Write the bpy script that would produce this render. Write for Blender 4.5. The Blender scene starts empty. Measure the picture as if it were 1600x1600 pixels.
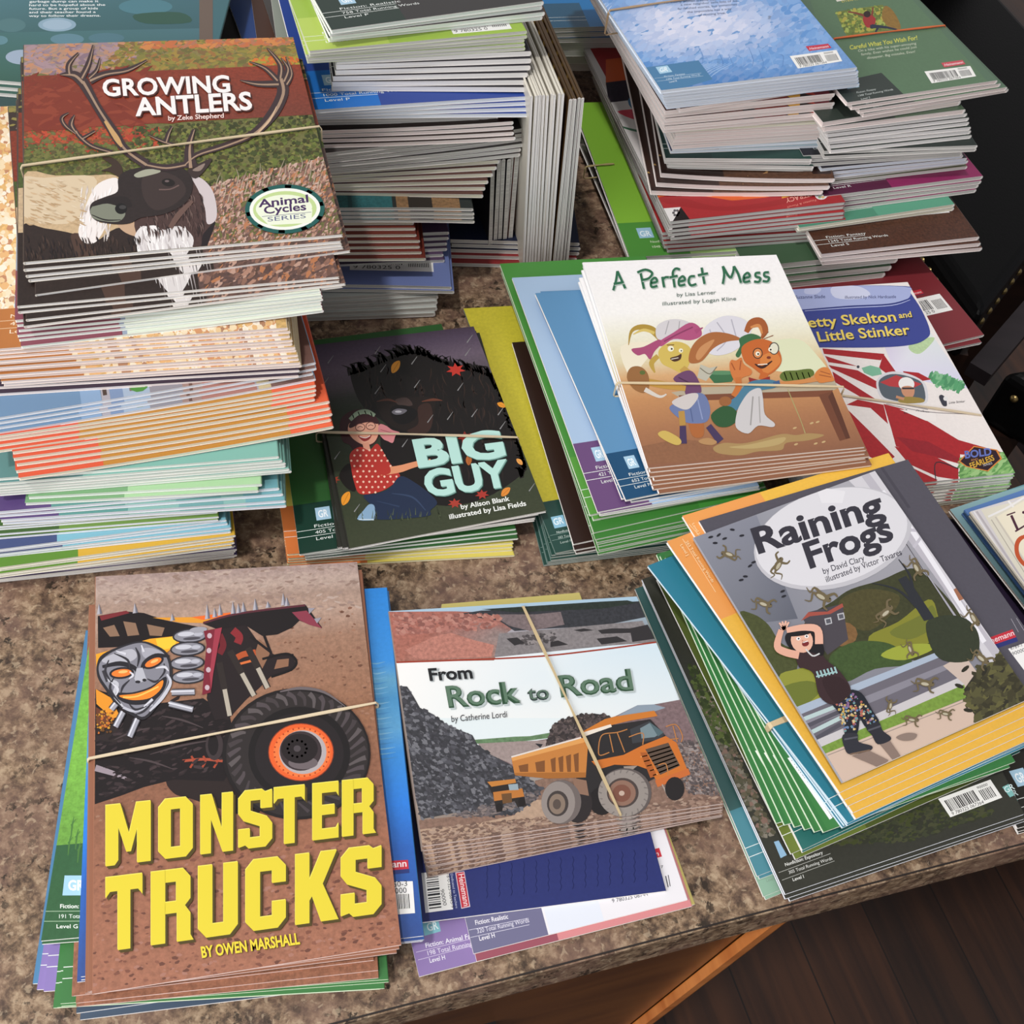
import bpy, math, random
from mathutils import Matrix, Vector
random.seed(7)
C = bpy.context.scene.collection
# ------------------------------------------------------------------ camera (counter top is z = 0)
FPX, PITCH, ROLL, CAMH = 1776.0, math.radians(36.5), math.radians(9.5), 0.66
cam_d = bpy.data.cameras.new('camera')
cam = bpy.data.objects.new('camera', cam_d)
C.objects.link(cam)
cam_d.sensor_width = 36.0
cam_d.lens = 36.0 * FPX / 1600.0
cam_d.clip_start = 0.01
RM = Matrix.Rotation(PITCH, 3, 'X') @ Matrix.Rotation(ROLL, 3, 'Z')
cam.matrix_world = Matrix.Translation((0, 0, CAMH)) @ RM.to_4x4()
bpy.context.scene.camera = cam
# ------------------------------------------------------------------ light
scn = bpy.context.scene
scn.view_settings.view_transform = 'Standard'
scn.view_settings.look = 'None'
scn.view_settings.gamma = 1.0
scn.view_settings.use_curve_mapping = False
scn.view_settings.exposure = 0.0
wd = bpy.data.worlds.new('room_light')
scn.world = wd
wd.use_nodes = True
wn = wd.node_tree
bgn = wn.nodes['Background']
tc = wn.nodes.new('ShaderNodeTexCoord')
sp = wn.nodes.new('ShaderNodeSeparateXYZ')
ramp = wn.nodes.new('ShaderNodeValToRGB')
mr = wn.nodes.new('ShaderNodeMapRange')
mr.inputs[1].default_value = -1.0
mr.inputs[2].default_value = 1.0
wn.links.new(tc.outputs['Generated'], sp.inputs[0])
wn.links.new(sp.outputs['X'], mr.inputs[0])
wn.links.new(mr.outputs[0], ramp.inputs[0])
ramp.color_ramp.elements[0].color = (1.05, 1.02, 1.0, 1)     # the window side of the room
ramp.color_ramp.elements[1].color = (0.36, 0.36, 0.38, 1)    # the dim side
wn.links.new(ramp.outputs[0], bgn.inputs['Color'])
bgn.inputs['Strength'].default_value = 0.62
sl = bpy.data.lights.new('sun_through_window', 'SUN')
sl.energy = 1.35
sl.angle = math.radians(4)
sl.color = (1.0, 0.975, 0.95)
so = bpy.data.objects.new('sun_through_window', sl)
C.objects.link(so)
so.rotation_euler = Vector((-0.24, -0.28, 1.0)).to_track_quat('Z', 'Y').to_euler()
al = bpy.data.lights.new('window_daylight', 'AREA')
al.shape = 'RECTANGLE'
al.size, al.size_y = 1.4, 1.2
al.energy = 34
al.color = (0.97, 0.985, 1.0)
ao = bpy.data.objects.new('window_daylight', al)
C.objects.link(ao)
ao.location = (-1.2, -1.1, 1.15)
ao.rotation_euler = (Vector((-1.2, -1.1, 1.15)) - Vector((0, 0.6, 0.05))).to_track_quat('Z', 'Y').to_euler()

# ------------------------------------------------------------------ helpers
def W(px, py, z=0.0):
    """the point at height z that the photograph shows at a measured place (1600 px frame)"""
    d = RM @ Vector(((px - 800) / FPX, -(py - 800) / FPX, -1.0))
    t = (z - CAMH) / d.z
    return Vector((d.x * t, d.y * t, z))

def lin(h):
    if not isinstance(h, str):
        return h
    h = h.lstrip('#')
    o = []
    for i in (0, 2, 4):
        c = int(h[i:i + 2], 16) / 255.0
        o.append(c / 12.92 if c <= 0.04045 else ((c + 0.055) / 1.055) ** 2.4)
    return tuple(o)

def mixc(a, b, t):
    a, b = lin(a), lin(b)
    return tuple(a[i] * (1 - t) + b[i] * t for i in range(3))

def node_mat(name, rough=0.5):
    m = bpy.data.materials.new(name)
    m.use_nodes = True
    b = m.node_tree.nodes['Principled BSDF']
    b.inputs['Roughness'].default_value = rough
    return m, m.node_tree, b

def link(name, me, mat, parent=None):
    o = bpy.data.objects.new(name, me)
    C.objects.link(o)
    if mat is not None and not me.materials:
        me.materials.append(mat)
    o.parent = parent
    return o

def tag(o, label=None, cat=None, group=None, kind=None):
    for k, v in (('label', label), ('category', cat), ('group', group), ('kind', kind)):
        if v:
            o[k] = v
    return o

# ------------------------------------------------------------------ materials
def printed_material():
    m, nt, b = node_mat('printed_paper', 0.36)
    a = nt.nodes.new('ShaderNodeVertexColor')
    a.layer_name = 'Col'
    tc = nt.nodes.new('ShaderNodeTexCoord')
    n = nt.nodes.new('ShaderNodeTexNoise')
    n.inputs['Scale'].default_value = 420
    n.inputs['Detail'].default_value = 6
    n.inputs['Roughness'].default_value = 0.65
    nt.links.new(tc.outputs['Object'], n.inputs['Vector'])
    s = nt.nodes.new('ShaderNodeMath'); s.operation = 'SUBTRACT'; s.inputs[1].default_value = 0.5
    nt.links.new(n.outputs['Fac'], s.inputs[0])
    k = nt.nodes.new('ShaderNodeMath'); k.operation = 'MULTIPLY'
    nt.links.new(s.outputs[0], k.inputs[0]); nt.links.new(a.outputs['Alpha'], k.inputs[1])
    p = nt.nodes.new('ShaderNodeMath'); p.operation = 'MULTIPLY_ADD'
    p.inputs[1].default_value = 5.0; p.inputs[2].default_value = 1.0
    nt.links.new(k.outputs[0], p.inputs[0])
    mx = nt.nodes.new('ShaderNodeMath'); mx.operation = 'MAXIMUM'; mx.inputs[1].default_value = 0.12
    nt.links.new(p.outputs[0], mx.inputs[0])
    v = nt.nodes.new('ShaderNodeVectorMath'); v.operation = 'SCALE'
    nt.links.new(a.outputs['Color'], v.inputs[0]); nt.links.new(mx.outputs[0], v.inputs['Scale'])
    nt.links.new(v.outputs[0], b.inputs['Base Color'])
    b.inputs['Specular IOR Level'].default_value = 0.45
    return m
PRINT = printed_material()

def page_material(name, c1, c2):
    m, nt, b = node_mat(name, 0.75)
    tc = nt.nodes.new('ShaderNodeTexCoord')
    mp = nt.nodes.new('ShaderNodeMapping'); mp.inputs['Scale'].default_value = (12, 12, 4200)
    n = nt.nodes.new('ShaderNodeTexNoise'); n.inputs['Scale'].default_value = 1.0; n.inputs['Detail'].default_value = 3
    r = nt.nodes.new('ShaderNodeValToRGB')
    r.color_ramp.elements[0].position = 0.30; r.color_ramp.elements[0].color = (*lin(c1), 1)
    r.color_ramp.elements[1].position = 0.58; r.color_ramp.elements[1].color = (*lin(c2), 1)
    nt.links.new(tc.outputs['Object'], mp.inputs[0]); nt.links.new(mp.outputs[0], n.inputs['Vector'])
    nt.links.new(n.outputs['Fac'], r.inputs[0]); nt.links.new(r.outputs[0], b.inputs['Base Color'])
    return m
PAGES = {'w': page_material('white_pages', '#d2cecb', '#f8f5f2'),
         'g': page_material('grey_pages', '#a8a6a0', '#e0ded8'),
         'c': page_material('cream_pages', '#ccc8b0', '#f6f2dc'),
         'p': page_material('pink_white_pages', '#d4beb8', '#f8ebe6'),
         'm': page_material('mint_white_pages', '#c2cfc4', '#eef6ee'),
         'b': page_material('blue_white_pages', '#bcc6d6', '#edf2fa')}

# ------------------------------------------------------------------ painting a cover: flat coloured shapes laid one over the other
FONTS = {}
def font(kind):
    if kind not in FONTS:
        f = None
        if kind != 'default':
            try:
                import os
                p = os.path.join(bpy.utils.system_resource('DATAFILES'), 'fonts', kind)
                f = bpy.data.fonts.load(p)
            except Exception:
                f = None
        FONTS[kind] = f
    return FONTS[kind]
TXC = {}
CAP = {}
def cap_height(kind):
    if kind not in CAP:
        CAP[kind] = 0.7
        vs = text_geo('H', kind, 0.0)[0]
        CAP[kind] = max(v[1] for v in vs) if vs else 0.7
    return CAP[kind]
def text_geo(s, kind, bold):
    key = (s, kind, bold)
    if key in TXC:
        return TXC[key]
    cu = bpy.data.curves.new('lettering', 'FONT')
    cu.body = s
    cu.resolution_u = 3
    cu.offset = bold
    f = font(kind)
    if f:
        cu.font = f
    o = bpy.data.objects.new('lettering', cu)
    C.objects.link(o)
    bpy.context.view_layer.update()
    me = o.to_mesh()
    vs = [(v.co.x, v.co.y) for v in me.vertices]
    fs = [tuple(p.vertices) for p in me.polygons]
    o.to_mesh_clear()
    C.objects.unlink(o)
    bpy.data.objects.remove(o)
    bpy.data.curves.remove(cu)
    if vs:
        x0 = min(v[0] for v in vs); x1 = max(v[0] for v in vs)
        vs = [((x - x0), y) for x, y in vs]
        w = x1 - x0
    else:
        w = 1
    TXC[key] = (vs, fs, w)
    return TXC[key]

def smooth(pts, closed=True, k=5):
    n = len(pts); out = []
    rng = range(n) if closed else range(n - 1)
    for i in rng:
        g = (lambda j: pts[j % n]) if closed else (lambda j: pts[min(max(j, 0), n - 1)])
        p0, p1, p2, p3 = g(i - 1), g(i), g(i + 1), g(i + 2)
        for s in range(k):
            t = s / k
            out.append(tuple(0.5 * ((2 * p1[a]) + (-p0[a] + p2[a]) * t + (2 * p0[a] - 5 * p1[a] + 4 * p2[a] - p3[a]) * t * t
                       + (-p0[a] + 3 * p1[a] - 3 * p2[a] + p3[a]) * t ** 3) for a in range(len(p1))))
    if not closed:
        out.append(tuple(pts[-1]))
    return out

def inside(p, poly):
    x, y = p; r = False; n = len(poly)
    for i in range(n):
        x1, y1 = poly[i][:2]; x2, y2 = poly[(i + 1) % n][:2]
        if (y1 > y) != (y2 > y) and x < (x2 - x1) * (y - y1) / (y2 - y1) + x1:
            r = not r
    return r

def clip(poly, axis, val, keep_low):
    out = []
    n = len(poly)
    for i in range(n):
        a, b = poly[i], poly[(i + 1) % n]
        ia = (a[axis] <= val) if keep_low else (a[axis] >= val)
        ib = (b[axis] <= val) if keep_low else (b[axis] >= val)
        if ia:
            out.append(a)
        if ia != ib:
            t = (val - a[axis]) / (b[axis] - a[axis])
            out.append(tuple(a[k] + (b[k] - a[k]) * t for k in range(len(a))))
    return out

class Cover:
    """collects coloured shapes in the cover's own metres; z comes from the sheet's shape"""
    EPS = 0.000005
    def __init__(s, corners, w, h, zf, tow):
        s.co, s.w, s.h, s.zf, s.tow = corners, w, h, zf, tow      # corners TL TR BR BL in local metres
        s.v, s.f, s.c = [], [], []
        s.layer = 1
        s.mode = 'uv'
        s.grain = 0.0
        s.rc = random.Random(11)
    def uv(s):
        s.mode = 'uv'; return s
    def crop(s, x0, y0, k):
        s.mode = (x0, y0, k); return s
    def P(s, p):
        x, y = p[0], p[1]
        if s.mode == 'uv':
            TL, TR, BR, BL = s.co
            return tuple((TL[a] * (1 - x) + TR[a] * x) * (1 - y) + (BL[a] * (1 - x) + BR[a] * x) * y for a in (0, 1))
        x0, y0, k = s.mode
        q = s.tow(x0 + x * k, y0 + y * k)
        return (q.x, q.y)
    def clampf(s, poly):
        """keep a shape on the sheet"""
        TL, TR, BR, BL = s.co
        q = [BL, BR, TR, TL]
        out = poly
        for i in range(4):
            a, b = q[i], q[(i + 1) % 4]
            nx, ny = -(b[1] - a[1]), (b[0] - a[0])
            if not out:
                return out
            dd = [(p[0] - a[0]) * nx + (p[1] - a[1]) * ny for p in out]
            if min(dd) >= 0:
                continue
            r = []
            for j in range(len(out)):
                k = (j + 1) % len(out)
                if dd[j] >= 0:
                    r.append(out[j])
                if (dd[j] >= 0) != (dd[k] >= 0):
                    t = dd[j] / (dd[j] - dd[k])
                    r.append(tuple(out[j][m] + (out[k][m] - out[j][m]) * t for m in range(len(out[j]))))
            out = r
        return out
    def raw(s, pts, cols, up=True):
        z = s.layer * s.EPS
        b = len(s.v)
        s.v += [(p[0], p[1], s.zf(p[0] / s.w) + z) for p in pts]
        s.c += cols
        s.f.append(tuple(range(b, b + len(pts))))
    def poly(s, pts, col, grain=None, split=None, nl=True):
        if nl:
            s.layer += 1
        g = s.grain if grain is None else grain
        if isinstance(col, list):
            cs = [lin(c) for c in col]
        else:
            cs = [lin(col)] * len(pts)
        q = [s.P(p) + cs[i] for i, p in enumerate(pts)]
        q = s.clampf(q)
        if len(q) < 3:
            return s
        segs = [q]
        if split is None:
            split = s.zf.bent
        if split:
            segs = []
            n = 8
            for i in range(n):
                a = clip(clip(q, 0, s.w * (i + 1) / n if i < n - 1 else 9, True), 0, s.w * i / n if i else -9, False)
                if len(a) > 2:
                    segs.append(a)
        for sg in segs:
            s.raw([p[:2] for p in sg], [(p[2], p[3], p[4], g) for p in sg])
        return s
    def rect(s, x0, y0, x1, y1, col, grain=None):
        return s.poly([(x0, y0), (x1, y0), (x1, y1), (x0, y1)], col, grain)
    def vgrad(s, x0, y0, x1, y1, stops, grain=None):
        """stops: [(t, colour)] from y0 to y1"""
        s.layer += 1
        for (ta, ca), (tb, cb) in zip(stops, stops[1:]):
            ya, yb = y0 + (y1 - y0) * ta, y0 + (y1 - y0) * tb
            s.poly([(x0, ya), (x1, ya), (x1, yb), (x0, yb)], [ca, ca, cb, cb], grain, nl=False)
        return s
    def qgrad(s, q, c, grain=None):
        return s.poly(q, c, grain)
    def blob(s, pts, col, grain=None, k=4):
        return s.poly(smooth(pts, True, k), col, grain)
    def ell(s, cx, cy, rx, ry, col, rot=0, n=20, grain=None, nl=True):
        a = math.radians(rot)
        pts = [(cx + rx * math.cos(t) * math.cos(a) - ry * math.sin(t) * math.sin(a),
                cy + rx * math.cos(t) * math.sin(a) + ry * math.sin(t) * math.cos(a)) for t in [2 * math.pi * i / n for i in range(n)]]
        return s.poly(pts, col, grain, nl=nl)
    def stroke(s, pts, w, col, k=5, grain=None, nl=True):
        """w: width or list of widths (one per point)"""
        ws = w if isinstance(w, (list, tuple)) else [w] * len(pts)
        q = smooth([(p[0], p[1], ws[i]) for i, p in enumerate(pts)], False, k) if len(pts) > 2 else [(p[0], p[1], ws[i]) for i, p in enumerate(pts)]
        if nl:
            s.layer += 1
        L, R = [], []
        for i, p in enumerate(q):
            a = q[max(i - 1, 0)]; b = q[min(i + 1, len(q) - 1)]
            dx, dy = b[0] - a[0], b[1] - a[1]
            m = math.hypot(dx, dy) or 1
            nx, ny = -dy / m * p[2] / 2, dx / m * p[2] / 2
            L.append((p[0] + nx, p[1] + ny)); R.append((p[0] - nx, p[1] - ny))
        for i in range(len(q) - 1):
            s.poly([L[i], L[i + 1], R[i + 1], R[i]], col, grain, nl=False)
        return s
    def scatter(s, poly, n, size, cols, ang=0, aspect=1.0, jit=25, sides=5, layers=3, grain=None, seed=3):
        r = random.Random(seed)
        n, size = int(n * 2.6), size * 0.58
        mean = tuple(sum(lin(q)[i] for q in cols) / len(cols) for i in range(3))
        cols = [mixc(q, mean, 0.3) for q in cols]
        xs = [p[0] for p in poly]; ys = [p[1] for p in poly]
        base = s.layer
        cnt = 0; tries = 0
        while cnt < n and tries < n * 12:
            tries += 1
            p = (r.uniform(min(xs), max(xs)), r.uniform(min(ys), max(ys)))
            if not inside(p, poly):
                continue
            s.layer = base + 1 + cnt * layers / n
            cnt += 1
            sz = size * r.uniform(0.5, 1.5)
            a = math.radians(ang + r.uniform(-jit, jit))
            pts = []
            for i in range(sides):
                t = 2 * math.pi * (i + r.uniform(-.3, .3)) / sides
                u, v = sz * aspect * math.cos(t), sz * math.sin(t)
                pts.append((p[0] + u * math.cos(a) - v * math.sin(a), p[1] + u * math.sin(a) + v * math.cos(a)))
            s.poly(pts, r.choice(cols), grain, nl=False)
        s.layer = base + layers + 1
        return s
    def text(s, t, p0, p1, cap, col, bold=0.0, kind='default', up=None, italic=0.0):
        """baseline from p0 to p1 (in the current frame), cap = height of the capitals"""
        vs, fs, w = text_geo(t, kind, bold)
        ch = cap_height(kind)
        s.layer += 1
        dx, dy = p1[0] - p0[0], p1[1] - p0[1]
        L = math.hypot(dx, dy)
        if up is None:
            up = (dy / L, -dx / L)
        m = math.hypot(*up); up = (up[0] / m, up[1] / m)
        b = len(s.v); z = s.layer * s.EPS
        c = lin(col)
        for x, y in vs:
            hh = y / ch * cap
            q = s.P((p0[0] + dx * x / w + up[0] * hh + italic * hh * dx / L, p0[1] + dy * x / w + up[1] * hh + italic * hh * dy / L))
            s.v.append((q[0], q[1], s.zf(q[0] / s.w) + z)); s.c.append((*c, 0.0))
        s.f += [tuple(b + i for i in f) for f in fs]
        return s

# ------------------------------------------------------------------ one booklet = cover + pages
class Bend:
    def __init__(s, l=0.0, r=0.0, m=0.0):
        s.l, s.r, s.m = l, r, m
        s.bent = bool(l or r or m)
    def __call__(s, u):
        u = min(max(u, -0.02), 1.02)
        return s.l * (1 - u) ** 3 + s.r * u ** 3 + s.m * 4 * u * (1 - u)

def booklet(name, corners, th, bend, paint, tow, base_col, spine='R', pages='w', grain=0.0, edge=None):
    """corners TL TR BR BL (local x, y); origin at BL underneath; returns the Empty"""
    TL, TR, BR, BL = [Vector(c) for c in corners]
    w = ((TR - TL).length + (BR - BL).length) / 2
    h = ((TL - BL).length + (TR - BR).length) / 2
    root = bpy.data.objects.new(name, None)
    C.objects.link(root)
    root.empty_display_size = 0.01
    ct = min(0.0003, th * 0.16)
    def at(u, v):
        return (TL * (1 - u) + TR * u) * (1 - v) + (BL * (1 - u) + BR * u) * v
    n = 8 if bend.bent else 1
    us = [i / n for i in range(n + 1)]
    flip = spine == 'L'
    # cover profile in (u, z): from the fore edge over the top, round the fold, back below
    def prof():
        top = [(u, th) for u in us]
        r = th / 2
        fold = [(1 + 0.35 * r / w * math.sin(a) * 2, r + r * math.cos(a)) for a in (math.radians(35), math.radians(90), math.radians(145))]
        bot = [(u, 0.0) for u in reversed(us)]
        outer = top + fold + bot
        itop = [(u, th - ct) for u in us[:-1]] + [(1 - ct / w * 1.2, th - ct)]
        ibot = [(1 - ct / w * 1.2, ct)] + [(u, ct) for u in reversed(us[:-1])]
        return outer, itop + ibot, len(us)
    outer, inner, nt = prof()
    vs, fs, cs = [], [], []
    colr = lin(base_col)
    white = lin('#efeae6') if edge is None else lin(edge)
    def put(u, z, v):
        uu = 1 - u if flip else u
        p = at(uu, v)
        return (p.x, p.y, z + bend(uu))
    def ring(pts, v):
        b = len(vs)
        vs.extend(put(u, z, v) for u, z in pts)
        return b
    o0 = ring(outer, 0); o1 = ring(outer, 1); i0 = ring(inner, 0); i1 = ring(inner, 1)
    no, ni = len(outer), len(inner)
    fcol = []
    def F(a, b, c, d, col):
        fs.append((a, d, c, b) if flip else (a, b, c, d)); fcol.append(col)
    for i in range(no - 1):
        F(o0 + i + 1, o0 + i, o1 + i, o1 + i + 1, colr)
    for i in range(ni - 1):
        F(i0 + i, i0 + i + 1, i1 + i + 1, i1 + i, white)
    F(o0, i0, i1, o1, white); F(i0 + ni - 1, o0 + no - 1, o1 + no - 1, i1 + ni - 1, white)
    for b, oo, ii, sgn in ((0, o0, i0, 0), (1, o1, i1, 1)):
        # end cap: thin paper edge, top sheet, fold and bottom sheet
        for i in range(nt - 1):
            q = (oo + i, oo + i + 1, ii + i + 1, ii + i)
            F(*(q if not sgn else q[::-1]), white)
        a = ii + nt - 1; bb = ii + nt
        fold = [oo + nt - 1 + j for j in range(5)]
        for j in range(4):
            q = (fold[j], fold[j + 1], a if j < 2 else bb)
            q = q if not sgn else q[::-1]
            fs.append(q[::-1] if flip else q); fcol.append(white)
        q = (fold[2], bb, a); q = q if not sgn else q[::-1]
        fs.append(q[::-1] if flip else q); fcol.append(white)
        for i in range(nt - 1):
            q = (oo + nt + 3 + i, oo + nt + 4 + i, ii + nt + i + 1, ii + nt + i)
            F(*(q if not sgn else q[::-1]), white)
    # unshared verts per face so that colours stay crisp
    V2, F2, C2 = [], [], []
    for f, cc in zip(fs, fcol):
        b = len(V2)
        g = grain if cc == colr else 0.0
        for k in f:
            V2.append(vs[k]); C2.append((*cc, g))
        F2.append(tuple(range(b, b + len(f))))
    cv = Cover([tuple(TL), tuple(TR), tuple(BR), tuple(BL)], w, h, bend, tow)
    if paint:
        paint(cv)
        b = len(V2)
        V2 += [(x, y, z + th) for x, y, z in cv.v]
        C2 += cv.c
        F2 += [tuple(b + i for i in f) for f in cv.f]
    me = bpy.data.meshes.new('cover')
    me.from_pydata(V2, [], F2)
    ca = me.color_attributes.new('Col', 'FLOAT_COLOR', 'POINT')
    flat = []
    for c4 in C2:
        flat += c4
    ca.data.foreach_set('color', flat)
    me.update()
    link('cover', me, PRINT, root)
    # page block
    vs, fs = [], []
    g0, g1 = 0.0006 / w, 1 - (ct * 1.25) / w
    m = [g0 + (g1 - g0) * i / n for i in range(n + 1)]
    hv = 0.0002 / h
    for v in (hv, 1 - hv):
        for z in (ct, th - ct):
            for u in m:
                uu = 1 - u if flip else u
                p = at(uu, v)
                vs.append((p.x, p.y, z + bend(uu)))
    k = n + 1
    def I(vi, zi, i):
        return (vi * 2 + zi) * k + i
    for i in range(n):
        fs += [(I(0, 1, i), I(1, 1, i), I(1, 1, i + 1), I(0, 1, i + 1)), (I(0, 0, i), I(0, 0, i + 1), I(1, 0, i + 1), I(1, 0, i)),
               (I(1, 0, i), I(1, 0, i + 1), I(1, 1, i + 1), I(1, 1, i)), (I(0, 0, i), I(0, 1, i), I(0, 1, i + 1), I(0, 0, i + 1))]
    fs += [(I(0, 0, 0), I(1, 0, 0), I(1, 1, 0), I(0, 1, 0)), (I(0, 0, n), I(0, 1, n), I(1, 1, n), I(1, 0, n))]
    me = bpy.data.meshes.new('pages')
    me.from_pydata(vs, [], [f[::-1] for f in fs] if flip else fs)
    me.update()
    link('pages', me, PAGES[pages], root)
    return root

def copy_booklet(src, name):
    r = src.copy()
    r.name = name
    C.objects.link(r)
    for ch in src.children:
        c = ch.copy()
        C.objects.link(c)
        c.parent = r
    return r

ORD = ['topmost', 'second', 'third', 'fourth', 'fifth', 'sixth', 'seventh', 'eighth', 'ninth', 'tenth', 'eleventh',
       'twelfth', 'thirteenth', 'fourteenth', 'fifteenth', 'sixteenth', 'seventeenth', 'eighteenth']
NB = [0]
STUFF = []
def run(desc, where, n, top, bot, z0, z1, w=None, h=0.21, anchor='L', quad=None, base='#c0c0c0', paint=None, spine='R',
        pages='w', bend=(0, 0, 0), jit=0.0012, fill=0.92, group=None, ang=None, grain=0.0, stuff=False, far=False, skew=0.0, edge=None, toplabel=None):
    """n booklets lying on each other between heights z0 and z1; top / bot: measured places of the near left and near right corners"""
    rr = random.Random(sum(map(ord, desc)) + n)
    pitch = (z1 - z0) / n
    th = pitch * fill
    bot = bot or top
    bd = Bend(*bend)
    ztop = z0 + (n - 1) * pitch + th
    if quad:
        q = [W(x, y, ztop) for x, y in quad]
        o = q[3]
        a = math.atan2(q[2].y - q[3].y, q[2].x - q[3].x)
        rot = Matrix.Rotation(-a, 2)
        loc = [rot @ Vector((p.x - o.x, p.y - o.y)) for p in q]
        w = loc[2].x
    else:
        L, R = W(*top[0], ztop), W(*top[1], ztop)
        a = math.atan2(R.y - L.y, R.x - L.x) if ang is None else math.radians(ang)
        w = w or (R - L).length
        if far:
            L = L - Vector((-math.sin(a), math.cos(a), 0)) * h
        o = L if anchor == 'L' else R - Vector((math.cos(a) * w, math.sin(a) * w, 0))
        sk = h * skew
        loc = [Vector((sk, h)), Vector((w + sk, h)), Vector((w, 0)), Vector((0, 0))]
    inv = Matrix.Rotation(-a, 2)
    def tow(px, py):
        p = W(px, py, ztop)
        return inv @ Vector((p.x - o.x, p.y - o.y))
    src = None
    for i in reversed(range(n)):
        t = 1 - i / (n - 1) if n > 1 else 0.0
        z = z0 + i * pitch
        zt = z + th
        pl = tuple(top[0][k] * (1 - t) + bot[0][k] * t for k in (0, 1)) if top else None
        pr = tuple(top[1][k] * (1 - t) + bot[1][k] * t for k in (0, 1)) if top else None
        if i == n - 1:
            b, aa = o, a
        else:
            if top:
                L, R = W(*pl, zt), W(*pr, zt)
                aa = math.atan2(R.y - L.y, R.x - L.x) if ang is None else math.radians(ang)
                aa += rr.uniform(-1, 1) * jit * 5
                if far:
                    L = L - Vector((-math.sin(aa), math.cos(aa), 0)) * h
                b = L if (anchor == 'L' or quad) else R - Vector((math.cos(aa) * w, math.sin(aa) * w, 0))
            b = Vector((b.x + rr.uniform(-1, 1) * jit, b.y + rr.uniform(-1, 1) * jit * 0.5, 0))
        if src is None:
            r = src = booklet('booklet', loc, th, bd, paint, tow, base, spine, pages, grain, edge)
        else:
            r = copy_booklet(src, 'booklet')
        r.location = (b.x, b.y, z)
        r.rotation_euler = (0, 0, aa)
        k = n - 1 - i
        if n == 1:
            lab = desc + ', ' + where
        elif k == 0 and toplabel:
            lab = toplabel
        else:
            lab = ('topmost ' if k == 0 else 'lowest ' if i == 0 else ORD[k] + ' from top, ') + desc + ', ' + where
        tag(r, lab, 'book', (group or (desc + 's')) if n > 1 else None)
        NB[0] += 1
        if stuff:
            STUFF.append(r)
    return src, ztop, (o, a)

def back(base, panel, box='#a9cbe0', lines=None, bar=None, logo=False, u1=0.32, v0=0.80, g=0.0, ink='#e8ece8'):
    """the usual back cover: a darker corner panel with the GR box and three lines of small type, a barcode at the right"""
    def f(c):
        c.uv()
        c.rect(0, v0, u1, 1, panel, g)
        if box:
            c.rect(0.10, v0 + 0.025, 0.17, v0 + 0.080, box)
            c.text('GR', (0.112, v0 + 0.068), (0.158, v0 + 0.068), 0.030, '#f4faff', 0.02)
        c.rect(0.0, v0 + 0.115, u1, v0 + 0.117, ink)
        c.rect(0.0, v0 + 0.142, u1, v0 + 0.144, ink)
        if lines:
            for k, t in enumerate(lines):
                c.text(t, (0.085, v0 + 0.109 + 0.027 * k), (0.085 + 0.0155 * len(t), v0 + 0.109 + 0.027 * k), 0.013, ink, 0.0)
        if bar:
            barcode(c, *bar)
        if logo:
            c.rect(bar[0] + 0.08, bar[1] - 0.045, bar[0] + 0.19, bar[1] - 0.02, '#c8303e')
            c.rect(bar[0] + 0.08, bar[1] - 0.020, bar[0] + 0.19, bar[1] - 0.014, '#6d2a44')
            c.text('Heinemann', (bar[0] + 0.088, bar[1] - 0.025), (bar[0] + 0.182, bar[1] - 0.025), 0.013, '#f6dcdc')
    return f

def barcode(c, x, y, w=0.24, h=0.075, num='9780325'):
    c.rect(x, y, x + w, y + h, '#f3f1ee')
    r = random.Random(int(x * 100) + 5)
    c.layer += 1
    p = x + w * 0.06
    while p < x + w * 0.62:
        k = r.choice((0.0022, 0.004, 0.006)) * w / 0.24
        c.poly([(p, y + h * 0.16), (p + k, y + h * 0.16), (p + k, y + h * 0.72), (p, y + h * 0.72)], '#17161a', nl=False)
        p += k + r.choice((0.0025, 0.004)) * w / 0.24
    p = x + w * 0.70
    while p < x + w * 0.95:
        c.poly([(p, y + h * 0.26), (p + 0.004, y + h * 0.26), (p + 0.004, y + h * 0.80), (p, y + h * 0.80)], '#17161a', nl=False)
        p += 0.009
    c.text('9 780325 0', (x + w * 0.04, y + h * 0.92), (x + w * 0.60, y + h * 0.92), h * 0.16, '#222222')

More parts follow.
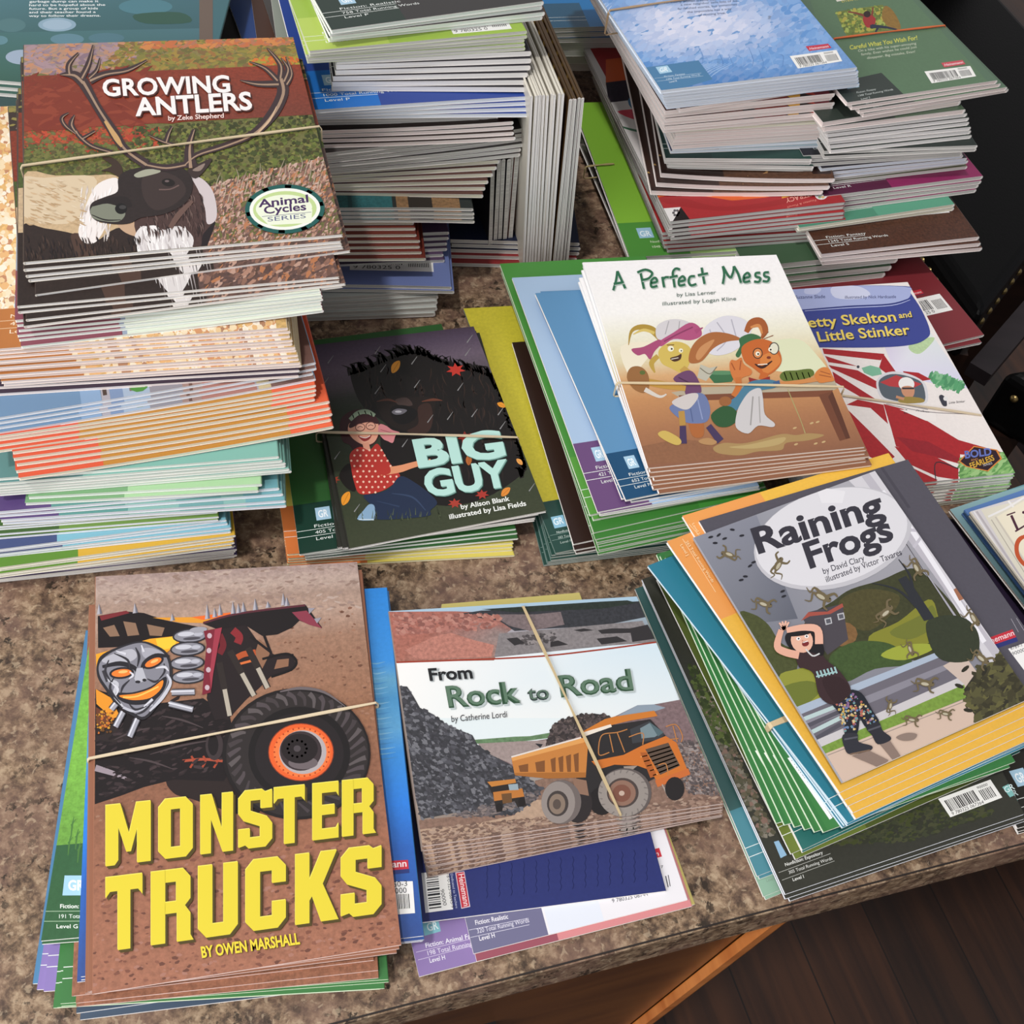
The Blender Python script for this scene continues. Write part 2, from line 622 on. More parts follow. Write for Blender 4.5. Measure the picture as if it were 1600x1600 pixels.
def band(name, label, a, b, zt, z0, col='#d9c39a', wd=0.0016, group=None, lift=0.0009):
    """a rubber band stretched over a bundle from a to b (measured places on its top at height zt) and round underneath"""
    A, B = W(*a, zt), W(*b, zt)
    d = (B - A).normalized()
    nrm = Vector((-d.y, d.x, 0))
    up = Vector((0, 0, 1))
    A2, B2 = A - d * 0.001, B + d * 0.001
    path = []
    n = 6
    for i in range(n + 1):
        path.append(A2.lerp(B2, i / n) + up * (lift + 0.0004 * math.sin(math.pi * i / n)))
    path += [B2 + d * 0.0009 - up * 0.001, B2 + d * 0.0009 + up * (z0 - zt + 0.001), B2 + up * (z0 - zt + 0.0002), A2 + up * (z0 - zt + 0.0002), A2 - d * 0.0009 + up * (z0 - zt + 0.001), A2 - d * 0.0009 - up * 0.001]
    m = len(path)
    cen = sum(path, Vector()) / m
    vs, fs = [], []
    for i, p in enumerate(path):
        t = (path[(i + 1) % m] - path[i - 1]).normalized()
        o = nrm.cross(t).normalized()
        if o.dot(p - cen) < 0:
            o = -o
        tw = 1 + 0.35 * math.sin(i * 1.7)
        for s, e in ((-1, 0), (1, 0), (1, 1), (-1, 1)):
            vs.append(p + nrm * (s * wd / 2 * tw) + o * (e * 0.0007))
    for i in range(m):
        j = (i + 1) % m
        for k in range(4):
            fs.append((i * 4 + k, i * 4 + (k + 1) % 4, j * 4 + (k + 1) % 4, j * 4 + k))
    me = bpy.data.meshes.new(name)
    me.from_pydata([tuple(v) for v in vs], [], fs)
    me.update()
    mt = bpy.data.materials.get('rubber_' + col[1:])
    if not mt:
        mt, nt, bs = node_mat('rubber_' + col[1:], 0.5)
        nz = nt.nodes.new('ShaderNodeTexNoise'); nz.inputs['Scale'].default_value = 300
        rp = nt.nodes.new('ShaderNodeValToRGB')
        rp.color_ramp.elements[0].color = (*mixc(col, '#604020', 0.2), 1)
        rp.color_ramp.elements[1].color = (*lin(col), 1)
        nt.links.new(nz.outputs['Fac'], rp.inputs[0]); nt.links.new(rp.outputs[0], bs.inputs['Base Color'])
    o = link(name, me, mt)
    tag(o, label, 'rubber band', group)
    return o
# ------------------------------------------------------------------ the setting: counter, cabinet, floor, chairs
def poly_prism(name, pts, z0, z1, mat, parent=None):
    n = len(pts)
    vs = [(x, y, z1) for x, y in pts] + [(x, y, z0) for x, y in pts]
    fs = [tuple(range(n)), tuple(range(2 * n - 1, n - 1, -1))] + [(i, i + n, (i + 1) % n + n, (i + 1) % n) for i in range(n)]
    me = bpy.data.meshes.new(name)
    me.from_pydata(vs, [], fs)
    me.update()
    return link(name, me, mat, parent)

def granite():
    m, nt, b = node_mat('mottled_laminate', 0.34)
    N = nt.nodes.new; Lk = nt.links.new
    tc = N('ShaderNodeTexCoord')
    def noise(scale, det, dist=0.0, rough=0.55):
        n = N('ShaderNodeTexNoise'); n.inputs['Scale'].default_value = scale; n.inputs['Detail'].default_value = det
        n.inputs['Distortion'].default_value = dist; n.inputs['Roughness'].default_value = rough
        Lk(tc.outputs['Object'], n.inputs['Vector']); return n
    def ramp(src, stops):
        r = N('ShaderNodeValToRGB')
        e = r.color_ramp.elements
        while len(e) < len(stops):
            e.new(0.5)
        for k, (p, c) in enumerate(stops):
            e[k].position = p; e[k].color = (*lin(c), 1)
        Lk(src, r.inputs[0]); return r
    base = ramp(noise(98, 7, 0.15, 0.74).outputs['Fac'], [(0.36, '#3b2d25'), (0.45, '#665241'), (0.52, '#8a7159'), (0.62, '#b0987d')])
    pinkish = ramp(noise(17, 3, 0.3).outputs['Fac'], [(0.42, '#000000'), (0.62, '#ffffff')])
    mx0 = N('ShaderNodeMixRGB'); mx0.inputs[2].default_value = (*lin('#86675a'), 1)
    sc0 = N('ShaderNodeMath'); sc0.operation = 'MULTIPLY'; sc0.inputs[1].default_value = 0.5
    Lk(pinkish.outputs[0], sc0.inputs[0]); Lk(sc0.outputs[0], mx0.inputs[0]); Lk(base.outputs[0], mx0.inputs[1])
    dark = ramp(noise(135, 6, 0.15, 0.68).outputs['Fac'], [(0.42, '#ffffff'), (0.46, '#000000')])
    big = ramp(noise(30, 3, 0.5).outputs['Fac'], [(0.40, '#ffffff'), (0.58, '#262626')])
    mm = N('ShaderNodeMath'); mm.operation = 'MULTIPLY'
    Lk(dark.outputs[0], mm.inputs[0]); Lk(big.outputs[0], mm.inputs[1])
    mx1 = N('ShaderNodeMixRGB'); mx1.inputs[2].default_value = (*lin('#33281f'), 1)
    Lk(mm.outputs[0], mx1.inputs[0]); Lk(mx0.outputs[0], mx1.inputs[1])
    lite = ramp(noise(210, 4, 0.6).outputs['Fac'], [(0.58, '#000000'), (0.64, '#ffffff')])
    sc = N('ShaderNodeMath'); sc.operation = 'MULTIPLY'; sc.inputs[1].default_value = 0.5
    Lk(lite.outputs[0], sc.inputs[0])
    mx2 = N('ShaderNodeMixRGB'); mx2.inputs[2].default_value = (*lin('#c0aa8e'), 1)
    Lk(sc.outputs[0], mx2.inputs[0]); Lk(mx1.outputs[0], mx2.inputs[1])
    Lk(mx2.outputs[0], b.inputs['Base Color'])
    return m

def wood(name, cols, scale=(4, 60, 60), rough=0.35, planks=None):
    m, nt, b = node_mat(name, rough)
    N = nt.nodes.new; Lk = nt.links.new
    tc = N('ShaderNodeTexCoord'); mp = N('ShaderNodeMapping'); mp.inputs['Scale'].default_value = scale
    Lk(tc.outputs['Object'], mp.inputs[0])
    n = N('ShaderNodeTexNoise'); n.inputs['Scale'].default_value = 1; n.inputs['Detail'].default_value = 6; n.inputs['Distortion'].default_value = 0.4
    Lk(mp.outputs[0], n.inputs['Vector'])
    r = N('ShaderNodeValToRGB'); e = r.color_ramp.elements
    e[0].position = 0.32; e[0].color = (*lin(cols[0]), 1)
    e[1].position = 0.68; e[1].color = (*lin(cols[1]), 1)
    Lk(n.outputs['Fac'], r.inputs[0])
    out = r.outputs[0]
    if planks:
        mp2 = N('ShaderNodeMapping'); mp2.inputs['Rotation'].default_value = (0, 0, planks[0])
        Lk(tc.outputs['Object'], mp2.inputs[0])
        Lk(mp2.outputs[0], mp.inputs[0])
        br = N('ShaderNodeTexBrick'); br.inputs['Scale'].default_value = 1.0
        br.inputs['Brick Width'].default_value = 0.9; br.inputs['Row Height'].default_value = 0.11
        br.inputs['Mortar Size'].default_value = 0.0012
        br.inputs['Color1'].default_value = (0.62, 0.62, 0.62, 1); br.inputs['Color2'].default_value = (1.15, 1.15, 1.15, 1)
        br.inputs['Mortar'].default_value = (0.25, 0.25, 0.25, 1)
        Lk(mp2.outputs[0], br.inputs['Vector'])
        mx = N('ShaderNodeMixRGB'); mx.blend_type = 'MULTIPLY'; mx.inputs[0].default_value = 1
        Lk(out, mx.inputs[1]); Lk(br.outputs['Color'], mx.inputs[2]); out = mx.outputs[0]
    Lk(out, b.inputs['Base Color'])
    return m

GR = granite()
CT = [(-0.95, -0.245), (-0.024, 0.1435), (0.3493, 0.301), (0.85, 0.512), (0.80, 0.60), (0.44, 0.540), (0.378, 0.568), (0.335, 0.66), (0.315, 0.78), (0.300, 0.95), (0.29, 1.2), (0.28, 1.75), (-0.95, 1.75)]
ct_root = bpy.data.objects.new('countertop', None)
C.objects.link(ct_root)
tag(ct_root, 'mottled brown granite-look laminate countertop the book piles stand on', 'countertop')
o = poly_prism('slab', CT, -0.038, -0.0005, GR, ct_root)
# the dark seam line where the edge strip meets the top
fd = Vector((0.3733, 0.1575, 0)).normalized()
def front_strip(name, out, z0, z1, mat):
    a = Vector((-0.95, -0.245, 0)); b = Vector((-0.024, 0.1435, 0)); c = Vector((0.3493, 0.301, 0)); d = Vector((0.85, 0.512, 0))
    n = Vector((fd.y, -fd.x, 0))
    pts = [a, b, c, d] + [p + n * out for p in (d, c, b, a)]
    return poly_prism(name, [(p.x, p.y) for p in reversed(pts)], z0, z1, mat, ct_root)
seam, snt, sb = node_mat('seam_line', 0.6)
sb.inputs['Base Color'].default_value = (*lin('#1d1512'), 1)
nz = snt.nodes.new('ShaderNodeTexNoise'); nz.inputs['Scale'].default_value = 90
rp = snt.nodes.new('ShaderNodeValToRGB')
rp.color_ramp.elements[0].color = (*lin('#140e0c'), 1); rp.color_ramp.elements[1].color = (*lin('#2a1e18'), 1)
snt.links.new(nz.outputs['Fac'], rp.inputs[0]); snt.links.new(rp.outputs[0], sb.inputs['Base Color'])
front_strip('seam', 0.0009, -0.0035, -0.0003, seam)
front_strip('edge_strip', 0.0018, -0.0385, -0.0015, GR)

FLOOR_Z = -0.91
_f = W(1560, 1540, FLOOR_Z) - W(1475, 1375, FLOOR_Z)
FLOOR_ROT = -math.atan2(_f.y, _f.x)
fl = bpy.data.meshes.new('floor')
fl.from_pydata([(-3, -3, FLOOR_Z), (3.5, -3, FLOOR_Z), (3.5, 4.5, FLOOR_Z), (-3, 4.5, FLOOR_Z)], [], [(0, 1, 2, 3)])
fo = link('floor', fl, wood('dark_plank_floor', ('#22110a', '#3c2213'), (3, 45, 45), 0.35, (FLOOR_ROT,)))
tag(fo, kind='structure')

# cabinet under the counter: its face runs at a slant to the counter edge
WD = wood('honey_oak', ('#4a2812', '#6a401d'), (5, 5, 30), 0.3)
WD2 = wood('lit_oak_trim', ('#b0602a', '#d98a4a'), (5, 5, 40), 0.3)  # brighter copy of the oak, light on the corner put into its colour
cabr = bpy.data.objects.new('base_cabinet', None)
C.objects.link(cabr)
tag(cabr, 'oak base cabinet with a moulding coloured lit orange under the countertop edge', 'cabinet')
Atop = W(1235, 1432, -0.04)
cdir = -fd
cn = Vector((fd.y, -fd.x, 0))
def cab_pt(s, out, z):
    """s metres left of the right corner post, out metres in front of the cabinet's face; the foot of the cabinet is set back"""
    k = (-0.04 - z) / 0.87
    p = Atop + cdir * (s + 0.085 * k) + cn * (out - 0.02 * k)
    return Vector((p.x, p.y, z))
def cab_part(name, s0, s1, o0, o1, z0, z1, mat):
    vs = [cab_pt(s, o, z) for z in (z0, z1) for s in (s0, s1) for o in (o0, o1)]
    fs = [(0, 1, 3, 2), (4, 6, 7, 5), (0, 4, 5, 1), (2, 3, 7, 6), (0, 2, 6, 4), (1, 5, 7, 3)]
    me = bpy.data.meshes.new(name)
    me.from_pydata([tuple(v) for v in vs], [], fs)
    me.update()
    return link(name, me, mat, cabr)
cab_part('body', 0.02, 0.9, -0.45, -0.012, FLOOR_Z, -0.04, WD)
cab_part('side_panel', 0.012, 0.9, -0.012, -0.006, FLOOR_Z, -0.0395, WD)
cab_part('corner_moulding', 0.0, 0.009, -0.006, 0.001, FLOOR_Z, -0.0395, WD2)
cab_part('corner_trim', -0.004, 0.0, -0.02, 0.0, FLOOR_Z, -0.0395, wood('brown_edge', ('#5a3414', '#7a4a22')))
blk = wood('gap_shadow_black', ('#0c0b0b', '#1a1716'), (20, 20, 20), 0.3)  # near black that paints the shade in the drawer gap
cab_part('drawer_shadow_gap', 0.165, 0.34, -0.006, 0.010, -0.185, -0.165, blk)  # dark bar standing in for the shadow gap of a drawer

LEA, lnt, lb = node_mat('black_leather', 0.42)
nz = lnt.nodes.new('ShaderNodeTexNoise'); nz.inputs['Scale'].default_value = 160; nz.inputs['Detail'].default_value = 4
rp = lnt.nodes.new('ShaderNodeValToRGB')
rp.color_ramp.elements[0].color = (0.0012, 0.0012, 0.0014, 1); rp.color_ramp.elements[1].color = (0.003, 0.0029, 0.0033, 1)
bp = lnt.nodes.new('ShaderNodeBump'); bp.inputs['Strength'].default_value = 0.15; bp.inputs['Distance'].default_value = 0.001
lnt.links.new(nz.outputs['Fac'], rp.inputs[0]); lnt.links.new(rp.outputs[0], lb.inputs['Base Color'])
lnt.links.new(nz.outputs['Fac'], bp.inputs['Height']); lnt.links.new(bp.outputs[0], lb.inputs['Normal'])
lb.inputs['Specular IOR Level'].default_value = 0.10
BRS, bnt, bb = node_mat('aged_brass', 0.35)
bb.inputs['Metallic'].default_value = 0.9
nz = bnt.nodes.new('ShaderNodeTexNoise'); nz.inputs['Scale'].default_value = 200
rp = bnt.nodes.new('ShaderNodeValToRGB')
rp.color_ramp.elements[0].color = (*lin('#6a5a38'), 1); rp.color_ramp.elements[1].color = (*lin('#b09a68'), 1)
bnt.links.new(nz.outputs['Fac'], rp.inputs[0]); bnt.links.new(rp.outputs[0], bb.inputs['Base Color'])
LEG = wood('dark_stained_wood', ('#1c0f0a', '#2e1a12'), (6, 40, 40), 0.4)
LEGG = wood('grey_brown_wood', ('#1f191c', '#2a2226'), (6, 40, 40), 0.5)  # greyer than the wood of the legs

def slab(name, pts, z0, z1, mat, parent, bev=0.012):
    o = poly_prism(name, [(p.x, p.y) for p in pts], z0, z1, mat, parent)
    md = o.modifiers.new('soft edges', 'BEVEL'); md.width = bev; md.segments = 4
    return o

def stick(name, a, b, wx, wy, mat, parent):
    a, b = Vector(a), Vector(b)
    d = (b - a).normalized()
    s = d.cross(Vector((0, 0, 1)))
    s = s.normalized() if s.length > 0.05 else Vector((1, 0, 0))
    t = d.cross(s).normalized()
    vs = [tuple(p + s * (i * wx / 2) + t * (j * wy / 2)) for p in (a, b) for i, j in ((-1, -1), (1, -1), (1, 1), (-1, 1))]
    me = bpy.data.meshes.new(name)
    me.from_pydata(vs, [], [(0, 3, 2, 1), (4, 5, 6, 7), (0, 1, 5, 4), (1, 2, 6, 5), (2, 3, 7, 6), (3, 0, 4, 7)])
    me.update()
    return link(name, me, mat, parent)

def nail_row(parent, a, b, n, out):
    """domed brass nails along a seat edge, one mesh each"""
    me = bpy.data.meshes.new('nail_head')
    vs, fs = [], []
    K = 10
    for j, (r, h) in enumerate(((0.0052, 0.0), (0.0046, 0.0018), (0.0026, 0.0034))):
        for i in range(K):
            t = 2 * math.pi * i / K
            vs.append((r * math.cos(t), r * math.sin(t), h))
    vs.append((0, 0, 0.0039))
    for j in range(2):
        for i in range(K):
            fs.append((j * K + i, j * K + (i + 1) % K, (j + 1) * K + (i + 1) % K, (j + 1) * K + i))
    for i in range(K):
        fs.append((2 * K + i, 2 * K + (i + 1) % K, 3 * K))
    me.from_pydata(vs, [], fs)
    for p in me.polygons:
        p.use_smooth = True
    me.materials.append(BRS)
    q = out.to_track_quat('Z', 'Y').to_euler()
    for i in range(n):
        o = bpy.data.objects.new('nail_head', me)
        C.objects.link(o)
        o.parent = parent
        o.location = a.lerp(b, i / (n - 1)) + out * 0.0005
        o.rotation_euler = q

def chair(label, P, d1, d2, L1, L2, zs, back=True, nails=(9, 9)):
    r = bpy.data.objects.new('upholstered_chair', None)
    C.objects.link(r)
    tag(r, label, 'chair')
    a1, a2 = math.radians(d1), math.radians(d2)
    e1, e2 = Vector((math.cos(a1), math.sin(a1), 0)) * L1, Vector((math.cos(a2), math.sin(a2), 0)) * L2
    P = Vector((P.x, P.y, 0))
    slab('seat', [P, P + e2, P + e1 + e2, P + e1], zs - 0.09, zs, LEA, r, 0.015)
    n1 = Vector((e1.y, -e1.x, 0)).normalized(); n2 = Vector((e2.y, -e2.x, 0)).normalized()
    if n1.dot(e2) > 0: n1 = -n1
    if n2.dot(e1) > 0: n2 = -n2
    zz = Vector((0, 0, zs - 0.03))
    nail_row(r, P + e1.normalized() * 0.016 + zz, P + e1 * 0.55 + zz, nails[0], n1)
    nail_row(r, P + e2.normalized() * 0.028 + zz, P + e2 * 0.62 + zz, nails[1], n2)
    c = (e1 + e2) / 2
    for q in (P, P + e1, P + e2, P + e1 + e2):
        k = q + (P + c - q) * 0.09
        stick('leg', (k.x, k.y, zs - 0.088), (k.x, k.y, FLOOR_Z), 0.04, 0.04, LEG, r)
    if back:
        u = e2.normalized()
        o = -n2
        b0 = P + e1 - o * 0.06
        slab('backrest', [b0 - u * 0.02, b0 + e2 + u * 0.02, b0 + e2 + u * 0.02 + o * 0.06, b0 - u * 0.02 + o * 0.06], zs - 0.02, zs + 0.52, LEA, r, 0.02)
    return r, P, e1, e2
c1, P1, a1_, b1_ = chair('black leather chair with rows of brass nail heads beyond the right hand book piles', W(1535, 492, -0.25), 113, 60, 0.52, 0.52, -0.25, True, (15, 13))
st = [W(1527, 585, -0.40), W(1625, 470, -0.40)]
stick('foot_rail', st[0], st[1], 0.032, 0.022, LEGG, c1)
c2, P2, a2_, b2_ = chair('black leather nail trimmed chair at the right edge below the first chair', W(1570, 575, -0.25), 20, -35, 0.45, 0.45, -0.25, False, (12, 12))
stick('foot_rail', W(1578, 640, -0.5), W(1640, 720, -0.5), 0.04, 0.022, LEGG, c2)
# ------------------------------------------------------------------ cover pictures (measured on the photograph, painted flat on each sheet)
GL = {
 'M': [[(0, 0), (.33, 0), (.52, .5), (.68, 0), (1, 0), (1, 1), (.70, 1), (.70, .42), (.56, .80), (.46, .80), (.28, .38), (.28, .92), (.2, 1), (0, 1)]],
 'O': [[(.5, 0), (.2, 0), (0, .13), (0, .87), (.2, 1), (.5, 1), (.5, .82), (.36, .82), (.36, .18), (.5, .18)],
       [(.5, 0), (.5, .18), (.64, .18), (.64, .82), (.5, .82), (.5, 1), (.8, 1), (1, .87), (1, .13), (.8, 0)]],
 'N': [[(0, 0), (.35, 0), (.66, .6), (.66, 0), (1, 0), (1, 1), (.68, 1), (.32, .42), (.32, 1), (0, 1)]],
 'S': [[(.2, 0), (.7, 0), (.8, .05), (1, .02), (1, .33), (.66, .33), (.66, .18), (.36, .18), (.36, .36), (.85, .48), (1, .6), (1, .87), (.8, 1), (.3, 1), (.2, .94), (0, .97), (0, .66), (.34, .66), (.34, .82), (.64, .82), (.64, .64), (.15, .52), (0, .4), (0, .13)]],
 'T': [[(0, 0), (1, 0), (1, .28), (.88, .2), (.67, .2), (.67, 1), (.33, 1), (.33, .2), (.12, .2), (0, .28)]],
 'E': [[(0, 0), (1, 0), (1, .26), (.9, .18), (.36, .18), (.36, .4), (.85, .4), (.85, .57), (.36, .57), (.36, .82), (.9, .82), (1, .74), (1, 1), (0, 1)]],
 'R': [[(0, 0), (.36, 0), (.36, 1), (0, 1)], [(.355, 0), (.82, 0), (1, .12), (1, .42), (.86, .51), (1, .62), (1, .92), (1.08, 1), (.66, 1), (.66, .6), (.355, .6), (.355, .44), (.64, .44), (.64, .17), (.355, .17)]],
 'U': [[(0, 0), (.36, 0), (.36, .82), (.64, .82), (.64, 0), (1, 0), (1, .87), (.8, 1), (.2, 1), (0, .87)]],
 'C': [[(.2, 0), (.8, 0), (1, .13), (1, .36), (.66, .36), (.66, .18), (.36, .18), (.36, .82), (.66, .82), (.66, .62), (1, .62), (1, .87), (.8, 1), (.2, 1), (0, .87), (0, .13)]],
 'K': [[(0, 0), (.34, 0), (.34, .38), (.62, 0), (1, 0), (.66, .46), (1.04, 1), (.62, 1), (.40, .62), (.34, .68), (.34, 1), (0, 1)]],
}
def block_word(c, word, boxes, top, bot, col, shade):
    for dx, dy, cc in ((8, 9, shade), (4, 5, shade), (-1.5, -2.5, '#f2e668'), (0, 0, col)):
        c.layer += 1
        for ch, (xa, xb) in zip(word, boxes):
            for pl in GL[ch]:
                pts = []
                for u, v in pl:
                    x = xa + (xb - xa) * u
                    y = top(x) * (1 - v) + bot(x) * v
                    pts.append((x + dx, y + dy))
                c.poly(pts, cc, nl=False)

def P_MT(c):
    c.uv().vgrad(0, 0, 1, 1, [(0, '#a38c86'), (.05, '#b7a094'), (.09, '#a48a7c'), (.14, '#b39686'), (.22, '#9c7762'), (.45, '#96694f'), (.58, '#8c5f49'), (.75, '#9c6850'), (1, '#a26c55')], 0.22)
    c.crop(40, 860, .46237)
    low = [(240, 1050), (1180, 960), (1268, 1330), (230, 1495)]
    c.scatter([(240, 60), (1120, 45), (1140, 200), (240, 180)], 90, 6, ['#9c837a', '#c2aca0', '#8c7266'], -2, 3.2)
    c.scatter([(640, 300), (1150, 180), (1210, 900), (900, 880), (240, 1040), (240, 880)], 170, 6, ['#7c5340', '#5f3d30', '#ab8068', '#8a6150'], -5, 1.8)
    c.scatter(low, 230, 8, ['#7a4a3a', '#5d372c', '#8d5a47', '#b58270'], -8, 1.9)
    bk = '#1b1416'
    c.blob([(480, 770), (600, 740), (720, 780), (790, 850), (760, 900), (560, 840), (500, 820)], '#2a1f1e')
    c.poly([(236, 470), (420, 520), (600, 500), (690, 560), (720, 700), (670, 780), (500, 775), (400, 800), (320, 830), (234, 858)], bk)
    c.poly([(240, 560), (340, 620), (420, 640), (300, 650), (238, 640)], '#2c2322')
    c.stroke([(236, 735), (300, 755), (352, 776)], [22, 16, 5], '#9c8e96')
    c.stroke([(530, 712), (600, 706), (666, 712)], 9, '#ac4f38')
    for x in (560, 600, 640):
        c.stroke([(x, 695), (x + 8, 712), (x - 4, 735)], 7, '#a4462f')
    c.scatter([(240, 480), (600, 510), (690, 570), (660, 760), (480, 770), (240, 840)], 90, 8, ['#2a2022', '#120d0e', '#3a2e30', '#241a1c', '#46383a'], -15, 3)
    for q in (((300, 640), (420, 600)), ((420, 690), (640, 640)), ((460, 560), (600, 600)), ((350, 700), (500, 740))):
        c.stroke([q[0], ((q[0][0] + q[1][0]) / 2, (q[0][1] + q[1][1]) / 2 - 6), q[1]], [2, 7, 2], '#4c4042')
    c.ell(638, 660, 30, 50, '#3c3234', 0, 16); c.ell(634, 658, 18, 36, '#1c1618', 0, 14)
    # cab cage
    c.poly([(244, 222), (330, 206), (400, 212), (470, 236), (600, 262), (610, 300), (470, 320), (245, 330)], bk)
    for q in ([(262, 262), (300, 252), (318, 290), (285, 292)], [(330, 240), (372, 246), (384, 286), (345, 290)], [(410, 250), (470, 262), (460, 290), (420, 288)]):
        c.poly(q, '#8d6e58')
    c.poly([(250, 222), (340, 204), (352, 212), (256, 238)], '#7a2a30')
    c.poly([(430, 228), (560, 226), (735, 205), (735, 222), (600, 246), (520, 244)], '#e29a32')
    c.poly([(560, 226), (735, 205), (735, 212), (600, 236)], '#ef6f2c')
    # suspension
    c.poly([(640, 270), (740, 245), (800, 330), (840, 352), (905, 350), (912, 385), (900, 408), (830, 425), (790, 465), (745, 505), (690, 565), (640, 575), (612, 500)], '#241b1d')
    c.poly([(790, 300), (830, 340), (800, 400), (775, 350)], '#8f674f')
    c.poly([(850, 370), (890, 366), (888, 392), (840, 402)], '#8f674f')
    c.stroke([(760, 292), (830, 345)], 9, bk); c.stroke([(805, 285), (830, 350)], 9, bk)
    c.stroke([(655, 285), (668, 320), (655, 350)], 22, '#6e2028'); c.stroke([(700, 270), (722, 292), (716, 315)], 26, '#8a2a30')
    c.stroke([(700, 372), (735, 352), (778, 345)], 20, '#b4532c'); c.stroke([(720, 385), (770, 372)], 8, '#d8703a')
    for a, b in (((690, 340), (772, 492)), ((752, 330), (818, 466)), ((655, 380), (690, 560))):
        c.stroke([a, b], 22, '#2e2624')
        c.stroke([((a[0] + b[0]) / 2, (a[1] + b[1]) / 2), b], 15, '#b5ab9c')
    c.stroke([(800, 368), (880, 350), (914, 372), (900, 402), (830, 428)], 8, '#141012')
    # spoiler
    c.poly([(598, 248), (720, 214), (945, 184), (958, 200), (1002, 262), (962, 252), (925, 238), (900, 262), (850, 285), (800, 290), (740, 252), (650, 268)], '#1c1618')
    c.poly([(900, 210), (950, 204), (1002, 264), (958, 252), (925, 236)], '#8a3a4a')
    c.stroke([(600, 246), (720, 214), (945, 186)], 7, '#5a2a34')
    for x, y, h in ((250, 210, 30), (371, 206, 28), (497, 232, 18), (615, 226, 45), (640, 220, 26), (658, 214, 32), (702, 208, 36), (720, 206, 26), (737, 202, 28), (777, 196, 34), (820, 188, 16), (872, 180, 36), (884, 182, 24)):
        c.poly([(x - 9, y + 8), (x - 2, y - h), (x + 9, y + 5)], '#b4b0b8')
        c.poly([(x + 1, y + 6), (x - 2, y - h), (x + 9, y + 5)], '#70707c')
    c.poly([(955, 196), (978, 196), (958, 216)], '#9a96a0'); c.poly([(975, 232), (1000, 228), (985, 248)], '#9a96a0')
    # orange and yellow body work
    c.poly([(238, 352), (420, 300), (530, 288), (520, 312), (470, 352), (300, 380), (240, 400)], '#f0a428')
    c.poly([(440, 300), (520, 290), (500, 330), (450, 340)], '#f5c83a')
    c.poly([(238, 470), (290, 500), (318, 560), (296, 570), (240, 520)], '#e8962c')
    c.poly([(238, 530), (286, 560), (280, 600), (240, 590)], '#6a3a26')
    c.scatter([(240, 540), (300, 545), (290, 620), (240, 620)], 24, 7, ['#c86a2c', '#1b1416', '#e0a030'], 0)
    # fist
    for k, (x, y) in enumerate(((556, 290), (548, 334), (546, 382), (552, 428))):
        c.ell(x, y, 60, 25, '#2c2a30', -4)
        c.ell(x, y, 54, 20, '#8b8a94', -4)
        c.ell(x - 14, y - 6, 28, 8, '#c9c9d2', -4); c.ell(x + 28, y - 6, 16, 7, '#b9b9c4', -4)
        c.ell(x + 6, y + 9, 30, 5, '#4a4850', -4)
    c.ell(584, 270, 30, 10, '#a09fa8', -5)
    c.poly([(602, 274), (664, 262), (650, 330), (634, 420), (626, 482), (597, 490), (604, 400), (612, 320)], '#7c2434')
    c.poly([(640, 268), (664, 262), (650, 330), (634, 420), (628, 470), (622, 420)], '#a03a4a')
    for x, y in ((622, 290), (620, 340), (618, 405), (614, 465)):
        c.ell(x, y, 8, 9, '#c8b0b8')
    # skull mask
    c.blob([(242, 385), (262, 352), (330, 322), (392, 308), (440, 322), (478, 348), (496, 400), (490, 460), (452, 520), (405, 572), (360, 560), (305, 520), (268, 470), (244, 430)], '#2b292e')
    c.blob([(250, 385), (282, 352), (340, 325), (392, 314), (434, 328), (470, 352), (486, 398), (480, 455), (445, 512), (403, 562), (365, 550), (312, 512), (276, 464), (252, 425)], '#85848e')
    c.blob([(258, 372), (300, 350), (360, 335), (376, 362), (340, 382), (280, 384)], '#b6b5be'); c.blob([(392, 336), (430, 332), (470, 352), (452, 366), (405, 366)], '#a8a7b2')
    c.stroke([(260, 395), (320, 384), (370, 400), (384, 430)], [10, 16, 14, 6], '#26242a')
    c.stroke([(486, 360), (440, 358), (400, 385), (392, 425)], [8, 16, 14, 6], '#26242a')
    c.ell(325, 416, 42, 20, '#26242a', -6); c.ell(325, 416, 34, 13, '#f08032', -6); c.ell(330, 412, 16, 5, '#ffc070', -6)
    c.ell(432, 380, 38, 19, '#26242a', -24); c.ell(432, 380, 30, 12, '#f08032', -24); c.ell(436, 376, 14, 5, '#ffc070', -24)
    c.poly([(376, 400), (396, 398), (410, 440), (378, 452), (368, 436)], '#b9b9c2'); c.ell(380, 446, 9, 5, '#26242a'); c.ell(402, 440, 7, 5, '#26242a')
    c.blob([(300, 484), (360, 482), (424, 462), (474, 428), (470, 470), (430, 512), (372, 524), (326, 512)], '#26242a')
    c.blob([(318, 492), (370, 486), (425, 468), (464, 440), (458, 470), (422, 500), (372, 508), (334, 502)], '#ef8a2c')
    c.stroke([(330, 498), (380, 494), (450, 462)], 5, '#ffc860')
    c.stroke([(276, 440), (310, 452), (300, 490), (330, 530)], [8, 12, 10, 6], '#c4c4cc'); c.stroke([(478, 420), (490, 450), (462, 500), (420, 545)], [6, 10, 12, 6], '#c8c8d2')
    c.stroke([(330, 532), (372, 545), (430, 522)], 9, '#bdbdc8'); c.stroke([(262, 408), (276, 446)], 8, '#3a383e')
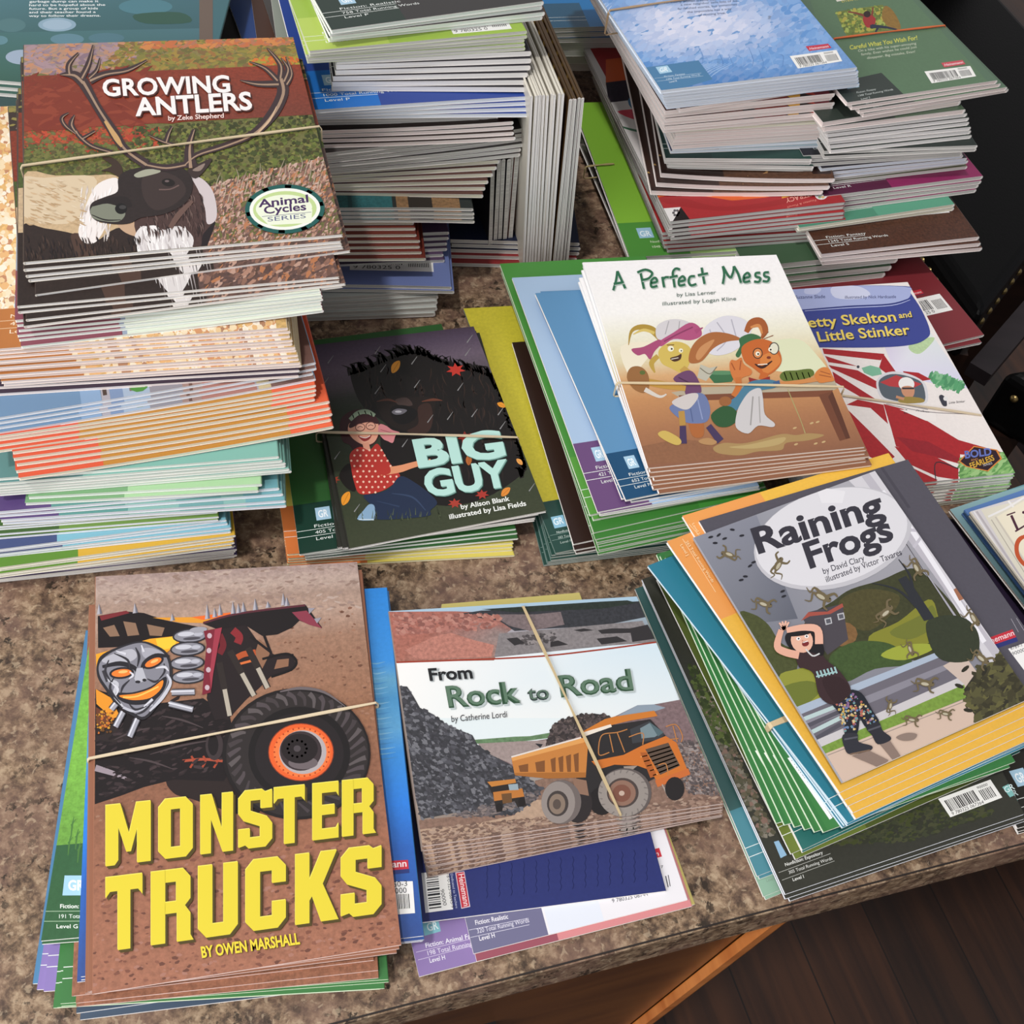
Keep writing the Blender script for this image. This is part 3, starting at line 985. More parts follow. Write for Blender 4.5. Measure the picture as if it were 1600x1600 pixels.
    for L, w in (([(300, 350), (345, 372), (352, 402)], [3, 8, 3]), ([(372, 330), (384, 360), (378, 395)], [3, 9, 3]), ([(282, 372), (270, 410), (290, 446)], [3, 8, 3]), ([(468, 384), (470, 412), (452, 436)], [3, 7, 3]),
                 ([(352, 440), (330, 462), (322, 486)], [3, 8, 3]), ([(412, 436), (436, 446), (452, 438)], [3, 8, 3]), ([(300, 430), (286, 470), (322, 520)], [3, 9, 4]), ([(350, 520), (372, 540), (410, 528)], [3, 8, 3]), ([(372, 556), (400, 545), (440, 505)], [3, 8, 3])):
        c.stroke(L, w, '#333138')
    for L, w in (([(306, 342), (340, 352)], [3, 9]), ([(392, 322), (400, 345)], [4, 8]), ([(440, 400), (470, 396), (484, 410)], [3, 9, 3]), ([(290, 448), (312, 470), (306, 492)], [3, 9, 3]), ([(352, 412), (364, 424), (350, 436)], [3, 8, 3]), ([(400, 530), (430, 505)], [4, 9])):
        c.stroke(L, w, '#d6d5de')
    for a, b in (((330, 548), (304, 598)), ((378, 572), (352, 632)), ((494, 482), (572, 480)), ((486, 520), (566, 540)), ((290, 540), (306, 520))):
        c.stroke([a, b], 24, '#3c3a40'); c.stroke([a, b], 17, '#a3a2ac'); c.stroke([(a[0] - 3, a[1] - 3), (b[0] - 3, b[1] - 3)], 5, '#dcdce4')
    # the big tyre
    c.ell(915, 690, 250, 222, '#1d1819', 0, 44)
    c.ell(918, 690, 240, 212, '#2e2828', 0, 44)
    c.layer += 1
    for k in range(26):
        t = math.radians(150 + k * 9.3)
        x1, y1 = 918 + 232 * math.cos(t), 688 + 205 * math.sin(t)
        x2, y2 = 912 + 186 * math.cos(t + .16), 690 + 165 * math.sin(t + .16)
        c.stroke([(x1, y1), ((x1 + x2) / 2 + 8, (y1 + y2) / 2 - 6), (x2, y2)], [17, 13, 7], ['#50474a', '#433b3d', '#5c5455'][k % 3], 3, nl=False)
    c.layer += 1
    for k in range(12):
        t = math.radians(30 + k * 10)
        c.stroke([(918 + 225 * math.cos(t), 688 + 200 * math.sin(t)), (912 + 186 * math.cos(t + .12), 690 + 165 * math.sin(t + .12))], [12, 6], '#463e40', 3, nl=False)
    c.ell(925, 690, 172, 160, '#1a1617', 0, 36)
    c.ell(925, 690, 150, 138, '#241e20', 0, 36)
    c.stroke([(860, 480), (930, 468), (1010, 482), (1080, 530)], [4, 10, 8, 3], '#6c6264')
    c.ell(931, 684, 111, 98, '#8f3a22', 0, 36); c.ell(931, 684, 108, 95, '#e8622c', 0, 36); c.ell(934, 685, 96, 84, '#f07a40', 0, 36)
    c.ell(937, 684, 80, 74, '#b3a9aa', 0, 32); c.ell(930, 680, 71, 67, '#3b3033', 0, 32)
    c.ell(938, 720, 50, 22, '#6d6265'); c.ell(926, 672, 62, 50, '#221b1d', 0, 28)
    for k in range(12):
        t = k * math.pi / 6
        c.ell(918 + 32 * math.cos(t), 672 + 28 * math.sin(t), 4, 4, '#a8a0a4', nl=False)
    c.ell(918, 672, 12, 11, '#4c4448')
    for k in range(30):
        t = k * math.pi / 15
        c.ell(933 + 92 * math.cos(t), 684 + 81 * math.sin(t), 3, 3, '#b0401c', nl=False)
    # title
    t1 = lambda x: 864 - (x - 272) * .104
    b1 = lambda x: 1070 - (x - 272) * .125
    block_word(c, 'MONSTER', [(272, 424), (450, 566), (592, 702), (720, 834), (840, 944), (970, 1058), (1070, 1176)], t1, b1, '#e4d03a', '#51431c')
    t2 = lambda x: 1108 - (x - 272) * .121
    b2 = lambda x: 1353 - (x - 310) * .141
    block_word(c, 'TRUCKS', [(272, 396), (425, 558), (584, 718), (744, 880), (912, 1052), (1066, 1203)], t2, b2, '#e4d03a', '#51431c')
    c.text('BY OWEN MARSHALL', (599, 1380), (930, 1333), 36, '#5c4a20', 0.03); c.text('BY OWEN MARSHALL', (597, 1378), (928, 1331), 36, '#eed53c', 0.03)

def ground_bits(c, poly, n, size, cols, seed=3, ang=0, aspect=1.4, layers=3, sides=5):
    c.scatter(poly, int(n * 1.5), size * .78, cols, ang, aspect, 40, sides, layers, seed=seed)

def P_GA(c, full=True):
    c.crop(0, 0, .35)
    c.poly([(100, 160), (1330, 150), (1540, 1060), (95, 1180)], '#6b6a3c', 0.3)
    top = [(105, 195), (1312, 165), (1345, 292), (105, 342)]
    c.poly(top, ['#a98f88', '#8f7f4c', '#8a8040', '#6f6a3e'], .25)
    ground_bits(c, [(105, 200), (620, 185), (560, 320), (105, 335)], 110, 17, ['#8f7d8c', '#a58c96', '#b98a6a', '#9a8478', '#c98a5a', '#77657a'], 1, -4, 3.2)
    ground_bits(c, [(560, 185), (1312, 165), (1340, 290), (440, 322)], 210, 15, ['#7d7c3a', '#6a7034', '#93883c', '#a88a40', '#5b5c34', '#7b5a3c', '#a06a3a'], 2, -5, 2.6)
    ground_bits(c, [(640, 190), (1312, 165), (1318, 200), (640, 215)], 40, 14, ['#c0683c', '#a8705a', '#d08848'], 4, -4, 3)
    ground_bits(c, [(1150, 255), (1345, 250), (1350, 285), (1100, 292)], 26, 13, ['#d9702e', '#c8582c', '#93a03c'], 5, -5, 2.4)
    # under the band
    ground_bits(c, [(105, 580), (720, 570), (720, 660), (105, 690)], 150, 14, ['#b03c2a', '#c84c30', '#8f3426', '#a85a30', '#6a4a2c'], 6, 0, 1.8)
    ground_bits(c, [(105, 650), (600, 640), (620, 790), (105, 790)], 200, 15, ['#4f5a2a', '#6b7338', '#3c4424', '#7c7a40', '#5a4a30'], 7, 0, 1.5)
    ground_bits(c, [(600, 570), (1405, 515), (1450, 760), (900, 880), (560, 760)], 420, 15, ['#3a4622', '#56622a', '#6f7c36', '#2a3018', '#8a8a44', '#46381f', '#20240f'], 8, -8, 1.4)
    ground_bits(c, [(930, 830), (1440, 700), (1530, 1045), (880, 1130)], 520, 11, ['#5a4038', '#8a6454', '#b88c78', '#c9a492', '#3a2a2c', '#c07a4a', '#7a5a52', '#d6b8a8'], 9, -50, 2.4)
    for k in range(26):
        x = 960 + k * 19; y = 850 - k * 4 + (k % 5) * 22
        c.stroke([(x, y), (x + 10, y - 40), (x + 26 - (k % 3) * 14, y - 80)], [4, 3, 1], '#b9a894', 3, nl=False)
    # the brown band behind the title
    c.poly([(105, 342), (1350, 288), (1402, 512), (105, 585)], ['#7e3420', '#8a3824', '#74382a', '#8c3626'], .28)
    ground_bits(c, [(105, 345), (700, 320), (800, 545), (105, 580)], 60, 26, ['#7d301e', '#92402a', '#7a2c1e'], 10, -2, 5)
    # body
    c.blob([(96, 795), (250, 785), (400, 784), (520, 786), (560, 860), (520, 980), (560, 1040), (620, 1160), (95, 1185)], '#c8ac86', .15)
    c.blob([(96, 800), (200, 795), (420, 790), (400, 900), (300, 1000), (96, 960)], '#d9c4a4')
    c.blob([(96, 1010), (200, 1020), (330, 1045), (420, 1080), (520, 1020), (600, 1040), (660, 1150), (640, 1180), (96, 1195)], '#2c1f1b', .2)
    c.blob([(320, 1045), (400, 1060), (430, 1150), (360, 1180), (330, 1110)], '#4c362c')
    c.blob([(350, 1040), (370, 960), (400, 880), (440, 820), (520, 795), (530, 850), (470, 890), (420, 920), (430, 985), (470, 1010), (430, 1080), (380, 1086)], '#f0e8e4')
    c.blob([(520, 990), (600, 975), (660, 1010), (640, 1060), (560, 1040)], '#c4a284')
    c.blob([(860, 1110), (900, 1020), (960, 985), (940, 1060), (905, 1130)], '#20171a')
    c.blob([(600, 985), (690, 960), (790, 900), (850, 800), (930, 820), (968, 930), (958, 985), (905, 1050), (880, 1120), (700, 1160), (640, 1120)], '#4a3532', .2)
    c.blob([(855, 790), (900, 798), (948, 850), (968, 930), (962, 985), (925, 1000), (915, 930), (885, 850)], '#cfc3c4')
    c.blob([(600, 1060), (640, 1010), (720, 1030), (800, 1010), (862, 1060), (850, 1120), (800, 1150), (660, 1160), (620, 1110)], '#dfd9d8')
    c.blob([(640, 1020), (700, 1010), (720, 1060), (690, 1090), (650, 1070)], '#f2eeec')
    rr = random.Random(3)
    for k in range(90):
        x, y = rr.uniform(612, 850), rr.uniform(1010, 1130)
        c.stroke([(x, y), (x + 5, y + 25), (x + rr.uniform(-6, 22), y + rr.uniform(40, 70))], [2, 8, 1], rr.choice(['#f6f2f0', '#ebe6e4', '#cfc8c8', '#b3aaa8', '#ddd6d4']), 2, nl=False)
        c.layer += .1
    for k in range(70):
        x, y = rr.uniform(360, 500), rr.uniform(830, 1050)
        c.stroke([(x, y), (x - 4, y + 18), (x + rr.uniform(-14, 4), y + 40)], [1, 6, 1], rr.choice(['#fbf6f4', '#e2d8d2', '#cfc2ba', '#f0e8e4']), 2, nl=False)
        c.layer += .1
    for k in range(110):
        x, y = rr.uniform(110, 360), rr.uniform(800, 1000)
        c.stroke([(x, y), (x + 14, y + 6), (x + 32, y + rr.uniform(4, 16))], [1, 7, 1], rr.choice(['#d2b48e', '#e0cdb0', '#c0a07a', '#cbb392', '#b89a74']), 2, nl=False)
        c.layer += .1
    for k in range(150):
        x, y = rr.uniform(110, 620), rr.uniform(1050, 1150)
        c.stroke([(x, y), (x + 6, y + 14), (x + 8, y + 32)], [1, 6, 1], rr.choice(['#2c1f1b', '#3a2a24', '#20161a', '#46342c', '#1a1212']), 2, nl=False)
        c.layer += .1
    for k in range(120):
        x, y = rr.uniform(640, 900), rr.uniform(860, 1040)
        c.stroke([(x, y), (x + 8, y + 14), (x + 10, y + 36)], [1, 6, 1], rr.choice(['#4a3532', '#5c4642', '#382826', '#6c5650', '#2e2020']), 2, nl=False)
        c.layer += .1
    c.stroke([(760, 1020), (800, 960), (860, 900)], [20, 26, 14], '#6a5048')
    # ears
    c.blob([(838, 762), (880, 738), (945, 710), (925, 752), (872, 800)], '#3a2c2a'); c.blob([(860, 762), (915, 732), (895, 765)], '#8f7c72')
    c.blob([(455, 708), (500, 705), (545, 748), (540, 795), (490, 770), (452, 765), (500, 742)], '#3c2c22')
    # head
    c.blob([(528, 800), (560, 768), (640, 748), (730, 742), (810, 750), (858, 800), (850, 880), (800, 930), (720, 962), (630, 975), (580, 1000), (510, 1004), (430, 988), (402, 950), (412, 908), (470, 882), (525, 858)], '#2b2120', .15)
    c.blob([(640, 790), (720, 770), (800, 800), (830, 860), (770, 920), (690, 940), (640, 880)], '#3a2d2b')
    c.blob([(600, 782), (650, 760), (705, 760), (715, 772), (660, 788), (615, 796)], '#a5a591')
    c.blob([(404, 940), (430, 915), (480, 912), (540, 930), (560, 960), (530, 992), (460, 990), (415, 975)], '#7f8272')
    c.blob([(412, 925), (470, 892), (560, 880), (590, 920), (560, 930), (480, 912)], '#221a1a')
    c.ell(541, 935, 27, 24, '#0e0b0c'); c.ell(548, 928, 16, 9, '#3c3a3a'); c.stroke([(410, 962), (470, 985), (540, 985)], [3, 6, 3], '#1a1415')
    c.ell(752, 818, 30, 17, '#191211', 8); c.ell(746, 812, 10, 5, '#6c5c5c'); c.stroke([(710, 850), (760, 848), (800, 830)], 6, '#6a5450')
    # antlers: dark shape, then a paler lit side
    A = [([(655, 738), (560, 672), (512, 600), (440, 490), (392, 405), (368, 365)], [34, 30, 34, 28, 34, 38]),
         ([(372, 372), (330, 338), (268, 336)], [36, 30, 4]), ([(366, 352), (396, 285), (416, 204)], [24, 19, 5]),
         ([(312, 338), (308, 290), (350, 238)], [24, 18, 5]), ([(398, 352), (432, 315), (446, 262)], [18, 13, 5]),
         ([(402, 362), (470, 334), (570, 316), (656, 271)], [30, 21, 17, 5]),
         ([(500, 682), (410, 655), (355, 612), (338, 585)], [12, 15, 17, 12]), ([(340, 600), (292, 565), (276, 530), (306, 506)], [6, 14, 13, 3]),
         ([(350, 604), (318, 560), (332, 516)], [8, 20, 3]), ([(368, 622), (424, 588)], [14, 8]),
         ([(655, 738), (740, 752), (828, 738)], [20, 22, 20]), ([(822, 742), (880, 694), (1000, 655), (1130, 600), (1215, 515), (1262, 420), (1252, 352)], [16, 18, 22, 26, 38, 40, 42]),
         ([(1245, 378), (1150, 378), (1072, 362)], [26, 20, 4]), ([(1240, 362), (1182, 308), (1114, 279)], [22, 15, 4]),
         ([(1252, 352), (1250, 290), (1192, 218)], [24, 19, 5]), ([(1268, 366), (1284, 310), (1254, 262)], [24, 17, 4]), ([(1280, 380), (1300, 330), (1276, 258)], [20, 15, 4]),
         ([(852, 752), (845, 660), (866, 580)], [46, 28, 10]), ([(800, 655), (730, 636), (662, 606)], [6, 13, 4]), ([(742, 640), (752, 600), (768, 568)], [18, 15, 7])]
    A = [(pts, [q * 1.3 for q in w]) for pts, w in A]
    for pts, w in A:
        c.stroke(pts, w, '#3b2b2e')
    for pts, w in A:
        c.stroke([(x + (3 if i else 0), y + 3) for i, (x, y) in enumerate(pts)], [q * .26 for q in w], '#a48872')
    c.stroke([(470, 545), (520, 620), (545, 660)], [12, 24, 10], '#c8a06a'); c.stroke([(1150, 600), (1205, 540), (1235, 480)], [8, 10, 3], '#d0b090')
    for t, a, b, cap in (('GROWING', (462, 433), (1030, 414), 72), ('ANTLERS', (606, 521), (1128, 492), 76)):
        for dx, dy, col in ((6, 7, '#3a1c18'), (3, 4, '#5a2a24'), (0, 0, '#f6f2f0')):
            c.text(t, (a[0] + dx, a[1] + dy), (b[0] + dx, b[1] + dy), cap, col, 0.028, up=(-.1, -1))
    c.text('by Zeke Shepherd', (752, 543), (1000, 530), 20, '#f2d8d0', 0.02)
    c.ell(1272, 938, 178, 110, '#1b5a54', -2, 40)
    for k in range(20):
        t0 = 2 * math.pi * k / 20
        if k % 2:
            c.poly([(1272 + rx * math.cos(a), 938 + ry * math.sin(a)) for rx, ry, a in ((176, 108, t0), (176, 108, t0 + .17), (158, 94, t0 + .17), (158, 94, t0))], '#24365e', nl=False)
    c.ell(1272, 938, 158, 93, '#f4f4ec', -2, 36); c.ell(1272, 938, 142, 80, '#c3d894', -2, 36); c.ell(1268, 934, 126, 60, '#eef3dc', -2, 30)
    c.poly([(1150, 960), (1395, 940), (1390, 1000), (1200, 1010)], '#eef3dc')
    c.text('Animal', (1155, 930), (1378, 907), 33, '#43285a', 0.022); c.text('Cycles', (1180, 960), (1368, 942), 33, '#43285a', 0.022)
    c.stroke([(1170, 972), (1390, 952)], 2, '#5a5a80'); c.text('SERIES', (1196, 994), (1366, 978), 19, '#5a5f86', 0.0)

def P_GA2(c):
    """the lower copies: their near parts show"""
    c.crop(0, 0, .35)
    c.uv()
    c.rect(0, .30, 1, .5, '#4c5a2a', .4)
    c.rect(0, .5, .55, .72, '#cbb08c', .2); c.rect(0, .70, .58, 1, '#2b1f1b', .25)
    c.rect(.55, .5, 1, 1, '#5c4540', .4)
    c.scatter([(.56, .6), (1, .6), (1, 1), (.56, 1)], 420, .011, ['#5a4038', '#8a6454', '#b88c78', '#c9a492', '#3a2a2c', '#c07a4a', '#7a5a52', '#221a1a'], -50, 2.2)
    c.blob([(.38, .70), (.46, .66), (.54, .74), (.56, .84), (.52, .96), (.47, 1.02), (.42, .93), (.38, .82)], '#d8d2d0')
    for k in range(12):
        c.stroke([(.41 + .011 * k, .80 + (k % 3) * .02), (.42 + .011 * k, .96 + (k % 4) * .02)], [.008, .001], ['#f6f2f0', '#c8c0c0', '#9a9090'][k % 3], 2, nl=False)
    c.blob([(.24, .80), (.3, .78), (.32, 1.0), (.26, 1.0)], '#4c362c')
    c.ell(.81, .80, .125, .115, '#1b5a54', 0, 30); c.ell(.81, .80, .11, .1, '#f4f4ec', 0, 30); c.ell(.81, .80, .095, .085, '#cfe0a4', 0, 30); c.ell(.81, .79, .08, .065, '#eef3dc', 0, 24)
    c.uv().rect(0, .13, 1, .38, '#82341f', .3)
    c.scatter([(0, 0), (1, 0), (1, .12), (0, .12)], 90, .015, ['#8f7d8c', '#7d7c3a', '#b98a6a', '#93883c', '#6a7034'], 0, 2.4)
def P_RR(c):
    c.crop(580, 900, .4)
    c.poly([(60, 130), (1050, 70), (1390, 900), (190, 1070)], ['#f1eeec', '#d4e2ea', '#7d6a60', '#86705f'])
    c.poly([(88, 330), (1118, 255), (1230, 560), (110, 560)], ['#f3f1ee', '#cfe0ea', '#dfe6e8', '#efefec'])
    c.poly([(110, 555), (1230, 555), (1250, 640), (420, 660), (120, 660)], '#dfe8ea')
    # top strip: the quarry
    c.poly([(60, 132), (1050, 72), (1118, 258), (92, 336)], ['#a8c4d8', '#a9c8dc', '#7d7574', '#a0705f'])
    c.poly([(60, 140), (330, 138), (520, 145), (560, 200), (520, 230), (480, 330), (90, 336)], ['#a9685c', '#a3665a', '#8c5c54', '#96655c', '#8d7f7c', '#9c7366', '#a5695a'], .3)
    c.poly([(330, 150), (430, 135), (700, 125), (1050, 98), (1075, 160), (900, 195), (700, 205), (560, 215), (500, 175)], '#34353a', .35)
    c.poly([(470, 150), (640, 150), (740, 140), (755, 190), (620, 215), (540, 195)], '#77696a', .3)
    c.poly([(430, 130), (900, 100), (1000, 95), (1040, 105), (900, 128), (560, 142)], '#27302a', .3)
    c.poly([(500, 225), (700, 208), (900, 190), (1060, 175), (1100, 255), (480, 318)], '#827c7d', .25)
    c.poly([(130, 290), (250, 235), (310, 222), (400, 250), (480, 270), (470, 316), (180, 325)], '#b4796b', .3)
    c.scatter([(90, 150), (500, 150), (500, 200), (90, 230)], 120, 10, ['#b67a6e', '#8d5850', '#a3685c', '#7a4c46', '#c08a7c'], 10, 1.8)
    c.scatter([(560, 240), (720, 222), (715, 250), (600, 270)], 40, 9, ['#4a4546', '#9a9292', '#353133'], 0, 1.6)
    for q in ([(528, 245), (570, 240), (600, 262), (560, 272)], [(700, 258), (730, 252), (770, 268), (700, 278)], [(885, 212), (940, 205), (1030, 205), (1020, 222), (900, 226)], [(880, 245), (960, 236), (1000, 255), (900, 268)], [(1010, 205), (1080, 190), (1110, 245), (1020, 258)], [(790, 212), (830, 205), (870, 212), (820, 218)]):
        c.poly(q, '#2f2c2e')
    c.stroke([(90, 338), (600, 318), (880, 290), (1118, 258)], 6, '#9a3826')
    # distance and ground
    c.poly([(405, 640), (560, 628), (620, 626), (760, 602), (760, 625), (600, 645), (410, 655)], '#62805c', .3)
    c.poly([(600, 650), (800, 620), (960, 545), (1040, 505), (1105, 502), (1225, 480), (1300, 640), (1240, 670), (900, 720), (420, 760)], '#7b6668', .3)
    c.poly([(960, 548), (1040, 505), (1105, 502), (1150, 515), (1060, 545)], '#8b98a6')
    c.poly([(415, 655), (600, 645), (740, 640), (700, 700), (560, 740), (470, 700)], '#9a8a86', .2)
    c.poly([(640, 800), (1310, 630), (1392, 905), (190, 1075), (180, 955), (420, 930), (640, 880)], '#85695b', .3)
    c.poly([(600, 880), (700, 870), (800, 960), (600, 980), (400, 1030), (200, 1060), (190, 990), (400, 970), (560, 935)], '#b0947e', .15)
    c.scatter([(200, 985), (700, 940), (1370, 850), (1385, 900), (205, 1060)], 380, 7, ['#6e5348', '#9c8070', '#5c463e', '#b39a88', '#7d6152'], -6, 2.6)
    c.scatter([(1195, 650), (1310, 630), (1370, 860), (1240, 850), (1190, 740)], 260, 9, ['#4a4244', '#8a7c78', '#6a5c5a', '#a39894', '#352f32'], 20, 1.2)
    # black rock slope
    sl = [(98, 430), (140, 432), (165, 470), (190, 515), (240, 540), (300, 585), (395, 622), (415, 660), (470, 700), (540, 735), (600, 780), (665, 830), (650, 870), (560, 930), (420, 940), (330, 925), (195, 950), (160, 820), (125, 600)]
    c.poly(sl, '#3b3b40', .35)
    c.scatter(sl, 520, 10, ['#2a2a2f', '#4d4d54', '#67676e', '#1f1f23', '#7c7c82', '#3c3a40'], 30, 1.7, 30)
    c.scatter([(300, 940), (560, 860), (660, 840), (640, 880), (440, 945)], 80, 8, ['#6b6264', '#8a7c76', '#4c4648'], 0, 2)
    # small truck
    c.poly([(455, 806), (560, 794), (566, 812), (596, 850), (606, 898), (572, 904), (560, 880), (515, 892), (512, 920), (490, 924), (476, 860), (462, 828)], '#2a2422')
    c.poly([(453, 805), (562, 793), (566, 808), (470, 824)], '#c07c38'); c.poly([(476, 845), (590, 830), (598, 862), (480, 880)], '#b87436')
    c.poly([(508, 852), (548, 848), (550, 885), (514, 890)], '#6a4a2c'); c.poly([(535, 815), (572, 812), (576, 836), (540, 838)], '#93a3ac')
    c.ell(500, 905, 14, 17, '#1f1a1a'); c.ell(588, 884, 14, 18, '#1f1a1a')
    # load
    ld = [(680, 668), (705, 590), (735, 566), (800, 546), (870, 538), (925, 546), (940, 572), (840, 612), (760, 642)]
    c.poly(ld, '#2e2a2c'); c.scatter(ld, 130, 11, ['#453c3c', '#5c5050', '#232022', '#6e605c', '#38302f'], 0, 1.2)
    c.poly([(640, 655), (670, 658), (660, 672)], '#26262c')
    # body
    c.poly([(820, 622), (930, 585), (1090, 560), (1150, 625), (1150, 700), (1110, 790), (900, 900), (830, 910), (800, 800)], '#2a2728')
    c.poly([(547, 710), (830, 632), (846, 664), (838, 786), (690, 788), (560, 776)], '#c07c3c')
    c.poly([(547, 710), (830, 632), (834, 650), (552, 724)], '#d99a56')
    c.poly([(560, 770), (838, 768), (838, 788), (690, 792), (562, 780)], '#a3662e')
    for x in (575, 640, 700, 730, 760, 790):
        w = 38 if x < 700 else 20
        c.poly([(x, 742 - (x - 575) * .20), (x + w, 734 - (x - 575) * .20), (x + w, 766), (x + 6, 766)], '#7d4e2a')
    c.stroke([(547, 708), (690, 668), (820, 632)], 6, '#ddd4cc')
    c.poly([(912, 560), (950, 550), (1105, 527), (1118, 548), (1010, 566), (935, 584), (830, 618), (826, 608)], '#c9782f')
    c.poly([(820, 614), (935, 580), (940, 590), (832, 628)], '#e8dccc')
    # cab
    c.poly([(1010, 600), (1085, 568), (1145, 620), (1125, 640), (1020, 655)], '#3a3c40'); c.poly([(1050, 596), (1086, 576), (1132, 612), (1108, 630), (1056, 636)], '#76888e')
    c.poly([(1084, 570), (1142, 612), (1120, 628)], '#52666c')
    c.poly([(860, 725), (985, 700), (1060, 662), (1150, 626), (1192, 652), (1235, 760), (1120, 812), (1090, 760), (1040, 742), (950, 738), (890, 756)], '#c9702c')
    c.poly([(1070, 678), (1160, 652), (1206, 742), (1128, 778)], '#5b4a3e')
    for k in range(6):
        c.stroke([(1078 + k * 9, 694 + k * 15), (1166 + k * 7, 668 + k * 14)], 5, '#9c8468', nl=False)
    c.poly([(1108, 800), (1238, 752), (1246, 776), (1118, 826)], '#c56a34'); c.poly([(985, 745), (1040, 742), (1020, 758), (990, 760)], '#9a8c82')
    c.poly([(1050, 690), (1075, 690), (1115, 780), (1090, 790)], '#a85a28')
    for k in range(5):
        c.stroke([(1052 + k * 12, 708 + k * 18), (1078 + k * 10, 702 + k * 18)], 4, '#e0a468', nl=False)
    for L in ([(890, 650), (905, 620), (960, 612), (1000, 600)], [(890, 650), (890, 700), (930, 690)], [(930, 620), (945, 690)], [(960, 612), (990, 690)], [(1006, 630), (1060, 615), (1060, 660)], [(1150, 590), (1190, 582), (1215, 625), (1210, 650)], [(1160, 640), (1200, 636)], [(1178, 586), (1195, 650)], [(1120, 740), (1150, 735), (1160, 780)]):
        c.stroke(L, 4, '#b87a44')
    c.stroke([(1136, 815), (1160, 866)], 5, '#a89a90'); c.stroke([(1172, 802), (1195, 856)], 5, '#a89a90'); c.stroke([(1142, 830), (1180, 822)], 4, '#a89a90'); c.stroke([(1150, 848), (1188, 840)], 4, '#a89a90')
    # wheels
    c.ell(1185, 832, 38, 46, '#242021'); c.ell(900, 880, 50, 55, '#1f1b1c'); c.ell(805, 890, 58, 76, '#2c2627')
    c.poly([(785, 790), (840, 800), (850, 860), (800, 850)], '#8a6a58')
    c.ell(742, 884, 78, 86, '#6d6360', 0, 30); c.ell(730, 886, 66, 82, '#8f8580', 0, 30); c.ell(728, 890, 42, 50, '#423a38', 0, 24); c.ell(726, 892, 32, 40, '#857365', 0, 24); c.ell(725, 893, 16, 20, '#564a44')
    c.ell(990, 848, 104, 96, '#5f5654', 0, 36); c.ell(984, 850, 98, 92, '#938a84', 0, 36)
    for k in range(22):
        t = 2 * math.pi * k / 22
        c.stroke([(984 + 84 * math.cos(t), 850 + 79 * math.sin(t)), (984 + 98 * math.cos(t + .06), 850 + 92 * math.sin(t + .06))], 5, '#6c6461', nl=False)
    c.ell(982, 848, 62, 58, '#4a3f3c', 0, 30); c.ell(980, 849, 53, 50, '#8c6a5a', 0, 28); c.ell(978, 850, 36, 34, '#7a4f40', 0, 24); c.ell(978, 850, 11, 10, '#c0a898')
    # lettering
    c.text('From', (233, 413), (401, 403), 46, '#a8aeb0', 0.03); c.text('From', (229, 410), (398, 400), 46, '#1c1d20', 0.03, up=(-.18, -1))
    for t, a, b, cap, col in (('Rock', (303, 514), (584, 494), 80, '#2b4c34'), ('to', (614, 488), (696, 482), 52, '#1d2b2c'), ('Road', (742, 473), (1024, 446), 80, '#2b4c34')):
        c.text(t, (a[0] + 7, a[1] + 7), (b[0] + 7, b[1] + 7), cap, '#b8c2c2', 0.03, up=(-.18, -1))
        c.text(t, a, b, cap, col, 0.03, up=(-.18, -1))
        c.text(t, (a[0] + 1, a[1] - 3), (b[0] + 1, b[1] - 3), cap, mixc(col, '#7d9a84', .45), 0.004, up=(-.18, -1))
    c.text('by Catherine Lordi', (314, 572), (531, 553), 24, '#2c2c30')

def frog(c, x, y, s, rot, col='#6f6248', bel='#b9b19a'):
    a = math.radians(rot)
    def R(u, v):
        return (x + s * (u * math.cos(a) - v * math.sin(a)), y + s * (u * math.sin(a) + v * math.cos(a)))
    for L in ([(-.2, .2), (-.8, .1), (-.6, .8), (-1.1, 1.0)], [(-.2, -.2), (-.9, -.3), (-1.0, .2), (-1.5, 0)], [(.4, .2), (.6, .7), (1.0, .8)], [(.4, -.2), (.8, -.7), (1.2, -.6)]):
        c.stroke([R(*p) for p in L], [s * .26, s * .2, s * .14, s * .06], col, 3)
    c.ell(*R(0, 0), s * .62, s * .34, col, rot, 12); c.ell(*R(.62, -.02), s * .27, s * .24, col, rot, 10); c.ell(*R(-.05, .08), s * .4, s * .16, bel, rot, 10)
    c.ell(*R(.7, -.16), s * .07, s * .07, '#1c1814', rot, 6)

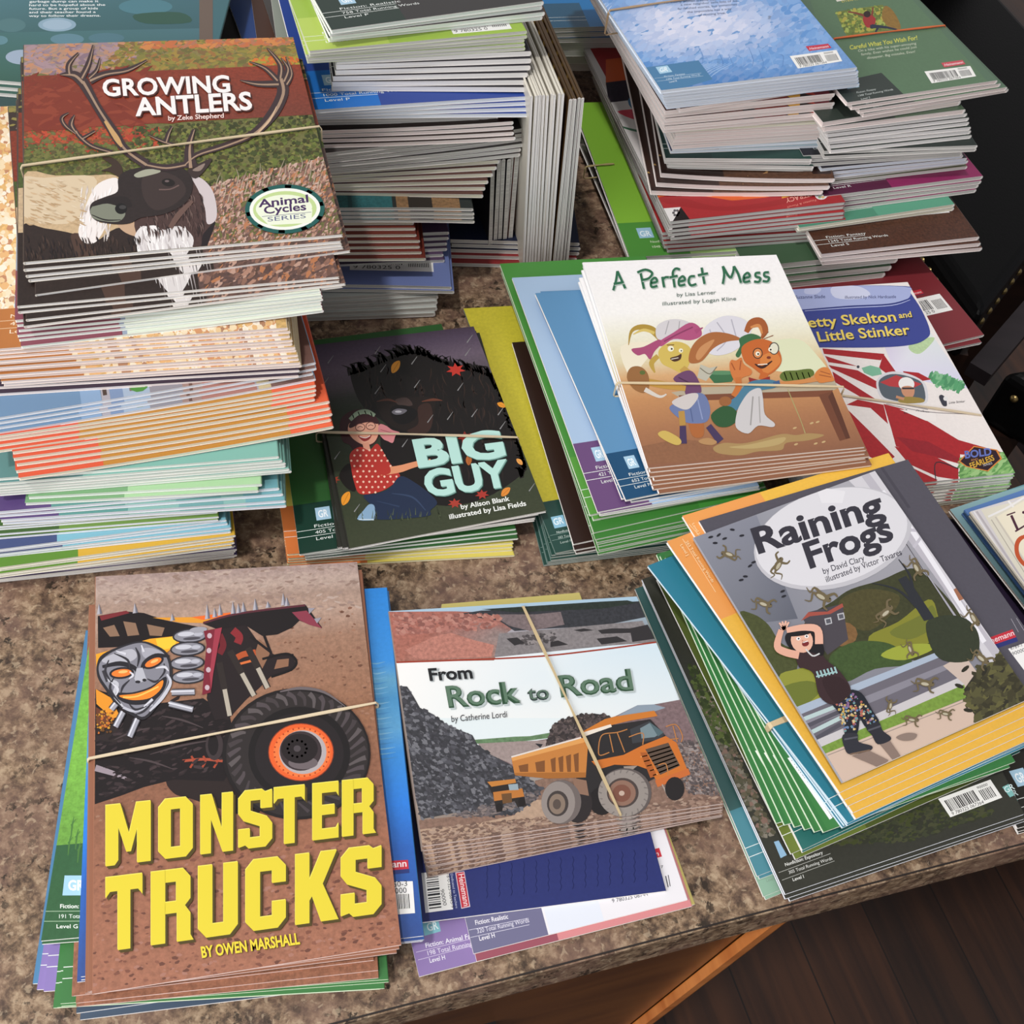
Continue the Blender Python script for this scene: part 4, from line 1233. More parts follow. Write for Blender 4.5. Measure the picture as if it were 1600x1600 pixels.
def P_FROG(c):
    c.crop(960, 680, .46243)
    c.poly([(250, 350), (885, 110), (1430, 890), (765, 1190)], ['#80838f', '#b5b3ba', '#7a7a84', '#6a6c78'])
    c.poly([(268, 345), (480, 270), (620, 620), (440, 640)], ['#8b8d99', '#858794', '#5f626e', '#73757f'])
    # trees, hills
    c.blob([(425, 612), (470, 605), (520, 640), (560, 700), (620, 740), (600, 830), (540, 815)], '#4a4f2c', .2)
    c.blob([(640, 640), (740, 560), (800, 520), (900, 490), (1000, 450), (1060, 480), (1160, 590), (1230, 690), (1120, 760), (900, 760), (700, 810)], '#3d3f27', .2)
    c.blob([(760, 560), (850, 520), (960, 540), (940, 600), (860, 660), (780, 630)], '#4e492a', .2)
    c.ell(770, 672, 52, 42, '#7d5c38', 0, 12, .2)
    c.blob([(860, 680), (960, 630), (1060, 555), (1090, 600), (1090, 690), (900, 735)], '#83832f'); c.blob([(930, 665), (1030, 610), (1075, 575), (1085, 640), (1000, 690)], '#6f7430')
    c.poly([(637, 622), (655, 598), (770, 570), (790, 690), (720, 742), (690, 700)], '#4a454c'); c.poly([(630, 628), (655, 598), (720, 596), (770, 568), (774, 580), (730, 604), (660, 612)], '#a35044')
    for x, y in ((722, 628), (765, 612)):
        c.poly([(x - 13, y - 8), (x + 10, y - 13), (x + 14, y + 8), (x - 8, y + 14)], '#b8b8bc'); c.poly([(x - 8, y - 5), (x + 7, y - 8), (x + 10, y + 6), (x - 5, y + 9)], '#5a5a62')
    c.blob([(730, 745), (790, 705), (860, 695), (930, 705), (985, 740), (1000, 775), (880, 790), (780, 835), (730, 800)], '#40542c', .2)
    c.blob([(900, 745), (960, 712), (1060, 705), (1075, 725), (980, 760)], '#9ba43c')
    c.blob([(555, 820), (620, 790), (720, 770), (760, 820), (720, 880), (610, 935)], '#8f9139'); c.blob([(560, 860), (650, 830), (700, 860), (610, 930)], '#6b742f')
    # road, kerb, grass, pavement
    c.poly([(612, 920), (840, 830), (1085, 735), (1200, 800), (1215, 860), (900, 985), (700, 1085)], '#6c6872')
    c.poly([(612, 920), (840, 830), (1085, 735), (1100, 750), (860, 848), (625, 945)], '#a9b6c8'); c.poly([(640, 965), (900, 862), (1130, 770), (1140, 785), (900, 890), (650, 990)], '#8a8792')
    for k in range(4):
        c.poly([(632 + 14 * k, 955 + 22 * k), (760, 905 + 22 * k), (768, 917 + 22 * k), (640 + 14 * k, 967 + 22 * k)], ['#b8cccc', '#54525c'][k % 2])
    c.poly([(672, 1035), (900, 935), (1180, 812), (1196, 838), (900, 965), (690, 1060)], '#cbc6c8')
    c.poly([(688, 1058), (900, 965), (1192, 838), (1206, 880), (940, 990), (715, 1085)], '#78963f', .2)
    c.poly([(708, 1078), (930, 990), (1200, 885), (1260, 965), (770, 1195)], '#d2b9a8')
    c.stroke([(720, 1082), (930, 1000), (1200, 893)], 3, '#9c8c84'); c.stroke([(905, 1000), (960, 1090)], 3, '#a39288')
    # trunk
    c.poly([(958, 488), (985, 475), (1082, 620), (1046, 628)], '#2c2e34')
    c.stroke([(1040, 600), (960, 525), (870, 500)], [12, 7, 2], '#2c2e34'); c.stroke([(1010, 560), (1000, 480), (960, 420)], [14, 8, 3], '#2c2e34')
    # house wall at right
    c.poly([(790, 152), (885, 112), (1430, 890), (1330, 930), (1220, 690), (1100, 500), (1000, 360)], '#d3d0d6')
    c.poly([(835, 140), (860, 128), (1395, 860), (1370, 872)], '#bdb9c2'); c.poly([(880, 205), (900, 240), (1230, 720), (1205, 700), (1040, 450)], '#a9a6b0')
    c.stroke([(905, 190), (1010, 330), (1250, 700)], 16, '#eceaf0'); c.stroke([(985, 320), (1040, 330), (1010, 380)], 10, '#c4c0ca')
    c.poly([(1145, 522), (1183, 498), (1205, 545), (1165, 560)], '#a06a50')
    c.poly([(1110, 780), (1180, 740), (1260, 850), (1200, 900), (1180, 840)], '#cbb8ac')
    # bushes
    c.blob([(1052, 640), (1080, 618), (1130, 608), (1190, 622), (1228, 668), (1230, 730), (1190, 765), (1110, 762), (1068, 715)], '#343a2a', .15)
    lf = [(1180, 860), (1230, 790), (1290, 770), (1310, 700), (1370, 740), (1430, 890), (1240, 975), (1205, 930)]
    c.poly(lf, '#322f24')
    c.scatter(lf, 90, 17, ['#4a4730', '#5b5836', '#3a3626', '#6a663c', '#2a271e'], -30, 1.9, 60)
    for x, y, r in ((1165, 848, 20), (1185, 790, -40), (1310, 690, 60), (1195, 930, 10), (1250, 800, -60)):
        c.ell(x, y, 17, 7, '#2c2a20', r, 8)
    # title cloud
    c.ell(737, 350, 272, 166, '#c4c2c8', -15, 44); c.ell(733, 344, 262, 158, '#dddbe0', -15, 44)
    c.poly([(680, 175), (780, 190), (770, 230), (700, 230)], '#e6e4e8')
    for t, a, b, cap in (('Raining', (486, 400), (916, 268), 84), ('Frogs', (660, 450), (946, 350), 84)):
        c.text(t, a, b, cap, '#35333d', 0.03, up=(-.34, -1))
    c.text('by David Clary', (707, 470), (846, 424), 20, '#3a3844', .006); c.text('illustrated by Victor Tavares', (717, 498), (972, 404), 20, '#3a3844', .006)
    # leaves
    for x, y in ((325, 345), (352, 338), (372, 350), (398, 320), (430, 340), (458, 442), (442, 478), (428, 490), (568, 528), (572, 545), (340, 365), (470, 430)):
        c.ell(x, y, 9, 4, '#24242c', -40 + x % 50, 7, nl=False)
    for f in ((385, 405, 30, 200), (552, 440, 34, -60), (505, 570, 32, 20), (700, 545, 40, 30), (915, 600, 36, -40), (1000, 725, 26, 70), (1022, 450, 34, 60), (1215, 620, 34, 60), (1240, 755, 34, 40), (1050, 840, 34, 10), (930, 915, 24, -80), (1005, 962, 26, 10), (1118, 942, 24, 10)):
        frog(c, *f)
    c.blob([(950, 1022), (985, 1008), (1020, 1012), (1010, 1030), (975, 1034)], '#8d7a70')
    # the girl
    c.poly([(860, 1068), (925, 1100), (900, 1128), (800, 1085)], '#8a766c'); c.poly([(895, 1045), (930, 1035), (965, 1085), (940, 1100)], '#8a766c')
    c.blob([(732, 905), (770, 870), (806, 890), (826, 935), (818, 1012), (778, 1018), (775, 960)], '#20232c'); c.blob([(786, 868), (832, 872), (872, 935), (892, 972), (852, 992), (820, 940)], '#20232c')
    c.scatter([(745, 900), (800, 870), (860, 930), (885, 970), (855, 985), (822, 935), (815, 1005), (780, 1010)], 60, 7, ['#d8b03a', '#4a9aa0', '#b0402c', '#3a7ab0', '#e0d0a0', '#7a4a90'], 0, 1)
    c.blob([(770, 1015), (818, 1010), (824, 1038), (868, 1052), (860, 1068), (795, 1080), (776, 1058)], '#303038'); c.stroke([(795, 1080), (862, 1066)], 5, '#7a6250')
    c.blob([(850, 990), (890, 970), (905, 1000), (932, 1022), (926, 1036), (888, 1046), (868, 1015)], '#2c2c34'); c.stroke([(775, 1030), (820, 1022)], 6, '#55555e'); c.stroke([(855, 1000), (898, 985)], 6, '#55555e')
    c.blob([(612, 745), (640, 722), (690, 725), (712, 760), (760, 800), (798, 868), (742, 912), (692, 885), (672, 810), (640, 790), (622, 785)], '#3b282b')
    c.blob([(700, 830), (760, 820), (796, 868), (745, 908)], '#332124')
    for k in range(6):
        c.stroke([(682 + k * 12, 800 - k * 3), (690 + k * 12, 822 - k * 3)], 6, '#9cc0c0', nl=False)
    c.stroke([(680, 818), (745, 802)], 5, '#9cc0c0')
    c.blob([(575, 690), (590, 665), (640, 655), (685, 680), (706, 720), (700, 748), (660, 735), (600, 728)], '#1c191d')
    c.ell(632, 696, 37, 42, '#e6b39c', -18, 18); c.blob([(592, 680), (620, 658), (665, 665), (650, 676), (612, 682)], '#1c191d')
    c.ell(620, 690, 7, 6, '#f6f0ec'); c.ell(648, 682, 7, 6, '#f6f0ec'); c.ell(621, 690, 3, 3, '#2a2426'); c.ell(648, 682, 3, 3, '#2a2426')
    c.ell(644, 707, 12, 9, '#7a2a2c', -15); c.stroke([(636, 703), (652, 698)], 3, '#f2ece8'); c.ell(634, 697, 3, 3, '#c88a78')
    c.stroke([(622, 746), (575, 735), (549, 715), (562, 660)], [26, 26, 24, 18], '#e3ab94'); c.stroke([(690, 708), (684, 660), (640, 652), (580, 662)], [28, 26, 22, 18], '#e6b09a')
    for x, y in ((556, 636), (566, 632), (578, 630), (588, 634), (560, 652)):
        c.stroke([(572, 660), (x, y)], [10, 6], '#e8b6a0', 2, nl=False)
    c.stroke([(645, 725), (668, 748), (692, 740)], 5, '#d0d0d0')

def P_PM(c):
    c.uv().vgrad(0, 0, 1, 1, [(0, '#fbf8f8'), (.28, '#f8f5f1'), (.40, '#ece8d4'), (.52, '#dfd3ae'), (.60, '#d6a876'), (.70, '#c38c5c'), (.84, '#a87450'), (1, '#8d5f46')], .04)
    c.crop(760, 380, .375)
    c.blob([(1180, 420), (1300, 400), (1380, 470), (1420, 540), (1300, 540), (1180, 520)], '#dde0bc')
    c.blob([(560, 430), (700, 420), (640, 520), (600, 560)], '#eee4cc')
    c.poly([(630, 850), (800, 815), (1000, 835), (1100, 880), (900, 905), (660, 920)], '#8f6246', .1)
    # table
    c.poly([(770, 622), (900, 600), (1200, 588), (1448, 572), (1472, 600), (1440, 616), (800, 640)], '#b5a891')
    c.poly([(800, 634), (1445, 612), (1428, 638), (1380, 640), (900, 655), (820, 668)], '#7c4a33')
    c.poly([(1384, 632), (1442, 618), (1482, 720), (1516, 812), (1472, 824), (1425, 720)], '#71432f'); c.poly([(1424, 640), (1442, 618), (1482, 720), (1516, 812), (1498, 816)], '#5c3526')
    c.blob([(945, 852), (990, 832), (1060, 835), (1130, 822), (1230, 795), (1290, 800), (1340, 792), (1408, 800), (1340, 822), (1250, 832), (1228, 862), (1130, 868), (1060, 884), (970, 876)], '#a98a5a')
    c.blob([(1010, 850), (1100, 838), (1240, 808), (1220, 838), (1110, 856)], '#b9a06c')
    c.stroke([(1255, 608), (1285, 680), (1310, 740), (1328, 792)], [3, 4, 3, 4], '#a8a06a')
    for x, y in ((1285, 770), (1355, 750), (1380, 745), (1372, 835), (1405, 828), (1290, 838)):
        c.ell(x, y, 9, 4, '#c6a878', -20, 8, nl=False)
    # bowl, paper, cucumber
    c.poly([(915, 542), (1048, 538), (1022, 578), (950, 584)], '#3c6d48'); c.ell(980, 540, 66, 9, '#5a8a62')
    c.poly([(878, 560), (892, 505), (930, 520), (965, 512), (915, 575)], '#bdb9a8'); c.stroke([(890, 520), (930, 545), (960, 515)], 4, '#77705c')
    c.blob([(1222, 555), (1240, 534), (1290, 530), (1350, 524), (1366, 545), (1340, 562), (1280, 572), (1238, 574)], '#5f7030')
    for k in range(5):
        c.stroke([(1240 + 25 * k, 538), (1252 + 25 * k, 570)], 4, '#8a944a', nl=False)
    # left animal
    c.stroke([(725, 400), (690, 362), (640, 350), (604, 368), (592, 425)], [22, 30, 22, 13, 3], '#b0903c'); c.stroke([(700, 375), (655, 362), (612, 380)], [12, 12, 4], '#d8be6a')
    c.stroke([(715, 470), (688, 500), (702, 540)], [20, 22, 6], '#bd9c46')
    c.blob([(716, 455), (740, 425), (790, 410), (838, 425), (856, 460), (840, 515), (812, 540), (770, 522), (730, 500)], '#d2b75c')
    c.blob([(705, 375), (715, 340), (765, 318), (825, 322), (868, 350), (850, 395), (770, 405), (718, 402)], '#d5d0d2'); c.stroke([(760, 325), (745, 380)], 4, '#a9a4a8'); c.stroke([(805, 325), (800, 370)], 4, '#a9a4a8')
    c.blob([(718, 412), (780, 372), (845, 332), (886, 348), (896, 385), (850, 405), (780, 400), (730, 430)], '#b1527c'); c.stroke([(740, 410), (800, 378), (860, 350)], 6, '#8a3a60'); c.stroke([(870, 370), (902, 352)], [20, 4], '#a84a74')
    c.blob([(604, 442), (655, 432), (718, 402), (728, 420), (700, 452), (682, 485), (660, 462), (630, 468)], '#a84c74')
    c.ell(768, 440, 13, 12, '#f0ead0'); c.ell(772, 441, 4, 4, '#2c2418'); c.ell(810, 448, 9, 9, '#f0ead0'); c.ell(812, 449, 3, 3, '#2c2418'); c.stroke([(752, 425), (782, 424)], 4, '#7a5a28')
    c.blob([(765, 480), (795, 470), (812, 462), (808, 485), (782, 494)], '#4a2c20'); c.stroke([(770, 484), (800, 478)], 3, '#e8e0d0')
    c.stroke([(815, 520), (845, 560), (860, 620)], [26, 46, 52], '#c09a4c')
    c.blob([(778, 565), (830, 532), (868, 545), (896, 620), (836, 636), (820, 600)], '#6c4468'); c.stroke([(800, 560), (850, 585)], 5, '#4a2c48')
    c.stroke([(830, 606), (730, 590), (655, 575)], [22, 30, 26], '#bf9445'); c.blob([(585, 560), (600, 520), (640, 515), (672, 545), (678, 600), (655, 625), (610, 605)], '#97683c')
    c.ell(650, 540, 12, 9, '#5c6a34'); c.stroke([(660, 610), (720, 640), (750, 630)], [20, 12, 6], '#d8cfc4')
    c.blob([(838, 700), (870, 690), (900, 730), (905, 800), (870, 810), (848, 780)], '#ad6636'); c.stroke([(850, 720), (890, 690), (930, 680)], 18, '#b56c38')
    c.blob([(762, 690), (800, 660), (860, 628), (908, 632), (932, 690), (920, 742), (870, 752), (820, 742)], '#6c7aa4'); c.blob([(772, 662), (830, 632), (876, 626), (880, 648), (845, 690), (810, 690)], '#cfc7c4'); c.stroke([(880, 650), (900, 735)], 5, '#8f9ac0'); c.stroke([(850, 690), (860, 745)], 5, '#56648e')
    c.stroke([(812, 700), (818, 760)], 26, '#b58c46'); c.stroke([(818, 762), (820, 836)], [26, 30], '#453659'); c.blob([(714, 795), (745, 782), (800, 810), (812, 832), (790, 842), (740, 820)], '#cdb05c')
    c.stroke([(925, 762), (975, 826)], [26, 32], '#453659'); c.blob([(885, 822), (925, 812), (960, 828), (940, 842), (895, 836)], '#b58a5c')
    # right animal
    c.blob([(898, 400), (915, 345), (985, 305), (1060, 312), (1104, 352), (1082, 410), (1020, 456), (950, 468), (905, 440)], '#dcd9e0'); c.stroke([(960, 330), (1000, 400), (960, 450)], 5, '#b4b0bc'); c.stroke([(1020, 318), (1040, 390)], 5, '#b4b0bc'); c.stroke([(930, 360), (950, 420)], 5, '#bcb8c4')
    c.blob([(842, 490), (852, 440), (885, 398), (940, 372), (1010, 378), (1062, 402), (1000, 412), (945, 440), (900, 490), (862, 502)], '#a9683a'); c.blob([(872, 470), (895, 430), (950, 402), (920, 450), (885, 488)], '#c98e5c')
    c.stroke([(1082, 372), (1104, 336), (1140, 330), (1160, 365), (1146, 398)], [20, 34, 36, 28, 10], '#a55a2c'); c.stroke([(1100, 352), (1135, 345), (1148, 378)], [8, 14, 8], '#d08a50')
    c.stroke([(1150, 395), (1175, 370)], 3, '#8a4a24'); c.stroke([(1155, 400), (1195, 385)], 3, '#8a4a24')
    c.blob([(1054, 398), (1100, 378), (1142, 392), (1130, 410), (1085, 418), (1068, 446), (1052, 476), (1038, 466), (1056, 430)], '#3c6b42')
    c.blob([(1062, 440), (1092, 412), (1140, 400), (1188, 412), (1218, 446), (1230, 492), (1206, 530), (1160, 552), (1110, 520), (1074, 492)], '#c4662c'); c.blob([(1150, 470), (1200, 455), (1226, 490), (1200, 525), (1160, 545), (1140, 500)], '#d5813f')
    c.ell(1130, 460, 21, 23, '#3a2a20'); c.ell(1130, 460, 17, 19, '#d98a50'); c.ell(1198, 440, 21, 26, '#4a4640'); c.ell(1198, 440, 17, 22, '#e2dfc8'); c.ell(1130, 462, 9, 9, '#f2ecd8'); c.ell(1132, 463, 4, 4, '#20180f'); c.ell(1182, 444, 8, 9, '#f2ecd8'); c.ell(1184, 445, 4, 4, '#20180f')
    c.stroke([(1118, 505), (1150, 518), (1190, 492)], [5, 12, 5], '#3c1c14'); c.stroke([(1130, 508), (1170, 505)], 4, '#efe6d8'); c.ell(1176, 478, 9, 6, '#7a3420')
    c.stroke([(1160, 540), (1150, 570)], 34, '#c4662c'); c.poly([(1092, 560), (1135, 572), (1180, 556), (1182, 582), (1135, 578), (1096, 588)], '#8f2c28')
    c.blob([(1012, 510), (1020, 488), (1040, 490), (1062, 478), (1072, 505), (1104, 530), (1100, 550), (1070, 560), (1040, 580), (1020, 550)], '#cf7a40'); c.stroke([(1020, 500), (1035, 530)], 5, '#a4542a'); c.stroke([(1060, 490), (1055, 530)], 5, '#a4542a')
    c.stroke([(1048, 560), (1050, 600), (1030, 640)], [24, 26, 26], '#c57238')
    c.blob([(1070, 600), (1110, 575), (1180, 570), (1218, 584), (1200, 604), (1140, 615), (1080, 640), (1050, 690), (1010, 716), (1000, 672), (1040, 640)], '#4b7c95')
    c.blob([(935, 718), (985, 680), (1030, 690), (1050, 730), (1010, 765), (960, 762)], '#2e5733'); c.ell(995, 660, 26, 20, '#9a6238')
    c.blob([(1060, 668), (1096, 620), (1140, 606), (1152, 650), (1160, 715), (1200, 752), (1190, 768), (1132, 762), (1090, 795), (1040, 770), (1042, 712)], '#ccc8c8'); c.stroke([(1110, 640), (1100, 760)], 6, '#9c9896'); c.stroke([(1135, 640), (1140, 750)], 5, '#a8a4a2')
    c.stroke([(1200, 588), (1290, 582), (1390, 566)], [18, 16, 20], '#cf8a50'); c.stroke([(1196, 590), (1222, 582)], 20, '#3f5f8a')
    c.blob([(1366, 552), (1385, 526), (1412, 518), (1436, 534), (1450, 572), (1420, 580), (1385, 582)], '#d2803e'); c.stroke([(1390, 535), (1432, 548)], 4, '#a0582c'); c.stroke([(1385, 550), (1436, 560)], 4, '#a0582c')
    # hand lettered title
    G = '#2f6a4c'
    def L(lst, w=10):
        for p in lst:
            c.stroke([(x + 3, y + 3) for x, y in p], w, '#b9c4bc', 4)
            c.stroke(p, w, G, 4)
    bl = lambda x: 196 - (x - 530) * .052
    def e(x, s=1.0):
        b = bl(x)
        return [[(x + 2, b - 20), (x + 26, b - 26), (x + 18, b - 42), (x + 2, b - 28), (x + 4, b - 4), (x + 28, b - 8)]]
    def s(x):
        b = bl(x)
        return [[(x + 26, b - 40), (x + 8, b - 38), (x + 8, b - 24), (x + 26, b - 18), (x + 20, b - 2), (x, b - 4)]]
    L([[(528, 198), (540, 155), (545, 118)], [(545, 118), (560, 150), (578, 190)], [(530, 172), (572, 164)]])
    L([[(640, 118), (648, 155), (656, 192)], [(628, 124), (662, 112), (690, 126), (676, 148), (646, 156)]])
    L(e(684)); L([[(732, 142), (736, 165), (740, 186)], [(736, 152), (746, 144), (760, 144)]])
    L([[(806, 112), (788, 108), (776, 125), (780, 160), (784, 186)], [(762, 145), (796, 138)]]); L(e(800)); L([[(868, 140), (848, 142), (842, 162), (852, 178), (874, 172)]])
    L([[(896, 104), (902, 140), (908, 172)], [(880, 136), (922, 128)]])
    L([[(984, 172), (990, 132), (984, 98)], [(984, 98), (1005, 135), (1018, 148)], [(1018, 148), (1028, 120), (1030, 98)], [(1030, 98), (1048, 130), (1060, 168)]])
    L(e(1070)); L(s(1114)); L(s(1150))
    c.text('by Lisa Lerner', (793, 225), (956, 214), 15, '#4a6358'); c.text('illustrated by Logan Kline', (733, 262), (1040, 240), 15, '#4a6358')

def P_BG(c):
    c.uv().vgrad(0, 0, 1, 1, [(0, '#47394a'), (.05, '#54465a'), (.15, '#6b5c6c'), (.24, '#5a5058'), (.30, '#3a3c38'), (.36, '#2a3426'), (1, '#3a402c')], .12)
    c.crop(430, 460, .29375)
    bk = '#15100f'
    dog = [(400, 405), (470, 385), (560, 345), (660, 305), (720, 292), (800, 305), (880, 340), (990, 375), (1080, 392), (1150, 420), (1190, 500), (1240, 640), (1290, 790), (1330, 900), (1310, 960), (1100, 1090), (850, 1120), (640, 1000), (580, 900), (560, 760), (600, 700), (480, 610), (425, 520)]
    c.blob(dog, bk, .1)
    r = random.Random(5)
    c.layer += 1
    for i in range(len(dog) - 9):
        x0, y0 = dog[i]; x1, y1 = dog[i + 1]
        for k in range(7):
            t = k / 7
            x, y = x0 + (x1 - x0) * t, y0 + (y1 - y0) * t
            c.stroke([(x, y + 25), (x - 18 + r.uniform(-20, 20), y - 12 + r.uniform(-12, 8)), (x - 34 + r.uniform(-26, 40), y - 24 + r.uniform(-14, 10))], [24, 12, 2], bk, 3, nl=False)
    c.layer += 1
    for k in range(90):
        x, y = r.uniform(430, 1180), r.uniform(370, 620)
        c.stroke([(x, y), (x + r.uniform(-8, 20), y + 30), (x + r.uniform(-14, 30), y + r.uniform(55, 90))], [2, 6, 1], r.choice(['#2a1c18', '#33221c', '#0c0909', '#241a18', '#3a2820']), 3, nl=False)
    c.layer += 1
    for k in range(50):
        x, y = r.uniform(850, 1290), r.uniform(600, 950)
        c.stroke([(x, y), (x + 10, y + 30), (x + r.uniform(0, 26), y + 75)], [2, 5, 1], r.choice(['#2a1e1a', '#0c0909', '#302420']), 3, nl=False)
    c.blob([(540, 570), (620, 540), (720, 545), (840, 550), (850, 600), (835, 700), (800, 745), (720, 735), (620, 700), (560, 640)], '#1f1613')
    c.blob([(760, 600), (820, 580), (838, 650), (822, 720), (780, 742), (700, 728), (760, 690)], '#3b2620'); c.blob([(640, 560), (700, 550), (730, 590), (660, 590)], '#4a3a36')
    c.stroke([(540, 570), (600, 560), (650, 575)], [4, 12, 4], '#5a3428'); c.stroke([(780, 570), (840, 560), (890, 565)], [4, 14, 3], '#6a3a2a')
    c.blob([(610, 620), (640, 590), (710, 595), (755, 625), (740, 665), (690, 690), (640, 680)], '#0f0c0d'); c.blob([(620, 625), (650, 608), (700, 615), (680, 635), (640, 640)], '#6f6c74'); c.ell(655, 624, 18, 6, '#b8b6bc')
    c.layer += 1
    for x, y in ((560, 275), (310, 325), (590, 372), (755, 330), (1040, 285), (1050, 215), (770, 455), (560, 488), (1000, 470), (945, 625), (1215, 600), (1225, 675), (705, 770), (345, 835), (480, 770), (300, 870), (450, 1115), (650, 1060), (1380, 1005), (285, 440), (1075, 610), (840, 640)):
        c.stroke([(x, y), (x - 30, y + 42)], [2, 6], '#8d8c8c', 2, nl=False)
    def leaf(x, y, s, rot, col):
        a = math.radians(rot)
        P = lambda u, v: (x + s * (u * math.cos(a) - v * math.sin(a)), y + s * (u * math.sin(a) + v * math.cos(a)))
        c.blob([P(-1, .1), P(-.3, -.5), P(.5, -.45), P(1, 0), P(.4, .45), P(-.4, .5)], col)
        c.stroke([P(-1, .1), P(.8, 0)], s * .08, mixc(col, '#402010', .4))
    leaf(640, 385, 38, -55, '#e89c30'); leaf(1203, 588, 24, 30, '#e8962c'); leaf(375, 1085, 40, -60, '#e8962c'); leaf(1300, 890, 22, 50, '#e8a050'); leaf(1225, 1050, 32, -40, '#e08a34'); leaf(1030, 880, 30, -80, '#b0632c')
    def maple(x, y, s, col):
        pts = []
        for k in range(14):
            t = 2 * math.pi * k / 14 - .3
            q = s * (1 if k % 2 else .5)
            pts.append((x + q * 1.15 * math.cos(t), y + q * .8 * math.sin(t)))
        c.poly(pts, col)
    maple(960, 402, 46, '#c8382c'); maple(312, 985, 30, '#9c3c2a'); maple(955, 1112, 34, '#a83a2c'); maple(1100, 1065, 34, '#a8342a'); maple(1010, 760, 40, '#8a2a22')
    # girl
    c.blob([(340, 960), (400, 900), (430, 1040), (380, 1030)], '#1a1614')
    c.blob([(342, 700), (360, 650), (420, 615), (490, 618), (545, 665), (560, 730), (520, 800), (440, 822), (415, 826), (395, 800), (358, 780)], '#3a1a20')
    c.stroke([(398, 668), (440, 632), (490, 625), (530, 645)], [20, 24, 24, 18], '#93a68c')
    for x, y in ((415, 650), (445, 635), (480, 630), (512, 638)):
        c.stroke([(x - 4, y - 10), (x + 4, y + 10)], 5, '#3c5a40', nl=False)
    c.blob([(388, 705), (405, 680), (470, 665), (540, 680), (552, 730), (528, 785), (480, 802), (425, 778), (392, 740)], '#e6a68c'); c.blob([(395, 690), (440, 655), (540, 665), (545, 690), (500, 680), (450, 690), (400, 712)], '#3a1a20')
    for x, y in ((452, 708), (508, 700)):
        c.ell(x, y, 27, 22, '#6a3a34', -5, 16); c.ell(x, y, 23, 18, '#e9ae96', -5, 16); c.stroke([(x - 14, y + 2), (x, y - 5), (x + 14, y + 1)], 3, '#3a1a1a')
    c.blob([(440, 752), (480, 760), (512, 748), (500, 772), (470, 782)], '#8e2c2c'); c.stroke([(448, 756), (480, 764), (506, 752)], 4, '#f2e2dc'); c.ell(428, 735, 13, 9, '#dd8474')
    c.blob([(548, 730), (556, 692), (590, 700), (622, 722), (662, 735), (640, 752), (626, 790), (600, 782), (572, 768)], '#d98a8e'); c.stroke([(560, 720), (620, 738)], 4, '#b05f68')
    c.stroke([(480, 790), (490, 830)], 34, '#dd9a80')
    sh = [(398, 850), (450, 812), (500, 830), (540, 795), (570, 830), (610, 900), (660, 955), (655, 985), (600, 1030), (540, 1055), (450, 1062), (420, 1000), (405, 930)]
    c.blob(sh, '#b4332b')
    c.layer += 1
    for i in range(9):
        for j in range(9):
            x, y = 405 + i * 32 + (j % 2) * 16, 830 + j * 28
            if inside((x, y), sh):
                c.ell(x, y, 6, 6, '#f2c6ae', 0, 8, nl=False)
    c.stroke([(560, 945), (660, 930), (720, 912), (800, 890)], [40, 38, 32, 26], '#e0946c'); c.blob([(540, 905), (600, 905), (612, 950), (560, 960)], '#b4332b')
    for y in (880, 893, 906, 918):
        c.stroke([(770, 900), (826, y)], [16, 9], '#e8a07c', 2, nl=False)
    c.blob([(468, 1072), (540, 1060), (610, 1030), (665, 968), (740, 1000), (820, 1060), (862, 1110), (826, 1150), (820, 1178), (700, 1192), (530, 1196), (515, 1130)], '#1f2c46'); c.stroke([(620, 1060), (730, 1080), (800, 1150)], [3, 10, 4], '#31415e'); c.stroke([(540, 1100), (660, 1130)], [3, 8], '#2c3b58')
    c.blob([(436, 1196), (470, 1150), (500, 1118), (528, 1128), (530, 1192), (490, 1204)], '#86a6c2'); c.stroke([(445, 1198), (525, 1200)], 6, '#c4d4de')
    for k in range(60):
        x = r.uniform(330, 1350); y = 1185 + r.uniform(-12, 25) - max(0, x - 850) * .3
        if x < 880:
            c.stroke([(x, y), (x + r.uniform(-12, 12), y - r.uniform(18, 45))], [5, 1], r.choice(['#49513a', '#2c3424', '#566044']), 2, nl=False)
    for t, a, b, cap in (('BIG', (760, 916), (1228, 858), 138), ('GUY', (808, 1074), (1262, 1012), 132)):
        for dx, dy, col in ((9, 9, '#22403a'), (5, 5, '#7fa89e'), (0, 0, '#b9e2d8')):
            c.text(t, (a[0] + dx, a[1] + dy), (b[0] + dx, b[1] + dy), cap, col, 0.04, up=(-.24, -1))
    c.text('by Alison Blank', (990, 1144), (1249, 1098), 25, '#eef0ea', .022, up=(-.25, -1)); c.text('illustrated by Lisa Fields', (928, 1197), (1336, 1124), 25, '#eef0ea', .022, up=(-.25, -1))

